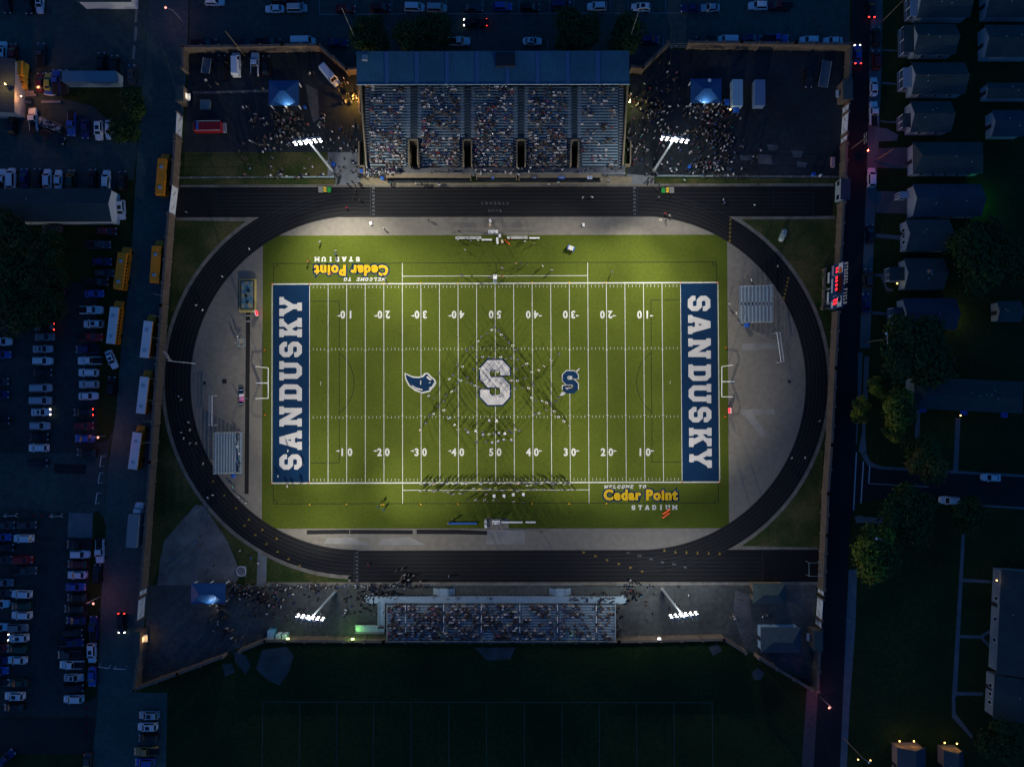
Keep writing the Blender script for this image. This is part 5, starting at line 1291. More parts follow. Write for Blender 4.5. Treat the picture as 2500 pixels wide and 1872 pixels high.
for x, y, r_, h, k, lab in ((2097, 990, 22, 8, 'y', 'narrow yellow green tree at the kerb, upper of two'), (2094, 1018, 20, 7, 'y', 'narrow yellow green tree at the kerb, lower of two'), (2143, 945, 26, 8, 'y', 'small yellow green tree left of the apartment block gable'),
                           (2195, 1000, 46, 11, 'y', 'large yellow lit tree in front of the apartment block gable'), (2174, 1052, 26, 9, 'y', 'small yellow tree below the large lit tree'), (2255, 1120, 50, 9, 'b', 'brownish tree beside the cross street'),
                           (2223, 1258, 68, 11, 'g', 'large tree on the corner below the cross street'), (2366, 1260, 44, 10, 'g', 'dark tree beside the lower white car'), (2140, 1350, 64, 11, 'y', 'wide tree with bare limbs beside the right street'),
                           (2245, 858, 88, 13, 'g', 'biggest dark tree beside the gabled porch house'), (2372, 640, 68, 12, 'g', 'dark tree behind the pink porch house'), (2398, 575, 42, 10, 'g', 'dark tree behind the white gable house'),
                           (2455, 640, 60, 11, 'g', 'dark tree at the right edge behind the houses'), (2437, 1812, 54, 10, 'g', 'dark tree at the bottom right corner'), (2240, 1880, 20, 5, 'g', 'small bush like tree between the bottom houses')):
    tree(x, y, r_, h, lab, k, TR_)

# ================================================================== vehicles
PAL = {'white': (.70, .71, .72, 1), 'silver': (.40, .42, .44, 1), 'grey': (.17, .18, .19, 1), 'black': (.010, .010, .011, 1), 'navy': (.012, .018, .10, 1), 'blue': (.04, .09, .36, 1),
       'red': (.34, .012, .014, 1), 'maroon': (.10, .012, .016, 1), 'dark green': (.012, .05, .03, 1), 'yellow green': (.30, .33, .05, 1), 'tan': (.40, .24, .08, 1), 'yellow': (.62, .34, .02, 1), 'charcoal': (.045, .048, .052, 1)}
def loft(bm, st, zb):
    rings = []
    for x, w, z in st:
        rings.append([bm.verts.new(p) for p in ((x, -w * .93, zb), (x, -w, zb + (z - zb) * .45), (x, -w * .97, z - .08), (x, -w * .82, z), (x, 0, z + .02), (x, w * .82, z), (x, w * .97, z - .08), (x, w, zb + (z - zb) * .45), (x, w * .93, zb))])
    for a, b in zip(rings, rings[1:]):
        for k in range(9): bm.faces.new((a[k], a[(k + 1) % 9], b[(k + 1) % 9], b[k]))
    bm.faces.new(rings[0]); bm.faces.new(rings[-1][::-1])
    bmesh.ops.recalc_face_normals(bm, faces=bm.faces)
#          L    W    body stations (x, halfwidth, z)                                      cabin base x0 x1, top x0 x1, belt z, roof z
CARS = {
 'sedan': (4.7, 1.82, [(-2.35, .70, .78), (-2.2, .86, .95), (-1.5, .91, 1.0), (0, .91, .98), (1.0, .91, .96), (1.9, .87, .86), (2.25, .74, .74), (2.35, .60, .66)], (-1.75, 1.15), (-1.15, .30), .97, 1.44),
 'suv': (4.75, 1.9, [(-2.37, .78, .95), (-2.25, .92, 1.08), (-1.5, .95, 1.12), (0, .95, 1.1), (1.0, .95, 1.08), (1.9, .91, .98), (2.25, .8, .86), (2.37, .66, .78)], (-2.3, 1.25), (-1.85, .45), 1.08, 1.72),
 'van': (5.1, 1.98, [(-2.55, .84, 1.0), (-2.45, .97, 1.12), (0, .99, 1.14), (1.4, .98, 1.1), (2.2, .92, .98), (2.5, .78, .82)], (-2.5, 1.75), (-2.2, .95), 1.1, 1.85),
 'pickup': (5.7, 1.98, [(-2.85, .90, 1.02), (-2.75, .98, 1.1), (0, .99, 1.12), (1.2, .98, 1.1), (2.4, .94, 1.04), (2.75, .82, .9), (2.85, .7, .8)], (-.75, 1.35), (-.5, .65), 1.1, 1.82)}
CARS['cargo_van'] = (5.9, 2.1, [(-2.95, .95, 1.2), (-2.85, 1.03, 1.3), (0, 1.05, 1.3), (1.7, 1.03, 1.25), (2.6, .95, 1.1), (2.9, .82, .9)], (-2.9, 2.1), (-2.8, 1.55), 1.28, 2.3)
def make_car(kind, sunroof=False, lit=''):
    L, Wd, st, (cb0, cb1), (ct0, ct1), zb, zr = CARS[kind]; w = Wd / 2
    t = thing('parked_car', 'x', 'car')
    bm = NB(); loft(bm, st, .28)
    wb, wt = w * .90, w * .74
    B4 = [(cb0, -wb, zb), (cb1, -wb, zb), (cb1, wb, zb), (cb0, wb, zb)]; T4 = [(ct0, -wt, zr), (ct1, -wt, zr), (ct1, wt, zr), (ct0, wt, zr)]
    vb = [bm.verts.new(p) for p in B4]; vt = [bm.verts.new(p) for p in T4]
    for i in range(4): bm.faces.new((vb[i], vb[(i + 1) % 4], vt[(i + 1) % 4], vt[i]))
    bm.faces.new(vt)
    obj('body', bm, M_car, t)
    bm = NB(); box(bm, ((ct0 + ct1) / 2, 0, zr + .02), (ct1 - ct0 - .04, wt * 2 - .04, .06), taper=.95); obj('roof', bm, M_car, t)
    def glass(nm, i, j, fx0=.07, fx1=.93, fz0=.14, fz1=.92):
        a, b, c, d = Vector(B4[i]), Vector(B4[j]), Vector(T4[j]), Vector(T4[i])
        n = (b - a).cross(d - a).normalized() * .012
        P = lambda u, v: a.lerp(b, u).lerp(d.lerp(c, u), v) + n
        bm = NB(); face(bm, (P(fx0, fz0), P(fx1, fz0), P(fx1, fz1), P(fx0, fz1))); obj(nm, bm, M_glass, t)
    glass('windscreen', 1, 2)
    if kind != 'cargo_van':
        glass('rear_window', 3, 0); 
        glass('side_window', 0, 1, .06, .90); glass('side_window', 2, 3, .10, .94)
    else: glass('side_window', 0, 1, .78, .95); glass('side_window', 2, 3, .05, .22)
    if sunroof:
        bm = NB(); box(bm, ((ct0 * .35 + ct1 * .65), 0, zr + .06), ((ct1 - ct0) * .42, wt * 1.25, .03)); obj('sunroof', bm, M_glass, t)
    if kind == 'pickup':
        bm = NB(); box(bm, ((-2.7 + cb0) / 2 - .05, 0, 1.13), (-cb0 + 2.7 - .25, w * 1.55, .03)); obj('cargo_bed', bm, mat('bed_recess_shade', (.016, .016, .018), .9), t)  # flat dark panel on top; the open bed's inner shade is its colour
    for x in (L * .29, -L * .30):
        for y in (-1, 1):
            bm = NB(); lathe(bm, [(.20, -.11), (.33, -.11), (.34, 0), (.33, .11), (.20, .11)], (x, y * (w - .09), .33), 12, axis=(0, 1, 0)); obj('wheel', bm, M_black, t)
    zf, zk = st[-2][2] - .12, st[1][2] - .12
    for y in (-1, 1):
        bm = NB(); box(bm, (st[-2][0] - .02, y * w * .70, zf + .08), (.32, .34, .14)); obj('headlight', bm, M_headon if 'h' in lit else M_head, t)
        bm = NB(); box(bm, (st[0][0] + .06, y * w * .74, zk), (.22, .32, .20)); obj('taillight', bm, M_tailon if 't' in lit else M_tail, t)
        bm = NB(); box(bm, (cb1 - .35, y * (w + .08), zb + .06), (.16, .2, .14)); obj('mirror', bm, M_car, t)
    return t
PROTO = {}
def proto(kind, sunroof, lit):
    k = (kind, sunroof, lit)
    if k not in PROTO: PROTO[k] = make_car(kind, sunroof, lit)
    return PROTO[k]
ORD = 'topmost|second|third|fourth|fifth|sixth|seventh|eighth|ninth|tenth|eleventh|twelfth|thirteenth|fourteenth|fifteenth|sixteenth|seventeenth|eighteenth|nineteenth|twentieth'.split('|')
KN = {'sedan': 'sedan', 'suv': 'hatchback', 'van': 'minivan', 'pickup': 'pickup', 'cargo_van': 'cargo van'}
CATS = {'sedan': 'car', 'suv': 'car', 'van': 'van', 'pickup': 'pickup', 'cargo_van': 'van'}
def put_car(px, py, spec, ang, label, group):
    kind, colr = spec[0], spec[1]; lit = spec[2] if len(spec) > 2 else ''
    P = W(px, py, .9); P.z = .012
    sun = kind in ('suv', 'sedan') and (int(px * 3 + py) % 3 == 0) and colr in ('white', 'silver', 'blue')
    o = dup(proto(kind, sun, lit), P, R(ang), label, group, PAL[colr], name={'pickup': 'pickup_truck', 'van': 'minivan', 'cargo_van': 'cargo_van'}.get(kind, 'parked_car'))
    o['category'] = CATS[kind]
    return o
TOT = {'s': 'sedan', 'u': 'suv', 'v': 'van', 'p': 'pickup', 'c': 'cargo_van'}
CC = {'w': 'white', 'i': 'silver', 'g': 'grey', 'k': 'black', 'n': 'navy', 'b': 'blue', 'r': 'red', 'm': 'maroon', 'd': 'dark green', 'y': 'yellow green', 't': 'tan', 'o': 'yellow', 'h': 'charcoal'}
def car_row(tile, cars, ang, place, frm, group, first='topmost'):
    """cars: x, y in the enlarged tile, code (type, colour, lit lamps)"""
    for i, (x, y, code, *extra) in enumerate(cars):
        px, py = tile(x, y); a = ang + (extra[0] if extra else 0) + rng.uniform(-1.6, 1.6)
        spec = (TOT[code[0]], CC[code[1]], code[2:])
        od = first if i == 0 else (('last' if i == len(cars) - 1 else ORD[i]) if len(cars) > 1 else '')
        if od == 'leftmost' and place.startswith('from'): od = 'first'
        if od in ('left', 'upper'): od += ' one'
        lit = {'': '', 't': ' with red tail lamps lit', 'h': ' with headlamps lit', 'ht': ' with all lamps lit'}[spec[2]]
        put_car(px, py, spec, a, f'{spec[1]} {KN[spec[0]]}{lit}, {od} {place}', group)
A0, A1, A2, A3, A4 = T(0, 0), T(0, 375), T(0, 750), T(0, 1125), T(0, 1497)
V = 90
car_row(A0, [(75, 40, 'sk'), (310, 50, 'uk'), (425, 38, 'sw')], -V, 'from the left in the row cut by the top edge', '', 'cars in the top left lot', 'leftmost')
car_row(A0, [(30, 550, 'uw'), (135, 570, 'sr'), (440, 590, 'ph')], V, 'from the left above the yellow truck', '', 'cars in the top left lot', 'leftmost')
car_row(A0, [(1095, 670, 'uk'), (1235, 700, 'uk'), (1415, 800, 'sh')], V, 'from the left of three dark cars above the long trailer', '', 'cars in the top left lot', 'leftmost')
car_row(A0, [(430, 890, 'sm'), (515, 885, 'sy'), (605, 880, 'pb'), (690, 880, 'ph')], V, 'from the left between yellow truck and long trailer', '', 'cars in the top left lot', 'leftmost')
car_row(A0, [(130, 1345, 'uk'), (355, 1290, 'pw', 5), (770, 1340, 'pb', 178), (915, 1390, 'sn', 180), (1065, 1405, 'uw', 180), (1175, 1395, 'sw', 180)], V, 'from the left in the row below the stacked planks', '', 'cars in the top left lot', 'leftmost')
car_row(A0, [(575, 1480, 'pk', -22)], 0, 'beside the loaded junk trailer', '', 'cars in the top left lot', 'parked slanted')
car_row(A1, [(20, 290, 'pw'), (120, 265, 'vw'), (255, 265, 'sn'), (395, 262, 'sk'), (510, 270, 'uw'), (625, 278, 'sw'), (765, 280, 'ud'), (995, 272, 'uk'), (1145, 282, 'uw'), (1320, 295, 'uk')], V, 'from the left in the row above the long roofed building', '', 'cars above the long left building', 'leftmost')
car_row(A1, [(1305, 605, 'uw', -176)], V, 'on the grass beside the white gable end', '', 'cars above the long left building', 'standing alone')
car_row(A1, [(565, 815, 'uh'), (530, 1360, 'ug'), (600, 1500, 'sm')], 180, 'of the cars under the dark left trees', '', 'cars under the left trees', 'topmost')
car_row(A1, [(1150, 840, 'um'), (1065, 985, 'ph'), (1095, 1165, 'sn'), (1120, 1290, 'sh'), (1040, 1385, 'pk'), (1010, 1510, 'sb')], 0, 'in the upper column right of the dark trees', '', 'cars in the column beside the school buses')
car_row(A2, [(980, 30, 'pw'), (1005, 180, 'uw', 180), (975, 320, 'pr'), (945, 455, 'pn', 180), (965, 575, 'pw', 180), (950, 705, 'uw', 180), (955, 830, 'ui', 180), (948, 957, 'sw'), (900, 1130, 'ukt', 180), (900, 1275, 'um'), (910, 1415, 'sb', 180), (935, 1565, 'uk', 180)], 0, 'in the column along the left street verge', '', 'cars in the column beside the verge')
car_row(A2, [(560, 60, 'sk'), (480, 210, 'ukt', 180), (475, 320, 'sg'), (455, 450, 'si'), (455, 578, 'uw'), (450, 705, 'sk'), (440, 870, 'vi'), (435, 1005, 'vi'), (437, 1130, 'swh'), (425, 1278, 'ui'), (410, 1395, 'sk'), (413, 1515, 'uw', 180), (402, 1680, 'uk')], 0, 'in the long column amid the left lot', '', 'cars in the middle column of the left lot')
car_row(A2, [(15, 370, 'uw'), (5, 510, 'sb'), (-18, 800, 'sh'), (-18, 940, 'sn'), (-10, 1222, 'sk')], 0, 'of the cars cut by the left edge below the trees', '', 'cars cut by the left edge')
car_row(A2, [(1200, 562, 'sw', 25)], -V, 'diagonally on the grass below the white roofed bus', '', 'cars on the verge', 'parked')
car_row(A2, [(1205, 855, 'uk', 0)], V, 'on the dark verge beside the white roofed buses', '', 'cars on the verge', 'standing')
car_row(A3, [(280, 690, 'sh'), (250, 835, 'uw', 180), (240, 1065, 'ur'), (265, 1180, 'ph'), (230, 1435, 'uw', 180), (230, 1560, 'ud', 180), (230, 1662, 'uw', 180), (190, 1797, 'ug'), (195, 1907, 'uw', 180), (180, 2027, 'ud', 180), (180, 2147, 'sw', 180), (190, 2392, 'sd', 180), (155, 2532, 'uw', 180), (150, 2652, 'uk', 180)], 0, 'in the lower left lot column, left of the lane', '', 'cars in the left column of the lower lot')
car_row(A3, [(50, 690, 'uh'), (10, 820, 'sb'), (40, 930, 'uk'), (20, 1060, 'uh'), (30, 1310, 'sg'), (10, 1420, 'sh'), (-10, 1540, 'uw'), (-15, 1790, 'sw'), (-15, 1902, 'skh'), (-20, 2015, 'sr'), (-15, 2150, 'sn'), (-20, 2260, 'sb'), (-20, 2390, 'sk')], 0, 'of the lower lot cars cut by the left edge', '', 'cars cut by the left edge')
car_row(A3, [(850, 900, 'pk', 180), (860, 1005, 'uw'), (835, 1110, 'um', 180), (830, 1228, 'sw', 180), (810, 1357, 'sb'), (830, 1470, 'uk', 180), (800, 1590, 'uk', 180), (815, 1720, 'sn', 180), (780, 1848, 'uk'), (770, 1955, 'pn'), (750, 2085, 'ph', 180), (770, 2195, 'pw', 180), (790, 2335, 'si'), (790, 2445, 'uk'), (790, 2565, 'uw', 180)], 0, 'in the lower left lot column beside the tree lined verge', '', 'cars in the right column of the lower lot')
car_row(A3, [(1075, 972, 'pw', 180), (1050, 1220, 'uk'), (1010, 1800, 'pn'), (990, 2067, 'uw', 180), (990, 2325, 'sb', 180)], V, 'of the cars parked on the lower verge along the street', '', 'cars on the lower verge')
car_row(A4, [(1310, 105, 'ukht')], -V, 'driving down the left street', '', 'cars driving on the streets', 'alone,')
car_row(A4, [(1605, 1095, 'ui', 180), (1590, 1220, 'uw', 180), (1600, 1340, 'uk', 180), (1572, 1485, 'pt', 180), (1562, 1605, 'ub', 180)], 0, 'in the short column below the slanting bottom left wall', '', 'cars below the bottom left wall')
car_row(A4, [(60, 1560, 'sn', 42), (940, 1612, 'sh', -90)], 0, 'of two dark cars at the bottom left edge', '', 'cars at the bottom left edge', 'left')
B0, B1, B2 = T(400, 0), T(850, 0), T(1300, 0)
TOPG = 'cars in the top parking row'; ROW2 = 'cars parked along the north wall'
car_row(B0, [(545, 18, 'uw'), (1195, 95, 'sw', 180), (1435, 90, 'vi'), (1960, 97, 'um')], 0, 'from the left in the top parking row, left part', '', TOPG, 'leftmost')
car_row(B0, [(1260, -2, 'ukh'), (1400, -4, 'skt')], 0, 'of two lit cars at the top edge', '', TOPG, 'left')
car_row(B0, [(440, 465, 'pk'), (880, 470, 'uk'), (1130, 455, 'pk'), (1505, 452, 'cw'), (1880, 462, 'sn')], 0, 'from the left in the row outside the top left wall', '', ROW2, 'leftmost')
car_row(B1, [(350, 85, 'um'), (715, 80, 'vw'), (955, 88, 'vi'), (1350, 82, 'sh'), (1665, 72, 'ub'), (1960, 80, 'uk')], 0, 'from the left in the top parking row above the trees', '', TOPG, 'leftmost')
car_row(B1, [(1370, 245, 'pkht', 180)], 0, 'driving left behind the grandstand roof', '', 'cars driving on the streets', 'alone,')
car_row(B1, [(1190, 448, 'pw'), (1985, 445, 'sw')], 0, 'of two white vehicles close behind the grandstand roof', '', ROW2, 'left')
car_row(B2, [(310, 58, 'vn'), (695, 72, 'uw', 180), (1170, 82, 'uw', 180), (1705, 88, 'sn', 180), (1920, 82, 'si', 180)], 0, 'from the left in the top parking row, right of centre', '', TOPG, 'leftmost')
car_row(B2, [(1260, 432, 'un'), (1870, 432, 'uk', 180), (2110, 432, 'vw', 180)], 0, 'from the left beside the silver double gate', '', ROW2, 'leftmost')
I0 = T(1700, 0, 5.52)
car_row(I0, [(835, 78, 'uw', 180), (1110, 80, 'pm', 180)], 0, 'of two vehicles at the right end of the top parking row', '', TOPG, 'left')
car_row(I0, [(740, 518, 'sn'), (1085, 520, 'pb'), (1525, 548, 'uw', 180), (1845, 552, 'sw', 180)], 0, 'from the left outside the top right wall', '', ROW2, 'leftmost')
J0, K0 = T(2050, 0, 4.914), T(2050, 300, 4.914)
car_row(J0, [(385, 95, 'skt'), (220, 650, 'sbht')], V, 'of two driving up the right street', '', 'cars driving on the streets', 'upper')
car_row(J0, [(440, 440, 'uk'), (440, 720, 'um'), (413, 1040, 'sw'), (410, 1355, 'pw')], V, 'in the kerbside column of the right street', '', 'cars parked on the right street')
car_row(K0, [(385, 655, 'uw'), (370, 1330, 'sk')], V, 'of two cars at the kerb below the red lit driveway', '', 'cars parked on the right street', 'upper')
car_row(T(2050, 600, 4.914), [(345, 390, 'uh'), (320, 690, 'sn')], V, 'of two dark cars at the kerb across from the scoreboard', '', 'cars parked on the right street', 'upper')
car_row(T(2050, 900, 4.914), [(1820, 1305, 'sw', -3), (1320, 1580, 'uw', -3)], 180, 'of two white cars on the cross street', '', 'cars parked on the cross street', 'upper')
car_row(B0, [(625, 720, 'pk'), (780, 698, 'cw'), (980, 690, 'pw'), (1100, 705, 'uk')], V, 'from the left inside the north lot wall', '', 'vehicles inside the north lot', 'leftmost')
car_row(B0, [(1790, 815, 'cw', 130)], -180, 'diagonally at the left end of the grandstand', '', 'vehicles inside the north lot', 'standing')
car_row(I0, [(1510, 1050, 'uk', 180)], V, 'beside the flat trailer in the right lot', '', 'vehicles inside the right lot', 'standing alone')
for p in PROTO.values(): trash(p)

# ---- buses, trucks, trailers
def make_bus(roofm, lit=False):
    t = thing('school_bus', 'x', 'bus')
    bm = NB(); loft(bm, [(-5.2, 1.12, 2.75), (-5.1, 1.2, 2.85), (3.6, 1.2, 2.85), (3.75, 1.14, 2.8)], .55); obj('body', bm, M_busyel, t)
    bm = NB(); loft(bm, [(3.7, 1.1, 1.6), (4.6, 1.08, 1.5), (5.2, 1.0, 1.35), (5.35, .9, 1.2)], .5); obj('hood', bm, M_busyel, t)
    bm = NB(); box(bm, (-.75, 0, 2.88), (8.9, 2.16, .08), taper=.985); r = obj('roof', bm, roofm, t)
    for x in (-3.4, 1.6):
        bm = NB(); box(bm, (x, .05, 2.95), (.75, .75, .1)); obj('roof_hatch', bm, M_alu, r)
    for s in (-1, 1):
        for k in range(10):
            bm = NB(); box(bm, (-4.7 + k * .86, s * 1.205, 2.2), (.66, .03, .62)); obj('window', bm, M_glass, t)
        bm = NB(); box(bm, (-.8, s * 1.215, 1.35), (8.6, .02, .09)); obj('side_stripe', bm, M_black, t)
        for x in (-3.1, 4.3):
            bm = NB(); lathe(bm, [(.3, -.14), (.48, -.14), (.5, 0), (.48, .14), (.3, .14)], (x, s * 1.05, .5), 12, axis=(0, 1, 0)); obj('wheel', bm, M_black, t)
        bm = NB(); tube(bm, [(3.8, s * 1.1, 2.2), (4.9, s * 1.35, 2.1), (5.0, s * 1.35, 1.6)], .04, 5); box(bm, (5.0, s * 1.38, 1.75), (.1, .25, .45)); obj('mirror', bm, M_black, t)
        bm = NB(); box(bm, (5.36, s * .75, .98), (.08, .26, .26)); obj('headlight', bm, M_head, t)
        bm = NB(); box(bm, (-5.22, s * .9, 1.3), (.06, .26, .26)); obj('taillight', bm, M_tailon if lit else M_tail, t)
    bm = NB(); face(bm, [(3.78, -1.0, 1.62), (3.78, 1.0, 1.62), (3.775, .95, 2.6), (3.775, -.95, 2.6)]); obj('windscreen', bm, M_glass, t)
    return t
by, bw = make_bus(M_busyel), make_bus(M_white)
for x, y, a, pr, lab in ((400, 428, 86, by, 'yellow school bus parked against the top of the left wall'), (386, 640, 86.5, by, 'yellow school bus beside the wall, directly above the white roofed buses'), (301, 656, 83, by, 'yellow roofed school bus with its windows showing on the verge'),
                         (283, 788, 84, bw, 'white roofed school bus on the verge below the yellow one'), (364.6, 822, 84, bw, 'topmost white roofed bus in the line along the left wall'), (355.5, 957, 84, bw, 'middle white roofed bus in the line along the left wall'), (337, 1092, 83, bw, 'lowest white roofed bus tinted pink by a street lamp')):
    P = W(x, y, 1.6); P.z = .012; dup(pr, P, R(a), lab, 'school buses along the left street')
trash(by); trash(bw)
def wheels(t, xs, w, r=.45):
    for x in xs:
        for s in (-1, 1):
            bm = NB(); lathe(bm, [(r * .6, -.13), (r * .97, -.13), (r, 0), (r * .97, .13), (r * .6, .13)], (x, s * w, r), 12, axis=(0, 1, 0)); obj('wheel', bm, M_black, t)
def box_truck(px, py, ang, L, w, h, label, boxm, cabm, cat='truck', name='box_truck', cab=True, group=None, pieces=None):
    P = W(px, py, h / 2); P.z = .012; t = thing(name, label, cat, P, R(ang), group)
    bl = L - (2.6 if cab else 0)
    bm = NB(); box(bm, (-L / 2 + bl / 2, 0, .9 + (h - .9) / 2), (bl, w, h - .9)); obj('cargo_box', bm, boxm, t)
    bm = NB(); box(bm, (-L / 2 + bl / 2, 0, h + .03), (bl + .06, w + .06, .06)); obj('roof', bm, boxm, t)
    bm = NB(); box(bm, (0, 0, .7), (L - .6, w * .5, .3)); obj('chassis', bm, M_dark, t)
    bm = NB(); box(bm, (-L / 2 - .02, 0, .95 + (h - 1) / 2), (.05, w * .9, h - 1.15)); obj('rear_door', bm, M_alu, t)
    if cab:
        x0 = L / 2 - 2.5
        bm = NB(); loft(bm, [(x0, w * .44, 1.5), (x0 + 1.3, w * .44, 1.45), (x0 + 2.2, w * .42, 1.3), (x0 + 2.5, w * .36, 1.1)], .5); obj('cab_body', bm, cabm, t)
        bm = NB(); box(bm, (x0 + .6, 0, 1.85), (1.2, w * .84, .8), taper=.82); obj('cab', bm, cabm, t)
        bm = NB(); face(bm, [(x0 + 1.21, -w * .36, 1.52), (x0 + 1.21, w * .36, 1.52), (x0 + 1.11, w * .33, 2.18), (x0 + 1.11, -w * .33, 2.18)]); obj('windscreen', bm, M_glass, t)
        wheels(t, (-L / 2 + 1.2, L / 2 - 1.0), w / 2 - .12)
    else:
        wheels(t, (-L / 2 + 1.0, -L / 2 + 2.0), w / 2 - .12)
        bm = NB(); tube(bm, [(L / 2, -.5, .6), (L / 2 + 1.1, 0, .55), (L / 2, .5, .6)], .06, 6); obj('drawbar', bm, M_dark, t)
    return t
box_truck(334, 1280, 86, 10.4, 2.5, 3.5, 'white box truck with grey roof parked at the left wall below the buses', mat('truck_box', (.22, .25, .26), .6), M_white)
box_truck(230, 196, 180, 13.0, 2.6, 3.9, 'long pale semi trailer in the top left lot', mat('trailer_teal', (.16, .24, .28), .6), M_white, 'trailer', 'cargo_trailer', False)
box_truck(54, 186, -92, 6.0, 2.5, 2.9, 'yellow box truck lit orange beside the workshop', mat('truck_yellow', (.55, .30, .03), .6), mat('truck_yellow', ()), 'truck', 'box_truck')
box_truck(1796, 233, -90, 6.4, 2.5, 2.9, 'blue white food trailer with side awnings right of the pavilion', mat('trailer_bluewhite', (.28, .42, .5), .5), M_white, 'trailer', 'food_trailer', False, 'trailers in the right lot')
box_truck(1850, 233, -90, 6.2, 2.5, 3.0, 'blue roofed box trailer with pale side standing apart at right', mat('trailer_blue', (.13, .2, .32), .5), M_white, 'trailer', 'cargo_trailer', False, 'trailers in the right lot')
for x, y, sx, sy, lab in ((1775, 250, 1.2, 1.5, 'blue awning on the left side of the food trailer'), (1797, 269, 1.5, 1.3, 'blue awning at the lower end of the food trailer')):
    p = W(x, y, 2.3); t = thing('awning', lab, 'awning', (p.x, p.y, 0), 0, 'awnings of the food trailer')
    bm = NB(); box(bm, (0, 0, 2.3), (sx, sy, .08)); obj('canopy', bm, M_blueplastic, t)
    bm = NB()
    for u in (-1, 1):
        for v in (-1, 1): tube(bm, [(u * sx * .45, v * sy * .45, 0), (u * sx * .45, v * sy * .45, 2.3)], .04, 5)
    obj('pole', bm, M_steel, t)
small_lamp(1783, 268, 2.4, 'bright lamp at the corner of the food trailer', 40, (1, .8, .5), M_warm)
small_lamp(1811, 217, 2.0, 'cream lamp on the far side of the food trailer', 22, (1, .9, .5), M_warm)
t = thing('fire_truck', 'red fire truck with silver rails and tailboard in the north lot', 'fire truck', W(510, 312, 1.2).xy.to_3d(), R(181))
bm = NB(); loft(bm, [(-3.4, 1.1, 2.3), (-3.3, 1.22, 2.4), (3.2, 1.22, 2.4), (3.55, 1.05, 2.2)], .5); obj('body', bm, M_redp, t)
bm = NB(); box(bm, (.2, 0, 2.5), (5.6, 1.7, .2)); obj('roof', bm, mat('fire_truck_roof', (.25, .01, .015), .5), t)
bm = NB(); box(bm, (2.2, 0, 2.75), (.4, 1.7, .25)); obj('light_bar', bm, M_blueplastic, t)
bm = NB()
for y in (-1.15, 1.15): tube(bm, [(-3.3, y, 2.55), (2.8, y, 2.55)], .07, 6)
obj('side_rail', bm, M_alu, t)
bm = NB(); box(bm, (-3.75, 0, .8), (.7, 2.3, .5)); obj('tailboard', bm, M_steel, t)
bm = NB(); face(bm, [(3.45, -.95, 1.5), (3.45, .95, 1.5), (3.3, .9, 2.25), (3.3, -.9, 2.25)]); obj('windscreen', bm, M_glass, t)
wheels(t, (-2.2, 2.3), 1.1)
def flat_trailer(px, py, ang, L, w, label, load):
    t = thing('flat_trailer', label, 'trailer', W(px, py, .5).xy.to_3d(), R(ang), None)
    bm = NB(); box(bm, (0, 0, .7), (L, w, .14)); obj('deck', bm, load, t)
    bm = NB()
    for s in (-1, 1): box(bm, (0, s * w / 2, .85), (L, .08, .3))
    obj('side_rail', bm, M_steel, t); wheels(t, (-.8, .3), w / 2 + .1, .35)
    bm = NB(); tube(bm, [(L / 2, -.6, .6), (L / 2 + 1.3, 0, .5), (L / 2, .6, .6)], .05, 5); obj('drawbar', bm, M_dark, t); return t
flat_trailer(505, 162, 82, 3.8, 2.0, 'grey canvas covered trailer at left inside the north lot', mat('grey_canvas', (.11, .13, .14), .8))
flat_trailer(2013, 182, 80, 6.6, 2.2, 'long pale flat trailer in the right lot beside the wall', mat('trailer_deck', (.085, .12, .14), .8, var=.3, scale=2))
ft = flat_trailer(123, 306, -22, 6.2, 1.9, 'trailer loaded with pale junk behind the white pickup', mat('trailer_floor', (.05, .06, .06), .8))
for k in range(26):
    bm = NB(); box(bm, (rng.uniform(-2.8, 2.8), rng.uniform(-.7, .7), .95 + rng.random() * .3), (.3 + rng.random() * .6, .25 + rng.random() * .4, .3), rng.random() * 3)
    obj('load_piece', bm, mat('junk_%d' % (k % 3), [(.30, .34, .36), (.12, .13, .14), (.2, .22, .24)][k % 3], .7), ft)
for i, (x, y, L, lab) in enumerate(((300, 1032, 4.7, 'long pale plank stack lit orange below the yellow truck'), (285, 1106, 2.6, 'short plank stack below the long lit one'), (558, 1106, 4.7, 'greyish plank stack right of the lit ones'), (330, 1000, 2.2, 'small slanted plank above the long stack'))):
    px, py = A0(x, y); t = thing('plank_stack', lab, 'planks', W(px, py), 0, 'plank stacks in the top left lot')
    for k in range(3): bm = NB(); box(bm, (0, -.22 + k * .22, .25), (L, .2, .3)); obj('plank', bm, mat('pale_plank', (.30, .27, .25), .9), t)
px, py = A0(555, 1018); t = thing('covered_boat', 'small boat under a blue and white cover beside the planks', 'boat', W(px, py), -.15)
bm = NB(); loft(bm, [(-1.3, .55, .8), (0, .62, .85), (1.0, .5, .85), (1.5, .1, .9)], .35); obj('hull', bm, M_white, t); bm = NB(); box(bm, (-.2, 0, .95), (2.0, .9, .16), taper=.7); obj('cover', bm, M_blueplastic, t)
t = thing('low_utility_box', 'flat grey green square lid in the north lot above the fire truck', 'utility box', W(504, 259)); bm = NB(); box(bm, (0, 0, .4), (2.3, 2.3, .8)); obj('cabinet', bm, mat('box_green', (.10, .15, .16), .8), t); bm = NB(); box(bm, (0, 0, .84), (2.4, 2.4, .08)); obj('lid', bm, mat('lid_green', (.12, .18, .19), .8), t)
t = thing('pallet_box', 'pinkish flat crate beside the right wall', 'crate', W(2031, 398)); bm = NB(); box(bm, (0, 0, .4), (.8, 2.4, .8)); obj('crate_body', bm, mat('pink_crate', (.45, .25, .27), .8), t)
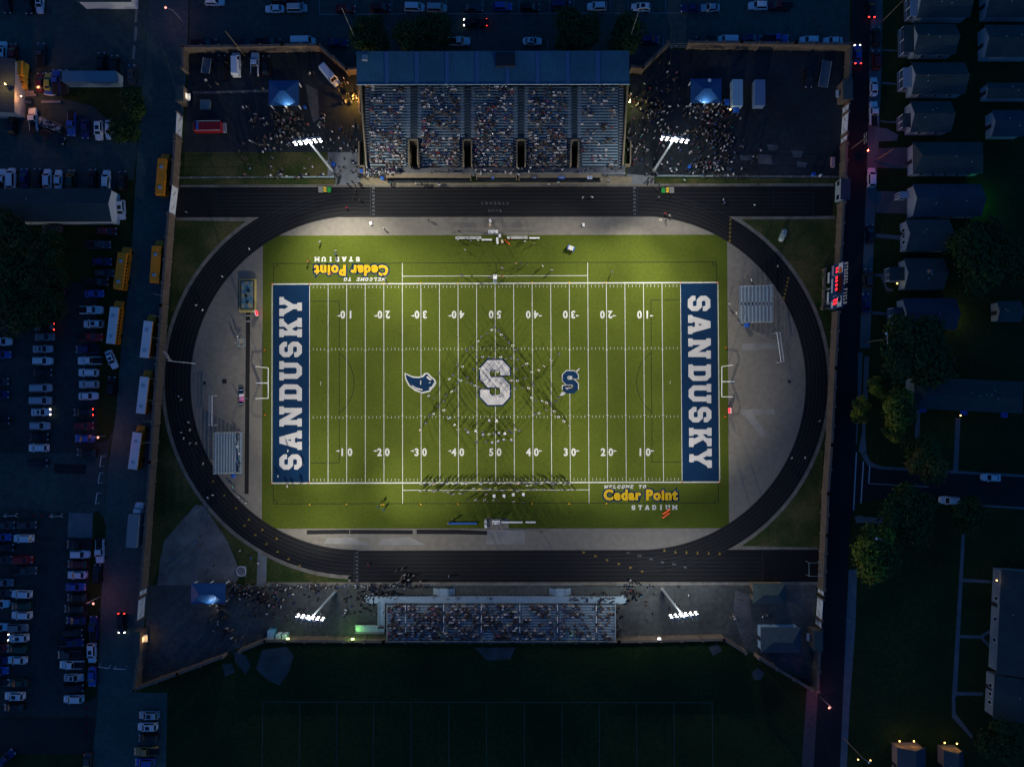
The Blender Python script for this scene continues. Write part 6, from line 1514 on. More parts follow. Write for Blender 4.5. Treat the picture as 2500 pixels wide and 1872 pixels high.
# utility carts on the track
def cart(px, py, ang, label):
    t = thing('utility_cart', label, 'cart', W(px, py, .6).xy.to_3d() + Vector((0, 0, .035)), R(ang), 'green utility carts on the upper track')
    bm = NB(); loft(bm, [(.7, .62, .75), (1.2, .68, .85), (1.5, .5, .7)], .3); obj('hood', bm, M_green, t)
    bm = NB(); box(bm, (0, 0, .35), (2.9, 1.3, .18)); obj('chassis', bm, M_dark, t)
    for y in (-.33, .33): bm = NB(); box(bm, (.15, y, .7), (.55, .5, .2)); box(bm, (-.12, y, 1.0), (.12, .5, .5)); obj('seat', bm, M_yellowp, t)
    bm = NB(); box(bm, (-.95, 0, .75), (1.1, 1.4, .35)); obj('cargo_bed', bm, mat('cart_bed', (.22, .21, .17), .8), t)
    wheels(t, (-.9, 1.0), .68, .3)
cart(793, 463.5, 0, 'green cart with yellow seats and a driver at the upper left of the track'); cart(1630, 465, 180, 'green cart with yellow seats standing empty at the upper right of the track')

# ================================================================== field equipment
def goalpost(bx, by, cx, y0, y1, label):
    B = W(bx, by); hz = 3.05; top = 11.4
    t = thing('football_goal', label, 'goal post', B, 0, 'white football goal posts')
    a, b = W(cx, y0, hz), W(cx, y1, hz); m = (a + b) / 2
    bm = NB(); tube(bm, [B, B + Vector((0, 0, 2.2)), B.lerp(m, .35) + Vector((0, 0, 1.9)), Vector((m.x, m.y, hz))], .13, 8); obj('gooseneck', bm, M_white, t, True)
    bm = NB(); tube(bm, [a, b], .11, 8); obj('crossbar', bm, M_white, t, True)
    for q in (a, b): bm = NB(); tube(bm, [q, Vector((q.x, q.y, top))], .08, 8); obj('upright', bm, M_white, t, True)
    bm = NB(); lathe(bm, [(.32, 0), (.34, .1), (.34, 1.7), (.3, 1.8)], B, 10); obj('base_pad', bm, M_navy, t, True)
goalpost(633.5, 935, 654.7, 898, 972, 'white football goal behind the left end zone'); goalpost(1786, 932, 1762.4, 894.7, 968.4, 'white football goal behind the right end zone')
def soccer_goal(p0, p1, depth, label):
    a, b = W(*p0, 2.44), W(*p1, 2.44); t = thing('soccer_goal', label, 'soccer goal', ((a.x + b.x) / 2, (a.y + b.y) / 2, 0), 0, 'white soccer goals on the concrete')
    n = (b - a).normalized(); q = Vector((-n.y, n.x, 0)) * depth
    bm = NB(); tube(bm, [(a.x, a.y, 0), a, b, (b.x, b.y, 0)], .09, 8); obj('goal_frame', bm, M_white, t, True)
    bm = NB()
    for e in (a, b): g = Vector((e.x, e.y, 0)); tube(bm, [e, e + q * .5, g + q], .05, 6); tube(bm, [g - q * .25, g + q], .06, 6)
    tube(bm, [a + q * .5, b + q * .5], .05, 6); ga, gb = Vector((a.x, a.y, 0)) + q, Vector((b.x, b.y, 0)) + q; tube(bm, [ga, gb], .06, 6); obj('rear_frame', bm, M_steel, t, True)
    bm = NB()
    for k in range(24): u = a.lerp(b, k / 23); v = ga.lerp(gb, k / 23); tube(bm, [u, u + q * .5, v], .008, 3)
    for k in range(8): f = k / 7; tube(bm, [(a + q * .5).lerp(ga, f), (b + q * .5).lerp(gb, f)], .008, 3)
    obj('net', bm, mat('goal_net', (.3, .32, .34), .8), t, True)
soccer_goal((517.7, 965.5), (517.3, 1039), -1.5, 'white soccer goal above the left bleacher'); soccer_goal((1897, 812), (1907, 884), 1.6, 'white soccer goal below the right bleacher')
t = thing('square_frame', 'thin white square frame lying on the track end at lower right', 'frame', W(1982, 1385)); bm = NB(); tube(bm, [(-1.5, -1.6, 1.9), (1.5, -1.6, 1.9), (1.5, 1.6, 1.9), (-1.5, 1.6, 1.9), (-1.5, -1.6, 1.9)], .05, 5)
for u in (-1.5, 1.5):
    for v in (-1.6, 1.6): tube(bm, [(u, v, 0), (u, v, 1.9)], .05, 5)
obj('frame_tube', bm, M_alu, t)
t = thing('throwing_circle', 'white ringed throwing circle on a concrete pad at lower left', 'circle', W(589, 1394, .03)); bm = NB(); box(bm, (0, 0, 0), (2.5, 2.6, .04)); obj('pad', bm, M_walk, t)
bm = NB(); tube(bm, [(1.13 * cos(R(a)), 1.13 * sin(R(a)), .05) for a in range(0, 361, 15)], .07, 5); obj('ring', bm, M_white, t)
t = thing('landing_mat', 'blue jump landing mat with yellow border and three dark tyres', 'mat', W(606, 722)); bm = NB(); box(bm, (0, 0, .25), (4.0, 8.2, .5)); obj('border_mat', bm, mat('yellow_mat', (.42, .34, .12), .8, var=.15), t)
bm = NB(); box(bm, (0, .1, .42), (3.4, 7.2, .6)); obj('edge_mat', bm, mat('dark_mat', (.04, .04, .03), .8), t); bm = NB(); box(bm, (.05, .1, .5), (2.8, 6.6, .62)); obj('cushion', bm, mat('blue_mat', (.04, .17, .26), .8, scale=.9, col2=(.20, .17, .08), var=.5), t)
for x, y in ((.35, 1.15), (-.2, -.2), (.1, -1.7)): 
    bm = NB(); tube(bm, [(x + .28 * cos(R(a)), y + .28 * sin(R(a)), .88) for a in range(0, 361, 30)], .11, 6); obj('tyre', bm, M_black, t)
def play_clock(px, py, ang, label):
    t = thing('play_clock', label, 'clock', W(px, py, .8).xy.to_3d(), R(ang), 'red lit clock cabinets behind the end zones')
    bm = NB(); box(bm, (0, 0, 1.1), (.5, 1.3, 1.0)); obj('cabinet', bm, M_white, t)
    for y in (-.3, .3): bm = NB(); box(bm, (.27, y, 1.15), (.06, .42, .7)); obj('digit', bm, M_redled, t)
    bm = NB(); box(bm, (.2, 0, 1.62), (.3, 1.2, .05)); obj('top_glow', bm, M_redled, t)
    bm = NB(); box(bm, (0, 0, .3), (.6, .9, .6)); obj('stand', bm, M_dark, t)
    pointlight('clock_glow', Vector(t.location) + Vector((.9 * cos(R(ang)), .9 * sin(R(ang)), 1.2)), 8, (1, .05, .05), .2, t)
play_clock(627, 765, 10, 'red lit play clock beside the landing mat'); play_clock(1781, 1002, 180, 'red lit play clock below the right goal post')
t = thing('conductor_podium', 'white conductor podium with steps on the upper fifty yard line', 'podium', W(1208.5, 680, .6).xy.to_3d()); bm = NB(); box(bm, (0, .35, .9), (.95, .95, .1))
for u in (-.42, .42):
    for v in (-.1, .8): tube(bm, [(u, v, 0), (u, v, 1.9)], .04, 5)
obj('platform', bm, M_white, t); bm = NB()
for k in range(3): box(bm, (0, -.25 - k * .3, .72 - k * .24), (.8, .26, .05))
obj('steps', bm, M_alu, t)
def bench(px0, px1, py, label, m=M_alu, back=False):
    a, b = W(px0, py, .4), W(px1, py, .4); c = (a + b) / 2; L = b.x - a.x
    t = thing('team_bench', label, 'bench', (c.x, c.y, Z(3)), 0, 'sideline benches'); bm = NB(); box(bm, (0, 0, .45), (L, .38, .06)); obj('seat', bm, m, t)
    if back: bm = NB(); box(bm, (0, .28, .75), (L, .05, .3)); obj('backrest', bm, m, t)
    for k in range(max(2, int(L / 2.2))):
        x = -L / 2 + .3 + (L - .6) * k / (max(2, int(L / 2.2)) - 1); bm = NB(); box(bm, (x, 0, .21), (.08, .34, .42)); obj('leg', bm, M_steel, t)
bench(1112, 1175, 581.5, 'long white bench on the upper sideline, left of the table', M_white, True); bench(1176, 1201, 585.5, 'short white bench end on the upper sideline', M_white)
bench(1238, 1288, 581, 'white sideline bench right of the coolers on the upper side', M_white, True); bench(1292, 1317, 581.3, 'short white bench at the right end of the upper side', M_white)
bench(1093, 1164, 1277.3, 'blue bench on the lower sideline, left of the table', M_blueplastic); bench(1222, 1276, 1274.5, 'thin white bench on the lower sideline right of the table', M_white); bench(1283, 1308, 1274.3, 'short white bench at the right end of the lower side', M_white)
def table(px, py, L, w, label, items):
    t = thing('folding_table', label, 'table', W(px, py, .7).xy.to_3d() + Vector((0, 0, Z(4))), 0, 'folding tables on the sidelines'); bm = NB(); box(bm, (0, 0, .73), (L, w, .05)); obj('tabletop', bm, M_white, t)
    for u in (-1, 1):
        for v in (-1, 1): bm = NB(); tube(bm, [(u * L * .45, v * w * .42, 0), (u * L * .45, v * w * .42, .72)], .025, 5); obj('leg', bm, M_steel, t)
    for k in range(items):
        bm = NB(); lathe(bm, [(.13, 0), (.15, .1), (.14, .3), (.05, .36)], (-L * .35 + L * .7 * k / max(1, items - 1), -w * .2, .76), 8)
        tag(obj('drink_jug', bm, M_white if k % 2 else M_dark), ORD[k].replace('topmost', 'first') + ' drink jug from the left on ' + label.replace('white folding table', 'the table'), 'jug', 'drink jugs on the sideline tables').location = t.location
table(1204, 566, 2.4, .85, 'white folding table on the upper sideline concrete', 4); table(1211, 1275, 1.9, .95, 'white folding table on the lower sideline', 3)
for i, (x, y, m, lab) in enumerate(((1220, 575.8, M_white, 'white cooler touching the upper table'), (1214, 584, M_white, 'upper white cooler in the row of three beside the bench'), (1214.5, 591.5, M_white, 'slanted white cooler below the others'), (1226, 589.5, mat('cream_plastic', (.55, .45, .3), .6), 'cream cooler beside the orange cone pile'), (1186, 1274, M_white, 'upper white cooler left of the lower table'), (1186, 1284, M_white, 'lower white cooler left of the lower table'),
                              (905.5, 545.5, M_white, 'white box on the concrete near the upper left straight'), (1197, 539.5, M_white, 'upper pale box on the concrete at the fifty yard line'), (1196.5, 548.5, mat('cream_plastic', ()), 'lower pale box on the concrete at the fifty yard line'), (1424.5, 549, M_white, 'small white box on the right part of the upper concrete'))):
    t = thing('cooler', lab, 'cooler', W(x, y, .3).xy.to_3d() + Vector((0, 0, .02)), rng.random() * .5, 'coolers and boxes by the field'); bm = NB(); box(bm, (0, 0, .22), (.5, .75, .42)); obj('body', bm, m, t); bm = NB(); box(bm, (0, 0, .46), (.54, .79, .07)); obj('lid', bm, m, t)
t = thing('tool_cart', 'pale equipment cart with blue ends on the upper right grass', 'cart', W(1394, 606, .6).xy.to_3d() + Vector((0, 0, .03)), -.35); bm = NB(); box(bm, (0, 0, .6), (1.3, .95, .6)); obj('body', bm, mat('cream_box', (.5, .48, .42), .7), t)
for x in (-.75, .75): bm = NB(); box(bm, (x, 0, .6), (.22, 1.0, .9)); obj('end_panel', bm, M_blueplastic, t)
wheels(t, (-.5, .5), .45, .2)
t = thing('net_cage', 'square white ball rack beside the runway on the left concrete', 'rack', W(589, 836, .7).xy.to_3d()); bm = NB()
for z in (.1, 1.0): tube(bm, [(-.75, -.9, z), (.75, -.9, z), (.75, .9, z), (-.75, .9, z), (-.75, -.9, z)], .05, 5)
for u in (-.75, .75):
    for v in (-.9, .9): tube(bm, [(u, v, 0), (u, v, 1.0)], .05, 5)
obj('rack_frame', bm, M_alu, t); bm = NB(); box(bm, (.1, .3, .95), (.8, .7, .12)); obj('lid', bm, mat('beige_lid', (.3, .26, .2), .8), t)
for i, (x, y, m) in enumerate(((588.8, 967.8, M_white), (589, 952, M_navy), (589.5, 973.5, M_pink), (589, 986, M_navy))):
    t = thing('equipment_trunk', ('pale mat', 'navy mat', 'pink mat', 'dark blue mat')[i] + ' lying beside the runway on the left concrete', 'mat', W(x, y, .2).xy.to_3d(), 0, 'mats beside the runway'); bm = NB(); box(bm, (0, 0, .15 + .01 * i), (1.0, (1.2, 1.4, 1.2, .6)[i], .28)); obj('pad', bm, m, t); bm = NB(); box(bm, (0, 0, .32 + .01 * i), (.8, .1, .05)); obj('strap', bm, M_white, t)
for i, (x, y) in enumerate(((548, 931), (499.5, 935), (1927, 931.5))):
    t = thing('drain_cover', ('large dark square drain cover on the left concrete', 'small dark square drain cover on the left concrete', 'dark square drain cover on the right concrete')[i], 'drain cover', W(x, y, .03), 0, 'square drain covers'); s = (1.05, .65, .65)[i]; bm = NB(); box(bm, (0, 0, .0), (s, s, .05)); obj('grate', bm, M_black, t)
t = thing('white_ring', 'white ring tyre on the upper right concrete', 'ring', W(1612.5, 536.5, .1)); bm = NB(); tube(bm, [(.28 * cos(R(a)), .28 * sin(R(a)), 0) for a in range(0, 361, 30)], .09, 6); obj('ring_body', bm, mat('cream_ring', (.6, .56, .4), .7), t)
# pylons, cones, yard markers
def cone(px, py, m, label, group, s=1.0, nm='marker_cone', z=Z(5)):
    P = W(px, py, .2); P.z = z; t = thing(nm, label, 'marker', P, 0, group)
    bm = NB(); box(bm, (0, 0, .03), (.34 * s, .34 * s, .05)); obj('base', bm, m, t); bm = NB(); lathe(bm, [(.14 * s, .05), (.09 * s, .3 * s), (.03 * s, .5 * s)], (0, 0, 0), 8); obj('cone_body', bm, m, t)
PYN = ('back left corner', 'goal line')
for x, y, w in ((664.5, 694, 'upper left outer'), (755, 693.5, 'upper left inner'), (1661.7, 690.3, 'upper right inner'), (1752, 690, 'upper right outer'), (663.5, 1178.5, 'lower left outer'), (754, 1178.3, 'lower left inner'), (1666, 1176.5, 'lower right inner'), (1757, 1176.3, 'lower right outer')):
    P = W(x, y, .2); P.z = Z(5); t = thing('end_zone_pylon', f'orange end zone pylon at the {w} corner', 'pylon', P, 0, 'orange end zone pylons'); bm = NB(); box(bm, (0, 0, .24), (.16, .16, .46)); obj('foam_post', bm, M_orange, t); bm = NB(); box(bm, (0, 0, .03), (.24, .24, .05)); obj('base', bm, M_orange, t)
for side, y0, k0 in (('upper', 691.5, M_orange), ('lower', 1231.5, M_yellowp)):
    for i, n in enumerate(('ten', 'twenty', 'thirty', 'forty', 'fifty', 'far forty', 'far thirty', 'far twenty', 'far ten')):
        if side == 'upper' and n in ('ten', 'fifty', 'far ten'): continue
        x = 755 + (i + (1 if side == 'upper' else 0)) * 90.7
        if side == 'lower' and i in (5,): continue
        cone(x, y0 - i * .3, mat('yellow_marker', (.75, .42, .02), .6), f'small yellow yard marker on the {side} sideline at the {n} yard line', 'yard markers along the sidelines', .9)
for i, (x, y) in enumerate(((645, 854), (646.5, 1012.5), (1773, 848.5), (1771, 1017))): cone(x, y, M_orange, 'orange cone behind the ' + ('left end zone, upper', 'left end zone, lower', 'right end zone, upper', 'right end zone, lower')[i], 'orange cones behind the end zones', .9)
for i in range(3): cone(1234 + i * 4.3, 586 + i * 4.5, M_orange, 'orange cone spilling from the upper sideline pile, ' + ('nearest the bench', 'middle one', 'farthest from the bench')[i], 'orange cones by the upper bench', 1.1)
t = thing('cone_pile', 'row of bright orange cones lying on the lower right grass', 'cones', W(1627, 1253, .2).xy.to_3d() + Vector((0, 0, .02)), .62)
for u in (-.32, .32):
    for k in range(4): bm = NB(); lathe(bm, [(.28, 0), (.2, .25), (.08, .55)], (-1.1 + k * .55 + u, u, .25), 8, axis=(1, 0, .1)); obj('cone_body', bm, mat('bright_orange', (.9, .14, .03), .6), t)
for i, (x, y) in enumerate(((357, 587), (443, 592), (525, 594))): px, py = A3(x, y); cone(px, py, M_redp, 'small red cone between the two barricades, ' + ('left', 'middle', 'right')[i], 'red traffic cones in the left lot', 1.3, 'traffic_cone', .012)
for i, (x, y) in enumerate(((935, 1022), (925, 1112), (930, 1194), (930, 1282), (912, 1355))): px, py = A4(x, y); cone(px, py, M_redp, ORD[i] + ' red cone in the line below the lower lot', 'red traffic cones in the left lot', 1.3, 'traffic_cone', .012)
def barricade(px, py, ang, L, label, m=M_white):
    t = thing('barricade', label, 'barricade', W(px, py), R(ang), 'white sawhorse barricades on the left'); bm = NB(); box(bm, (0, 0, .95), (L, .08, .22)); obj('board', bm, m, t)
    for x in (-L * .46, L * .46):
        bm = NB(); tube(bm, [(x, -.45, 0), (x, 0, 1.0), (x, .45, 0)], .06, 5); obj('leg', bm, m, t)
for (x, y), a, L, lab in ((A3(130, 585), 2, 2.9, 'left white barricade at the top of the lower lot'), (A3(622, 590), 2, 2.7, 'right white barricade at the top of the lower lot'), (A3(1092, 180), 82, 2.7, 'white barricade at the street edge below the bus, upper'), (A3(1063, 398), 82, 2.7, 'white barricade at the street edge below the bus, lower'), (A3(1108, 0), 82, 2.7, 'white barricade at the street edge beside the pink lit bus'),
                          (A4(1140, 566), -8, 2.6, 'pinkish barricade across the left street, left'), (A4(1310, 582), -3, 2.8, 'pinkish barricade across the left street, right')): barricade(x, y, a, L, lab)
for i, (x, y, w, h, lab, m) in enumerate(((1985, 427, 1.0, 1.0, 'blue bin at the fence of the right lot', M_blueplastic), (2002, 429, .6, 1.0, 'white bin at the right end of the fence', M_white), (884, 419.5, 1.0, 1.1, 'bright blue bin at the left end of the grandstand ramp', M_blueplastic), (934, 436, .9, 1.1, 'bright blue bin below the left end of the grandstand', M_blueplastic), (815, 402, 1.0, 1.1, 'blue bin beside the left floodlight pole', M_blueplastic), (1682, 409, .9, 1.1, 'blue bin among the right lot crowd', M_blueplastic), (1822, 794, 1.2, 1.2, 'blue bin below the right bleacher', M_blueplastic), (571, 1161, 1.0, 1.0, 'blue bin below the left bleacher', M_blueplastic), (745, 263, .8, 1.0, 'blue bin right of the left pavilion', M_blueplastic))):
    t = thing('waste_bin', lab, 'bin', W(x, y, .5).xy.to_3d(), 0, 'waste bins around the stadium'); bm = NB(); lathe(bm, [(w * .38, 0), (w * .5, h * .85), (w * .5, h)], (0, 0, 0), 10); obj('drum', bm, m, t); bm = NB(); lathe(bm, [(w * .54, 0), (w * .4, .1), (w * .1, .16)], (0, 0, h), 10); obj('lid', bm, m, t)
t = thing('wrapped_machine', 'pale tarpaulin wrapped machine on the upper right grass', 'machine', W(1912, 574, .5).xy.to_3d(), R(66)); bm = NB(); loft(bm, [(-1.6, .35, .5), (-1.2, .55, .9), (0, .6, 1.0), (1.1, .55, .8), (1.6, .3, .4)], .05); obj('tarpaulin', bm, mat('pale_tarp', (.35, .42, .34), .8, var=.4, scale=3), t); bm = NB(); tube(bm, [(-1.5, -.6, .1), (1.5, -.6, .1)], .06, 5); tube(bm, [(-1.5, .6, .1), (1.5, .6, .1)], .06, 5); obj('skid', bm, M_steel, t)
# ================================================================== people
def skin_body(joints, edges, fingers=True, subdiv=1):
    """one continuous figure: skin over a posed skeleton; joints name -> (x, y, z, r)"""
    names = list(joints); bm = bmesh.new(); lay = bm.verts.layers.skin.verify(); V = {}
    def add(n, p, r):
        v = bm.verts.new(p); v[lay].radius = r if hasattr(r, '__len__') else (r, r); V[n] = v; return v
    for n in names: j = joints[n]; add(n, j[:3], j[3] if len(j) == 4 else j[3:5])
    for a, b in edges: bm.edges.new((V[a], V[b]))
    V[names[0]][lay].use_root = True
    if fingers:
        for s in 'LR':
            w, h = Vector(joints['wrist' + s][:3]), Vector(joints['hand' + s][:3]); d = (h - w).normalized(); sd = d.cross(Vector((0, 0, 1)))
            sd = sd.normalized() if sd.length > .1 else Vector((1, 0, 0)); nb = d.cross(sd)
            for k, L in enumerate((.062, .074, .080, .070)):
                o = h + sd * (k - 1.5) * .021; a = bm.verts.new(o - d * .02); b = bm.verts.new(o + d * L * .6); c = bm.verts.new(o + d * L + nb * .03)
                for q in (a, b, c): q[lay].radius = (.009, .009)
                a[lay].use_root = True; bm.edges.new((a, b)); bm.edges.new((b, c))
            o = w.lerp(h, .55); a = bm.verts.new(o); b = bm.verts.new(o - sd * .045 + d * .025); c = bm.verts.new(o - sd * .055 + d * .065)
            for q in (a, b, c): q[lay].radius = (.010, .010)
            a[lay].use_root = True; bm.edges.new((a, b)); bm.edges.new((b, c))
    me = bpy.data.meshes.new('sk'); bm.to_mesh(me); bm.free()
    o = bpy.data.objects.new('sk', me); COL.objects.link(o)
    m = o.modifiers.new('Skin', 'SKIN'); m.use_smooth_shade = True
    if subdiv: sb = o.modifiers.new('Sub', 'SUBSURF'); sb.levels = subdiv; sb.render_levels = subdiv
    dg = bpy.context.evaluated_depsgraph_get(); out = bpy.data.meshes.new_from_object(o.evaluated_get(dg))
    bpy.data.objects.remove(o); bpy.data.meshes.remove(me)
    return out
ED = [('pelvis', 'waist'), ('waist', 'chest'), ('chest', 'neck'), ('neck', 'chin'), ('chin', 'skull'), ('skull', 'crown')]
for s in 'LR': ED += [('pelvis', 'hip' + s), ('hip' + s, 'knee' + s), ('knee' + s, 'ankle' + s), ('ankle' + s, 'toe' + s), ('chest', 'sho' + s), ('sho' + s, 'elb' + s), ('elb' + s, 'wrist' + s), ('wrist' + s, 'hand' + s)]
def pose(kind):
    J = {'pelvis': (0, .02, .96, .15, .11), 'waist': (0, .01, 1.12, .14, .10), 'chest': (0, .02, 1.33, .17, .12), 'neck': (0, .01, 1.50, .06), 'chin': (0, -.015, 1.585, .075, .085), 'skull': (0, .0, 1.67, .080, .098), 'crown': (0, .012, 1.745, .05)}
    arm = {'stand': ((.19, .02, 1.42), (.26, .05, 1.15), (.27, -.04, .91), (.27, -.07, .83)), 'play': ((.19, .0, 1.42), (.30, -.14, 1.22), (.12, -.34, 1.33), (.06, -.38, 1.38)),
           'walk': ((.19, .02, 1.42), (.25, .16, 1.17), (.25, .08, .96), (.25, .03, .89)), 'sit': ((.19, .02, 1.42), (.25, -.08, 1.17), (.16, -.30, 1.06), (.12, -.36, 1.05)), 'raise': ((.19, .0, 1.43), (.38, -.06, 1.52), (.42, -.16, 1.75), (.42, -.19, 1.83))}[kind]
    for s, g in (('L', 1), ('R', -1)):
        a = arm
        if kind == 'walk' and g < 0: a = ((.19, .02, 1.42), (.25, -.10, 1.18), (.24, -.24, 1.02), (.24, -.30, .98))
        if kind == 'raise' and g < 0: a = ((.19, .02, 1.42), (.26, .05, 1.15), (.27, -.04, .91), (.27, -.07, .83))
        for n, p, r in zip(('sho', 'elb', 'wrist', 'hand'), a, (.07, .05, .036, .034)): J[n + s] = (p[0] * g, p[1], p[2], r)
        if kind == 'sit': L = ((.10, 0, .93, .10), (.13, -.43, .95, .075), (.13, -.45, .52, .05), (.13, -.58, .47, .042))
        elif kind == 'walk': L = ((.10, 0, .90, .10), (.11, -.16 * g, .50, .07), (.11, .02 - .24 * g, .10 + (.05 if g < 0 else 0), .05), (.11, -.12 - .24 * g, .05, .042))
        else: L = ((.10, 0, .90, .10), (.11, -.02, .50, .07), (.12, .02, .09, .05), (.13, -.13, .04, .042))
        for n, q in zip(('hip', 'knee', 'ankle', 'toe'), L): J[n + s] = (q[0] * g, *q[1:])
    return J
def body_mesh(kind, mats, fingers=True, subdiv=1, shorts=False):
    J = pose(kind); me = skin_body(J, ED, fingers, subdiv); me.name = 'body'
    for m in mats: me.materials.append(m)
    hands = [Vector(J['wrist' + s][:3]) for s in 'LR']
    for p in me.polygons:
        c = p.center; p.use_smooth = True
        if c.z > 1.53 or any((c - h).length < .15 for h in hands) and c.z < 1.9 and (abs(c.x) > .05): p.material_index = 2
        elif (c.z < .98 if kind != 'sit' else (c.y < -.12 and c.z < 1.02 and (c.y < -.42 or abs(c.z - .95) < .09) or c.z < .9)): p.material_index = 1
        else: p.material_index = 0
    return me
BODY = {k: body_mesh(k, (M_shirt, M_trous, M_skin)) for k in ('stand', 'play', 'walk', 'sit', 'raise')}
def cap_mesh(kind):
    bm = NB()
    if kind == 'hair': lathe(bm, [(.088, -.03), (.107, .02), (.10, .075), (.065, .115), (.02, .13)], (0, .015, 1.665), 10)
    else:
        lathe(bm, [(.105, 0), (.108, .10), (.118, .19), (.02, .2)], (0, .01, 1.69), 10)
        box(bm, (0, -.11, 1.70), (.15, .09, .015)); lathe(bm, [(.015, 0), (.05, .08), (.045, .2), (.01, .26)], (0, -.07, 1.86), 6, mi=1)
    me = bpy.data.meshes.new(kind); bm.to_mesh(me); bm.free()
    me.materials.append(M_hair if kind == 'hair' else M_navy); me.materials.append(M_white); return me
CAPM = {'hair': cap_mesh('hair'), 'hat': cap_mesh('hat')}
NPEOPLE = 0
def person(px, py, rz, kind, shirt, label, group, cap='hair', z=0.0, s=1.0):
    global NPEOPLE; NPEOPLE += 1
    P = W(px, py, z + 1.3); o = bpy.data.objects.new('person', BODY[kind]); COL.objects.link(o)
    o.location = (P.x, P.y, z + .02 - (.47 * s if kind == 'sit' else 0)); o.rotation_euler = (0, 0, rz); o.scale = (s, s, s); o.color = (*shirt, 1)
    tag(o, label, 'person', group)
    h = bpy.data.objects.new('plumed_hat' if cap == 'hat' else 'hair', CAPM[cap]); COL.objects.link(h); h.parent = o
    return o
BANDW, BANDN = (.72, .72, .74), (.03, .035, .16)
q = T(850, 640)
def chain(tile, pts, label, group, rz, kinds=('play', 'play', 'stand'), cols=(BANDN, BANDW, BANDN), cap='hat', jit=.25, first='first'):
    for i, (x, y) in enumerate(pts):
        px, py = tile(x, y)
        w = (ORD[i] if i else first) if i < 20 else 'further'
        person(px, py, rz + rng.uniform(-jit, jit), kinds[i % len(kinds)], tuple(c * rng.uniform(.8, 1.15) for c in cols[i % len(cols)]), label.replace('#', w), group, cap, s=rng.uniform(1.0, 1.12))
BG = 'marching band members on the field'
chain(q, [(1580, 693), (1547, 725), (1502, 768), (1437, 800), (1397, 850), (1337, 912), (1277, 948), (1232, 1122), (1180, 1105)], 'band member in plumed hat, # from the apex down the left edge of the diamond', BG, 0)
chain(q, [(1621, 735), (1653, 777), (1690, 815), (1735, 862), (1775, 895), (1803, 945), (1832, 1043), (1925, 1090), (1885, 1115), (1818, 1148)], 'band member in plumed hat, # below the apex down the right edge of the diamond', BG, 0)
chain(q, [(1385, 1018), (1448, 1015), (1512, 1020), (1578, 1028), (1645, 1018), (1705, 1045), (1757, 1025)], 'band member, # from the left in the row touching the top of the big S', BG, 0)
chain(q, [(1352, 1148), (1425, 1142), (1492, 1160), (1562, 1165), (1607, 1175), (1743, 1172)], 'band member, # from the left in the row crossing the upper bowl of the S', BG, 0)
chain(q, [(1128, 1215), (1090, 1255), (1180, 1300), (1155, 1370), (1115, 1390), (1058, 1435), (1033, 1490), (1030, 1592)], 'band member, # going down the outer left arm of the formation', BG, .3)
chain(q, [(1285, 1240), (1215, 1270), (1278, 1292), (1328, 1300), (1365, 1325), (1408, 1345), (1457, 1355), (1505, 1388)], 'band member, # from the left in the line curving towards the foot of the S', BG, 0)
chain(q, [(980, 1190), (865, 1435), (925, 1465), (970, 1547), (920, 1630), (880, 1648)], 'band member, # of the scattered ones beside the blue streak emblem', BG, .3)
chain(q, [(1440, 1265), (1485, 1285), (1583, 1340), (1640, 1295), (1755, 1270)], 'band member, # from the left standing on the middle stroke of the S', BG, 0)
chain(q, [(1562, 1430), (1595, 1465), (1637, 1448), (1668, 1435), (1710, 1400), (1752, 1380)], 'band member, # from the left in the lower bowl of the S', BG, 0)
chain(q, [(1980, 1180), (2058, 1160), (2110, 1120), (2190, 1050)], 'white clad band member, # from the left in the line rising right of the S', BG, -.5, cols=((.62, .62, .6), (.6, .6, .58)))
chain(q, [(1905, 1245), (1825, 1272), (1985, 1295), (2000, 1320), (1945, 1352), (1883, 1352), (1805, 1355)], 'band member, # in the loose ring right of the S', BG, 0)
chain(q, [(1980, 1455), (2022, 1485), (2090, 1495), (2140, 1510), (2190, 1520)], 'band member, # from the left in the right arm of the formation', BG, -.3, cols=(BANDW, BANDN, BANDW))
chain(q, [(2015, 1630), (2058, 1620), (2135, 1590)], 'band member, # from the left below the right arm of the formation', BG, -.3)
chain(T(1300, 640), [(290, 985), (370, 1355), (285, 1460), (252, 1495), (238, 1605), (280, 1655)], 'band member, # going down around the small navy S emblem', BG, -.3)
q2 = T(850, 970)
chain(q2, [(835, 272), (778, 345)], 'band member, # at the lower tip of the left arm on the thirty yard line', BG, .4)
chain(q2, [(1087, 220), (1143, 293), (1183, 347)], 'band member, # going down the inner left tail below the hash marks', BG, .3, cols=(BANDW, BANDW))
chain(q2, [(1520, 262), (1600, 265)], 'drummer, # of the two in front just above the drum line', BG, pi, cap='hair', first='left one')
chain(q2, [(1270, 350), (1293, 388), (1377, 370), (1453, 380), (1455, 412), (1520, 400), (1567, 393), (1625, 397), (1690, 400), (1735, 360), (1760, 380), (1800, 350), (1845, 362)], 'drum line member, # from the left in the upper drum row near the fifty', BG, pi, kinds=('play',), cols=(BANDN, BANDN, BANDW))
chain(q2, [(1380, 485), (1487, 482), (1553, 498), (1618, 485), (1678, 467), (1757, 470)], 'drum line member, # from the left in the lower drum row above the fifty', BG, pi, kinds=('play',), cols=(BANDN, BANDN))
chain(T(1300, 970), [(280, 205), (340, 250), (398, 308)], 'band member, # going down to the tip of the right arm', BG, -.4, cols=(BANDW, BANDW))
LG = 'people lined up along the lower sideline'
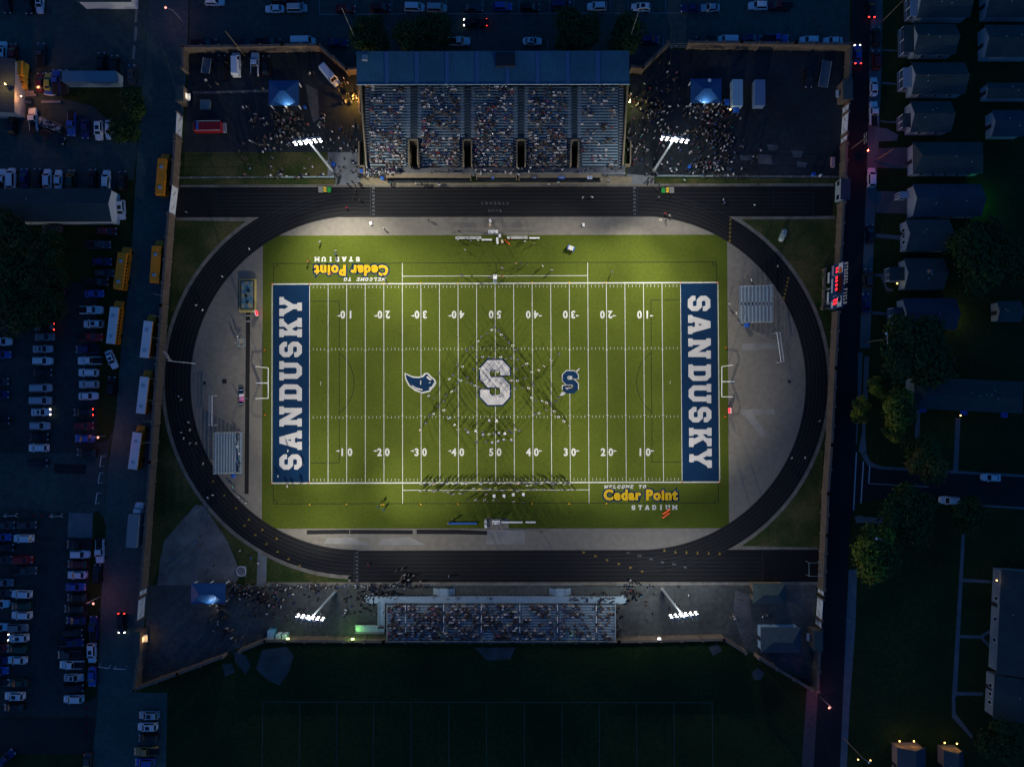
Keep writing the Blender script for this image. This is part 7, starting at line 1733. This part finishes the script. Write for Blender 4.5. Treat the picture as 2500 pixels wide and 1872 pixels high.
chain(q2, [(783, 935), (822, 940), (885, 940), (922, 935), (1012, 937), (1070, 932), (1130, 930), (1172, 935), (1230, 930), (1272, 932)], 'player in white, # from the left in the left group on the lower sideline', LG, pi, kinds=('stand', 'stand', 'walk'), cols=((.75, .75, .75), BANDN, (.7, .7, .7)), cap='hair')
chain(q2, [(1428, 935), (1537, 925), (1588, 922), (1627, 925), (1678, 925), (1743, 935), (1790, 925), (1827, 930), (1870, 925), (1928, 950), (1970, 945), (2020, 938), (2080, 930), (2140, 912), (2195, 930)], 'person in white, # from the left in the centre stretch of the lower sideline', LG, pi, kinds=('stand', 'walk', 'stand'), cols=((.75, .75, .75), (.7, .62, .58), BANDN), cap='hair')
q3 = T(1300, 970)
chain(q3, [(215, 935), (235, 950), (285, 925), (345, 935), (378, 925), (405, 935)], 'person, # from the left at the right end of the lower sideline row', LG, pi, kinds=('stand', 'walk'), cols=((.5, .5, .52), BANDN, (.5, .48, .42)), cap='hair')
chain(q2, [(780, 1010), (840, 1005), (905, 1005), (930, 1014), (970, 998), (1035, 1010), (1075, 1020), (1105, 1040), (1135, 1045), (1207, 1035), (1242, 1035)], 'person, # from the left in the second row under the lower sideline, left part', LG, pi, kinds=('stand', 'stand', 'walk'), cols=((.5, .5, .52), BANDN, (.3, .3, .35)), cap='hair')
chain(q2, [(1353, 980), (1420, 985), (1483, 980), (1530, 988), (1585, 975), (1625, 1000), (1660, 1000), (1740, 998), (1790, 995), (1827, 1010), (1900, 1000), (1970, 990), (2020, 990)], 'person, # from the left in the second row under the lower sideline, middle part', LG, pi, kinds=('stand', 'walk', 'stand'), cols=((.5, .5, .5), (.55, .5, .1), BANDN), cap='hair')
chain(q3, [(30, 990), (115, 993), (150, 990), (210, 988), (245, 1005), (305, 990), (350, 998), (405, 990), (458, 990)], 'person in dark clothes, # from the left on the right end of the white line', LG, pi, kinds=('stand', 'walk'), cols=(BANDN, (.3, .3, .35), (.05, .05, .06)), cap='hair')
chain(q2, [(1287, 1105), (1370, 1105), (1400, 1108), (1470, 1105), (1490, 1125), (1565, 1108), (1615, 1108), (1783, 1125), (1895, 1130), (1485, 1045)], 'person in black, # from the left in the lowest loose row of people', LG, pi, kinds=('stand', 'walk'), cols=((.06, .06, .08), (.35, .35, .38)), cap='hair')
chain(q2, [(1573, 1075), (1680, 1075), (1780, 1062), (1888, 1060)], 'sousaphone player, # from the left in the lower rows', LG, pi, kinds=('play',), cols=(BANDW,), cap='hair')
for i, (x, y) in enumerate(((1573, 1055), (1680, 1055), (1780, 1042), (1888, 1040))):
    px, py = q2(x, y); P = W(px, py, 1.9); t = thing('sousaphone', 'white sousaphone with wide bell, %s from the left in the lower rows' % ('first', 'second', 'third', 'fourth')[i], 'sousaphone', (P.x, P.y, 0), 0, 'white sousaphones')
    bm = NB(); lathe(bm, [(.06, -.35), (.09, -.1), (.18, .02), (.34, .10), (.35, .12)], (0, 0, 1.95), 14, axis=(0, -.35, 1)); obj('bell', bm, M_white, t)
    bm = NB(); tube(bm, [(0, .15, 1.65), (.3, .1, 1.3), (.15, -.1, .95), (-.25, 0, 1.0), (-.3, .1, 1.4)], .05, 6); obj('tubing', bm, M_white, t)
for i, (x, y) in enumerate([(1293, 376), (1377, 358), (1455, 400), (1553, 485), (1618, 472), (1678, 455), (1757, 458), (1520, 248), (1600, 250), (1625, 384), (1690, 386)]):
    px, py = q2(x, y); P = W(px, py, 1.0); t = thing('bass_drum', 'white rimmed drum carried in front of a drum line member, number %s from the left' % ('one two three four five six seven eight nine ten eleven'.split()[[0, 1, 2, 4, 7, 8, 10, 3, 5, 6, 9][i]]), 'drum', (P.x, P.y, 0), 0, 'drums of the drum line')
    bm = NB(); lathe(bm, [(.30, 0), (.32, .03), (.32, .32), (.30, .35)], (0, 0, .85), 12); obj('shell', bm, M_navy, t); bm = NB(); lathe(bm, [(.29, 0), (.27, .03)], (0, 0, 1.2), 12); obj('drumhead', bm, M_white, t)
OG = 'people scattered on the field and track'
def single(tile, x, y, lab, kind='stand', col=(.5, .5, .5), rz=0, cap='hair', z=0):
    px, py = tile(x, y); person(px, py, rz, kind, col, lab, OG, cap, z)
q4, q5, q6, q7 = T(850, 300), T(400, 970), T(400, 300), T(400, 640)
WT, DK, BL, OR, RD = (.58, .58, .56), (.03, .03, .035), (.03, .12, .45), (.6, .12, .02), (.4, .02, .03)
for a in ((q4, 1260, 1365, 'player in white standing alone on the upper grass below the bench', 'stand', WT), (q4, 378, 1132, 'person in white on the concrete below the left straight', 'walk', WT), (q4, 865, 1045, 'person in black on the upper concrete casting a long shadow', 'stand', DK), (q4, 1193, 1162, 'person in dark clothes left of the upper table', 'stand', DK),
          (q4, 1185, 1256, 'leftmost person at the long white bench', 'stand', (.4, .4, .42)), (q4, 1270, 1252, 'second person from the left at the long white bench', 'stand', DK), (q4, 1320, 1268, 'person in a pale top leaning at the long white bench', 'walk', (.5, .4, .36)), (q4, 1400, 1262, 'person in white right of centre at the long white bench', 'stand', WT),
          (q4, 1755, 1246, 'person in red at the right upper bench', 'stand', RD), (q4, 1908, 1275, 'person in white below the right upper bench', 'stand', WT), (q4, 1925, 1240, 'person at the right end of the upper benches', 'stand', (.4, .4, .4)), (q4, 2003, 1295, 'person in olive right of the upper benches', 'stand', (.2, .2, .06)),
          (q4, 1658, 1563, 'person in lilac inside the upper team box', 'stand', (.4, .3, .5)), (q4, 1810, 1512, 'person in tan at the black line of the upper team box', 'stand', (.4, .26, .15)), (q4, 1862, 1510, 'person in navy at the black line of the upper team box', 'stand', BANDN), (q4, 1836, 1560, 'person in black inside the upper team box', 'stand', DK), (q4, 1920, 1522, 'person in green at the right of the dark group', 'walk', (.05, .15, .05)),
          (q4, 2097, 1540, 'player in white with a long shadow in the upper team box', 'stand', WT), (q4, 2195, 1585, 'player with white shoulders near the right of the upper team box', 'walk', (.45, .45, .45)), (q4, 1222, 1637, 'person in navy on the left of the upper team box line', 'stand', BANDN), (q4, 1335, 1648, 'person in dark clothes on the upper team box line', 'stand', DK),
          (q4, 1530, 1665, 'person in purple left of the podium', 'stand', (.1, .04, .25)), (q4, 1583, 1640, 'drum major standing on the podium', 'raise', (.5, .5, .6)), (q4, 1657, 1652, 'person in red right of the podium', 'walk', RD), (q4, 1715, 1655, 'thin person in green right of the podium', 'stand', (.1, .3, .15)), (q4, 370, 1643, 'person in navy on the yellow upper sideline logo', 'stand', BANDN),
          (T(1300, 640), 857, 105, 'player in blue near the upper right twenty yard line', 'stand', (.25, .33, .5)), (T(1300, 640), 2128, 452, 'person in white beside the right end zone on the concrete', 'stand', WT), (q5, 1335, 575, 'person in white standing on the A of the left end zone', 'walk', WT), (q5, 1228, 850, 'person in pale blue at the lower corner of the left end zone', 'stand', (.3, .4, .5)),
          (q5, 1328, 958, 'person in white below the left end zone line', 'walk', WT), (q5, 1385, 962, 'person in black below the left end zone line', 'stand', DK), (q5, 1480, 922, 'person in navy on the left end zone line', 'stand', BANDN), (q5, 1493, 728, 'person in navy at the inner edge of the left end zone', 'stand', BANDN), (q6, 1677, 1283, 'person in a white cap on the upper left grass', 'stand', (.5, .5, .5)),
          (q6, 1548, 1490, 'person in orange at the upper left corner of the black line', 'walk', OR), (q6, 1845, 1375, 'person in white kneeling above the upside down lettering', 'walk', WT), (q6, 1848, 1412, 'person in blue directly above the upside down lettering', 'stand', BL), (q6, 918, 1355, 'person in white walking the upper left curve', 'walk', WT), (q6, 1968, 912, 'person in red on the upper left lanes', 'walk', RD),
          (q6, 2050, 745, 'topmost of three dark people on the upper track', 'walk', DK), (q6, 2045, 800, 'middle of three dark people on the upper track', 'walk', DK), (q6, 2110, 825, 'lowest of three dark people on the upper track', 'walk', DK), (q6, 1735, 720, 'driver in a yellow top on the upper left cart', 'sit', (.5, .4, .05)), (q6, 235, 958, 'person in pale blue at the left end of the upper straight', 'walk', (.2, .35, .4)),
          (q7, 625, 152, 'person in white on the left curve above the landing mat', 'walk', WT), (q7, 345, 462, 'upper of two runners on the left curve', 'walk', (.35, .45, .5)), (q7, 415, 515, 'lower of two runners on the left curve', 'walk', WT), (q7, 795, 800, 'person in white beside the ball rack', 'stand', WT), (q7, 770, 868, 'person in grey left of the ball rack', 'stand', (.3, .3, .3)), (q7, 800, 1470, 'person in black beside the pink mat', 'stand', DK),
          (q7, 155, 1445, 'upper of a pair on the left curve below the flagpole', 'walk', (.3, .4, .45)), (q7, 185, 1480, 'lower of a pair on the left curve below the flagpole', 'walk', (.35, .45, .5)), (q5, 262, 268, 'person in white on the left curve beside the soccer goal', 'walk', WT), (q5, 278, 350, 'person in white on the left curve above the bleacher corner', 'walk', WT), (q5, 183, 380, 'person in pale blue on the outer left curve', 'walk', (.35, .5, .55)), (q5, 212, 440, 'person in white on the outer left curve beside the bleacher', 'walk', WT),
          (q5, 278, 495, 'person in pale blue on the left curve beside the bleacher', 'walk', (.3, .4, .45)), (q5, 345, 495, 'person in grey on the inner left curve beside the bleacher', 'walk', (.2, .25, .3)), (q5, 420, 715, 'person in white on the left curve below the bleacher', 'walk', WT), (q5, 470, 1082, 'left of two people on the lower left curve', 'walk', (.35, .45, .6)), (q5, 522, 1055, 'right of two people on the lower left curve', 'walk', WT),
          (q5, 742, 965, 'person in green below the left bleacher', 'stand', (.05, .35, .2)), (q5, 800, 1075, 'person in lilac at the lower end of the runway', 'stand', (.35, .35, .5)), (q5, 878, 1140, 'person in white cap at the lower end of the runway', 'stand', WT), (T(300, 1300), 775, 100, 'person in bright blue on the grey throwing area', 'walk', BL), (T(300, 1300), 830, 130, 'person in black beside the blue one on the throwing area', 'walk', DK), (T(300, 1300), 830, 42, 'person in black at the top of the throwing area', 'walk', DK),
          (T(300, 1300), 975, 355, 'person in dark clothes at the lower edge of the throwing area', 'walk', DK), (T(300, 1300), 1255, 200, 'person in white on the grass by the throwing circle', 'walk', WT), (T(300, 1300), 1378, 275, 'person in blue on the grass by the throwing circle', 'walk', BL), (T(300, 1300), 1455, 330, 'person in white on the path above the bottom plaza', 'walk', WT),
          (T(750, 1300), 658, 352, 'person in red on the lower track beside the lane numbers', 'walk', RD), (T(750, 1300), 955, 415, 'person in dark blue on the lower track', 'walk', (.05, .08, .15)), (T(750, 1300), 1145, 465, 'person in tan on the outer lanes of the lower track', 'walk', (.4, .3, .2)), (T(750, 1300), 1525, 475, 'person in pale blue on the lower track centre', 'walk', (.2, .3, .35)), (T(750, 1300), 1215, 530, 'person in white green at the lower track kerb', 'stand', (.4, .5, .42)),
          (T(1700, 300, 5.52), 370, 1030, 'upper of two people on the upper right straight', 'walk', WT), (T(1700, 300, 5.52), 385, 1072, 'person in blue close to the white one on the upper right straight', 'walk', BL), (T(1700, 300, 5.52), 790, 1105, 'person in pale blue alone at the right end of the upper straight', 'walk', (.25, .4, .45)), (T(1300, 300), 1640, 615, 'person in white on the grass strip right of the track entrance', 'stand', WT),
          (T(1300, 300), 1437, 975, 'person in red at the inner lane near the white ring', 'walk', RD), (T(1300, 300), 1483, 1000, 'person in white at the inner lane near the white ring', 'walk', WT), (T(1300, 300), 1442, 1050, 'person in black beside the white ring', 'stand', DK), (T(1300, 300), 1365, 800, 'person in grey on the lanes near the right lane numbers', 'walk', (.2, .2, .2)), (T(1300, 300), 180, 660, 'person in white below the right dugout', 'stand', WT),
          (T(1300, 300), 280, 640, 'person in pale blue below the right dugout', 'walk', (.3, .45, .5)), (T(1300, 300), 825, 620, 'person in blue and white at the right track entrance', 'walk', (.3, .35, .5)), (T(1300, 300), 745, 600, 'person in white climbing at the right end of the dugout', 'walk', WT), (T(1300, 300), 545, 802, 'pair member in white on the upper track right of centre', 'walk', WT), (T(1300, 300), 645, 798, 'second white figure on the upper track right of centre', 'walk', WT),
          (T(1700, 900, 5.52), 1668, 705, 'person in white on the right curve below the goal', 'walk', (.35, .35, .33)), (T(1700, 900, 5.52), 1290, 1205, 'person in pale clothes on the lower right curve', 'walk', (.4, .4, .38)), (T(1700, 900, 5.52), 1470, 1200, 'person in lilac on the outer lower right curve', 'walk', (.25, .22, .35)), (T(1700, 600, 5.52), 1100, 275, 'person on the upper right curve by the scoreboard', 'walk', (.4, .38, .35)),
          (T(1700, 600, 5.52), 745, 462, 'person in white at the top of the right bleacher', 'stand', WT), (T(1700, 600, 5.52), 543, 910, 'person in white at the foot of the right bleacher', 'walk', WT), (q2, 320, 1182, 'person in blue left of the group on the lower left grass', 'stand', BL), (q2, 360, 1155, 'person in yellow in the group on the lower left grass', 'walk', (.6, .4, .03)), (q2, 380, 1215, 'lowest person in blue on the lower left grass', 'stand', BL),
          (q2, 1130, 1330, 'person in black at the left lower bench', 'walk', DK), (q2, 1480, 1345, 'person in white left of the lower table', 'stand', WT), (q2, 1085, 1358, 'person in blue at the left end of the lower bench', 'sit', BL), (q2, 1525, 1295, 'person in black above the lower table', 'stand', DK), (q2, 1620, 1295, 'another person in black above the lower table', 'stand', DK), (q2, 2085, 1445, 'person in black alone on the lower concrete', 'stand', DK)):
    single(*a[:3], a[3], a[4], a[5], rng.random() * 6.28)
# the dense crowd in the stands and plazas: past three hundred people, one mass
SIT = body_mesh('sit', (M_crowd,), False, 0); STD = body_mesh('stand', (M_crowd,), False, 0); WLK = body_mesh('walk', (M_crowd,), False, 0)
class Crowd:
    def __init__(s): s.v = []; s.f = []; s.c = []
    def add(s, me, P, rz, shirt, trous, sc=1.0):
        o = len(s.v); c, n = cos(rz) * sc, sin(rz) * sc
        for v in me.vertices: x, y, z = v.co; s.v.append((P[0] + x * c - y * n, P[1] + x * n + y * c, P[2] + z * sc))
        sk = rng.choice(((.30, .22, .18), (.24, .16, .12), (.12, .08, .06), (.36, .28, .24))); hair = rng.choice(((.02, .012, .008), (.05, .03, .015), (.01, .01, .01), (.2, .13, .06), (.5, .5, .5) if rng.random() < .12 else (.03, .02, .015)))
        for p in me.polygons:
            s.f.append([o + i for i in p.vertices]); z = p.center.z; i = p.material_index
            s.c.append(hair if z > 1.68 or (z > 1.6 and p.center.y > .02) else sk if i == 2 else trous if i == 1 else shirt)
    def build(s, label):
        me = bpy.data.meshes.new('crowd'); me.from_pydata(s.v, [], s.f); me.materials.append(M_crowd)
        a = me.color_attributes.new('Col', 'FLOAT_COLOR', 'CORNER'); d = []
        for p, c in zip(me.polygons, s.c):
            for _ in p.loop_indices: d.extend((*c, 1))
        a.data.foreach_set('color', d); me.polygons.foreach_set('use_smooth', [True] * len(me.polygons))
        o = bpy.data.objects.new('crowd', me); COL.objects.link(o); tag(o, label, 'crowd', None, 'stuff')
def cloth():
    r = rng.random()
    if r < .31: k = rng.uniform(.45, .75); return (k, k, k * 1.02)
    if r < .58: k = rng.uniform(.01, .05); return (k, k, k * 1.3)
    if r < .76: return (.02, .04 + rng.random() * .05, .1 + rng.random() * .16)
    if r < .78: return (.2 + rng.random() * .15, .02, .03)
    if r < .83: return (.12, .16, .24)
    if r < .86: return (.05, .22, .24)
    if r < .875: return (.38, .08, .2)
    k = rng.uniform(.08, .24); return (k, k * .92, k * .85)
def trous(): return rng.choice(((.02, .025, .05), (.012, .012, .014), (.05, .06, .10), (.22, .18, .12), (.03, .03, .03)))
cr = Crowd()
for me in (SIT, STD, WLK):
    pass
from mathutils import noise as mnoise
SEC = [(X0 + 16, 988), (1032, 1122), (1162, 1252), (1292, 1383), (1421, X1 - 20)]
DEN = [(.56, .22), (.54, .26), (.56, .36), (.66, .32), (.16, .05)]
for i in range(NR):
    z = row_z(i); yb = W(1250, row_y(i + 1) + 3.5, row_z(i + 1)).y
    for (a, b), (d0, d1) in zip(SEC, DEN):
        xa, xb = W(a, row_y(i), z).x, W(b, row_y(i), z).x; x = xa
        while x < xb:
            d = d0 + (d1 - d0) * i / NR; nz = mnoise.noise(Vector((x * .22, i * .42, 3.0))) * 1.5
            if rng.random() < max(0.02, d + nz * .55):
                st = rng.random() < .06
                cr.add(STD if st else SIT, (x + rng.uniform(-.1, .1), yb - (.55 if st else .22), z + .01 if st else z - .42 + .03), rng.gauss(0, .3), cloth(), trous(), rng.uniform(.9, 1.06))
            x += rng.uniform(.46, .56)
for k in range(90):                                       # the walkway below the rows
    x = rng.uniform(896, 975) if k < 62 else rng.uniform(1000, 1520); p = W(x, rng.uniform(409, 426), 2.4); cr.add(rng.choice((STD, WLK)), (p.x, p.y, 1.3), rng.gauss(0, 1.2), cloth(), trous())
for i in range(NV):
    z = vrow_z(i); y2 = W(1250, vrow_y(i + 1), vrow_z(i + 1)).y
    for (a, b), d in zip(spans(VA + 6, VB - 5, AI), (.58, .58, .54, .54, .48, .26, .24)):
        x, xb = W(a, vrow_y(i), z).x, W(b, vrow_y(i), z).x
        while x < xb:
            nz = mnoise.noise(Vector((x * .25, i * .45, 9.0))) * 1.5
            if rng.random() < max(.03, d + nz * .55): cr.add(SIT, (x, y2 + .30, z - .43), pi + rng.gauss(0, .3), cloth() if rng.random() < .6 else (.03, .03, .045), trous(), rng.uniform(.9, 1.06))
            x += rng.uniform(.46, .58)
def blob(tile, cx, cy, sx, sy, n, bright=.5):
    for k in range(n):
        px, py = tile(rng.gauss(cx, sx), rng.gauss(cy, sy)); p = W(px, py, 1.3)
        cr.add(rng.choice((STD, STD, WLK)), (p.x, p.y, .012), rng.random() * 6.28, cloth() if rng.random() < bright else (.02, .02, .025), trous(), rng.uniform(.85, 1.05))
def strip(tile, x0, x1, y0, y1, n, bright=.5):
    for k in range(n):
        px, py = tile(rng.uniform(x0, x1), rng.uniform(y0, y1)); p = W(px, py, 1.3)
        cr.add(rng.choice((STD, STD, WLK)), (p.x, p.y, .012), rng.random() * 6.28, cloth() if rng.random() < bright else (.02, .02, .025), trous(), rng.uniform(.85, 1.05))
b0, b2, b6 = T(400, 0), T(1300, 0), T(400, 300); i3 = T(1700, 300, 5.52); k1, k2, k3 = T(300, 1300), T(750, 1300), T(1200, 1300)
blob(b0, 1290, 1240, 70, 60, 26, .6); blob(b0, 1370, 1300, 80, 60, 34, .45); blob(b0, 1240, 1420, 40, 90, 20); blob(b0, 1400, 1460, 50, 70, 18); blob(b0, 950, 1280, 40, 35, 9); blob(b0, 1100, 1310, 20, 25, 4); blob(b0, 890, 1140, 30, 25, 4); blob(b0, 1930, 900, 30, 25, 6, .8); blob(b0, 1990, 1040, 45, 45, 16, .5)
blob(b0, 1570, 780, 25, 12, 4, .8); blob(b0, 1715, 1260, 14, 40, 7, .8); blob(b0, 1670, 1340, 15, 30, 5, .8); blob(b0, 2060, 1370, 40, 40, 8); strip(b0, 420, 1300, 640, 1050, 9); strip(b0, 800, 1400, 1450, 1640, 26, .8); strip(b0, 1700, 2100, 1350, 1650, 16, .8)
blob(b6, 1300, 100, 140, 130, 24); strip(b6, 830, 1950, 350, 560, 26, .8); strip(b6, 1000, 1900, 540, 590, 26, .6); blob(b6, 2080, 610, 60, 60, 18, .3); strip(b6, 1800, 2100, 230, 560, 16, .7)
blob(b2, 1850, 1170, 110, 35, 60, .75); blob(b2, 1950, 1330, 120, 90, 60, .6); blob(b2, 1290, 1200, 90, 60, 50, .75); blob(b2, 1420, 1130, 90, 50, 22, .7); blob(b2, 1120, 1080, 50, 40, 12, .8); strip(b2, 1050, 1450, 1250, 1650, 60, .6); strip(b2, 1450, 2150, 1350, 1650, 80, .6); strip(b2, 1150, 1600, 650, 1000, 22, .7); strip(b2, 1020, 1060, 1280, 1620, 12)
blob(i3, 150, 120, 130, 120, 40, .7); blob(i3, 350, 260, 130, 150, 42, .7); blob(i3, 240, 570, 60, 40, 18, .8); blob(i3, 80, 570, 50, 45, 12, .7); strip(i3, 0, 480, 380, 640, 26, .7); strip(i3, 0, 700, 670, 740, 16, .7); strip(i3, 560, 1000, 300, 700, 7, .7)
strip(T(1300, 300), 1230, 2150, 360, 560, 50, .7); strip(T(1300, 300), 1050, 1250, 250, 500, 14, .7); blob(T(1300, 300), 1285, 620, 35, 60, 14, .6); strip(T(1300, 300), 480, 980, 440, 560, 30, .7)
blob(k1, 1250, 630, 90, 45, 44, .3); blob(k1, 1480, 700, 100, 40, 36, .35); blob(k1, 1030, 880, 45, 80, 36, .3); blob(k1, 1140, 1070, 40, 25, 12, .2); blob(k1, 1250, 1160, 50, 30, 10, .25); strip(k1, 1150, 2200, 560, 620, 50, .5); strip(k1, 1250, 2150, 620, 960, 46, .5); blob(k1, 1560, 740, 70, 40, 18, .4)
strip(k2, 0, 1300, 565, 605, 90, .5); blob(k2, 650, 680, 70, 55, 36, .25); blob(k2, 820, 670, 60, 16, 18, .2); blob(k2, 1030, 500, 30, 40, 14, .9); strip(k2, 960, 1080, 530, 590, 16, .5); strip(k2, 300, 900, 600, 900, 22, .3); strip(k2, 800, 2200, 690, 715, 10, .6); blob(k2, 400, 885, 30, 18, 5, .4)
strip(k3, 850, 1330, 690, 740, 30, .2); blob(k3, 1150, 740, 70, 40, 22, .15); blob(k3, 1530, 640, 50, 70, 26, .3); strip(k3, 1350, 1420, 820, 1120, 16, .2); strip(k3, 1450, 2150, 560, 900, 22, .25); strip(k3, 1300, 1340, 800, 1120, 10, .3)
strip(T(1650, 1300), 600, 1000, 550, 950, 9, .3); strip(T(850, 300), 190, 470, 480, 570, 34, .35); strip(T(850, 300), 450, 1200, 640, 680, 10, .4)
for y in (1060, 1090, 1120, 1140, 1150, 1072, 1108, 1131, 1146): p = W(586 - rng.random() * 8, y, 1.2); cr.add(SIT, (p.x, p.y, .1), -pi / 2, cloth(), trous())
cr.build('dense crowd of spectators in the stands and standing in the plazas')
for me in (SIT, STD, WLK): bpy.data.meshes.remove(me)
for me in list(bpy.data.meshes):
    if me.users == 0: bpy.data.meshes.remove(me)
print('people', NPEOPLE, 'crowd figures', len(cr.v))
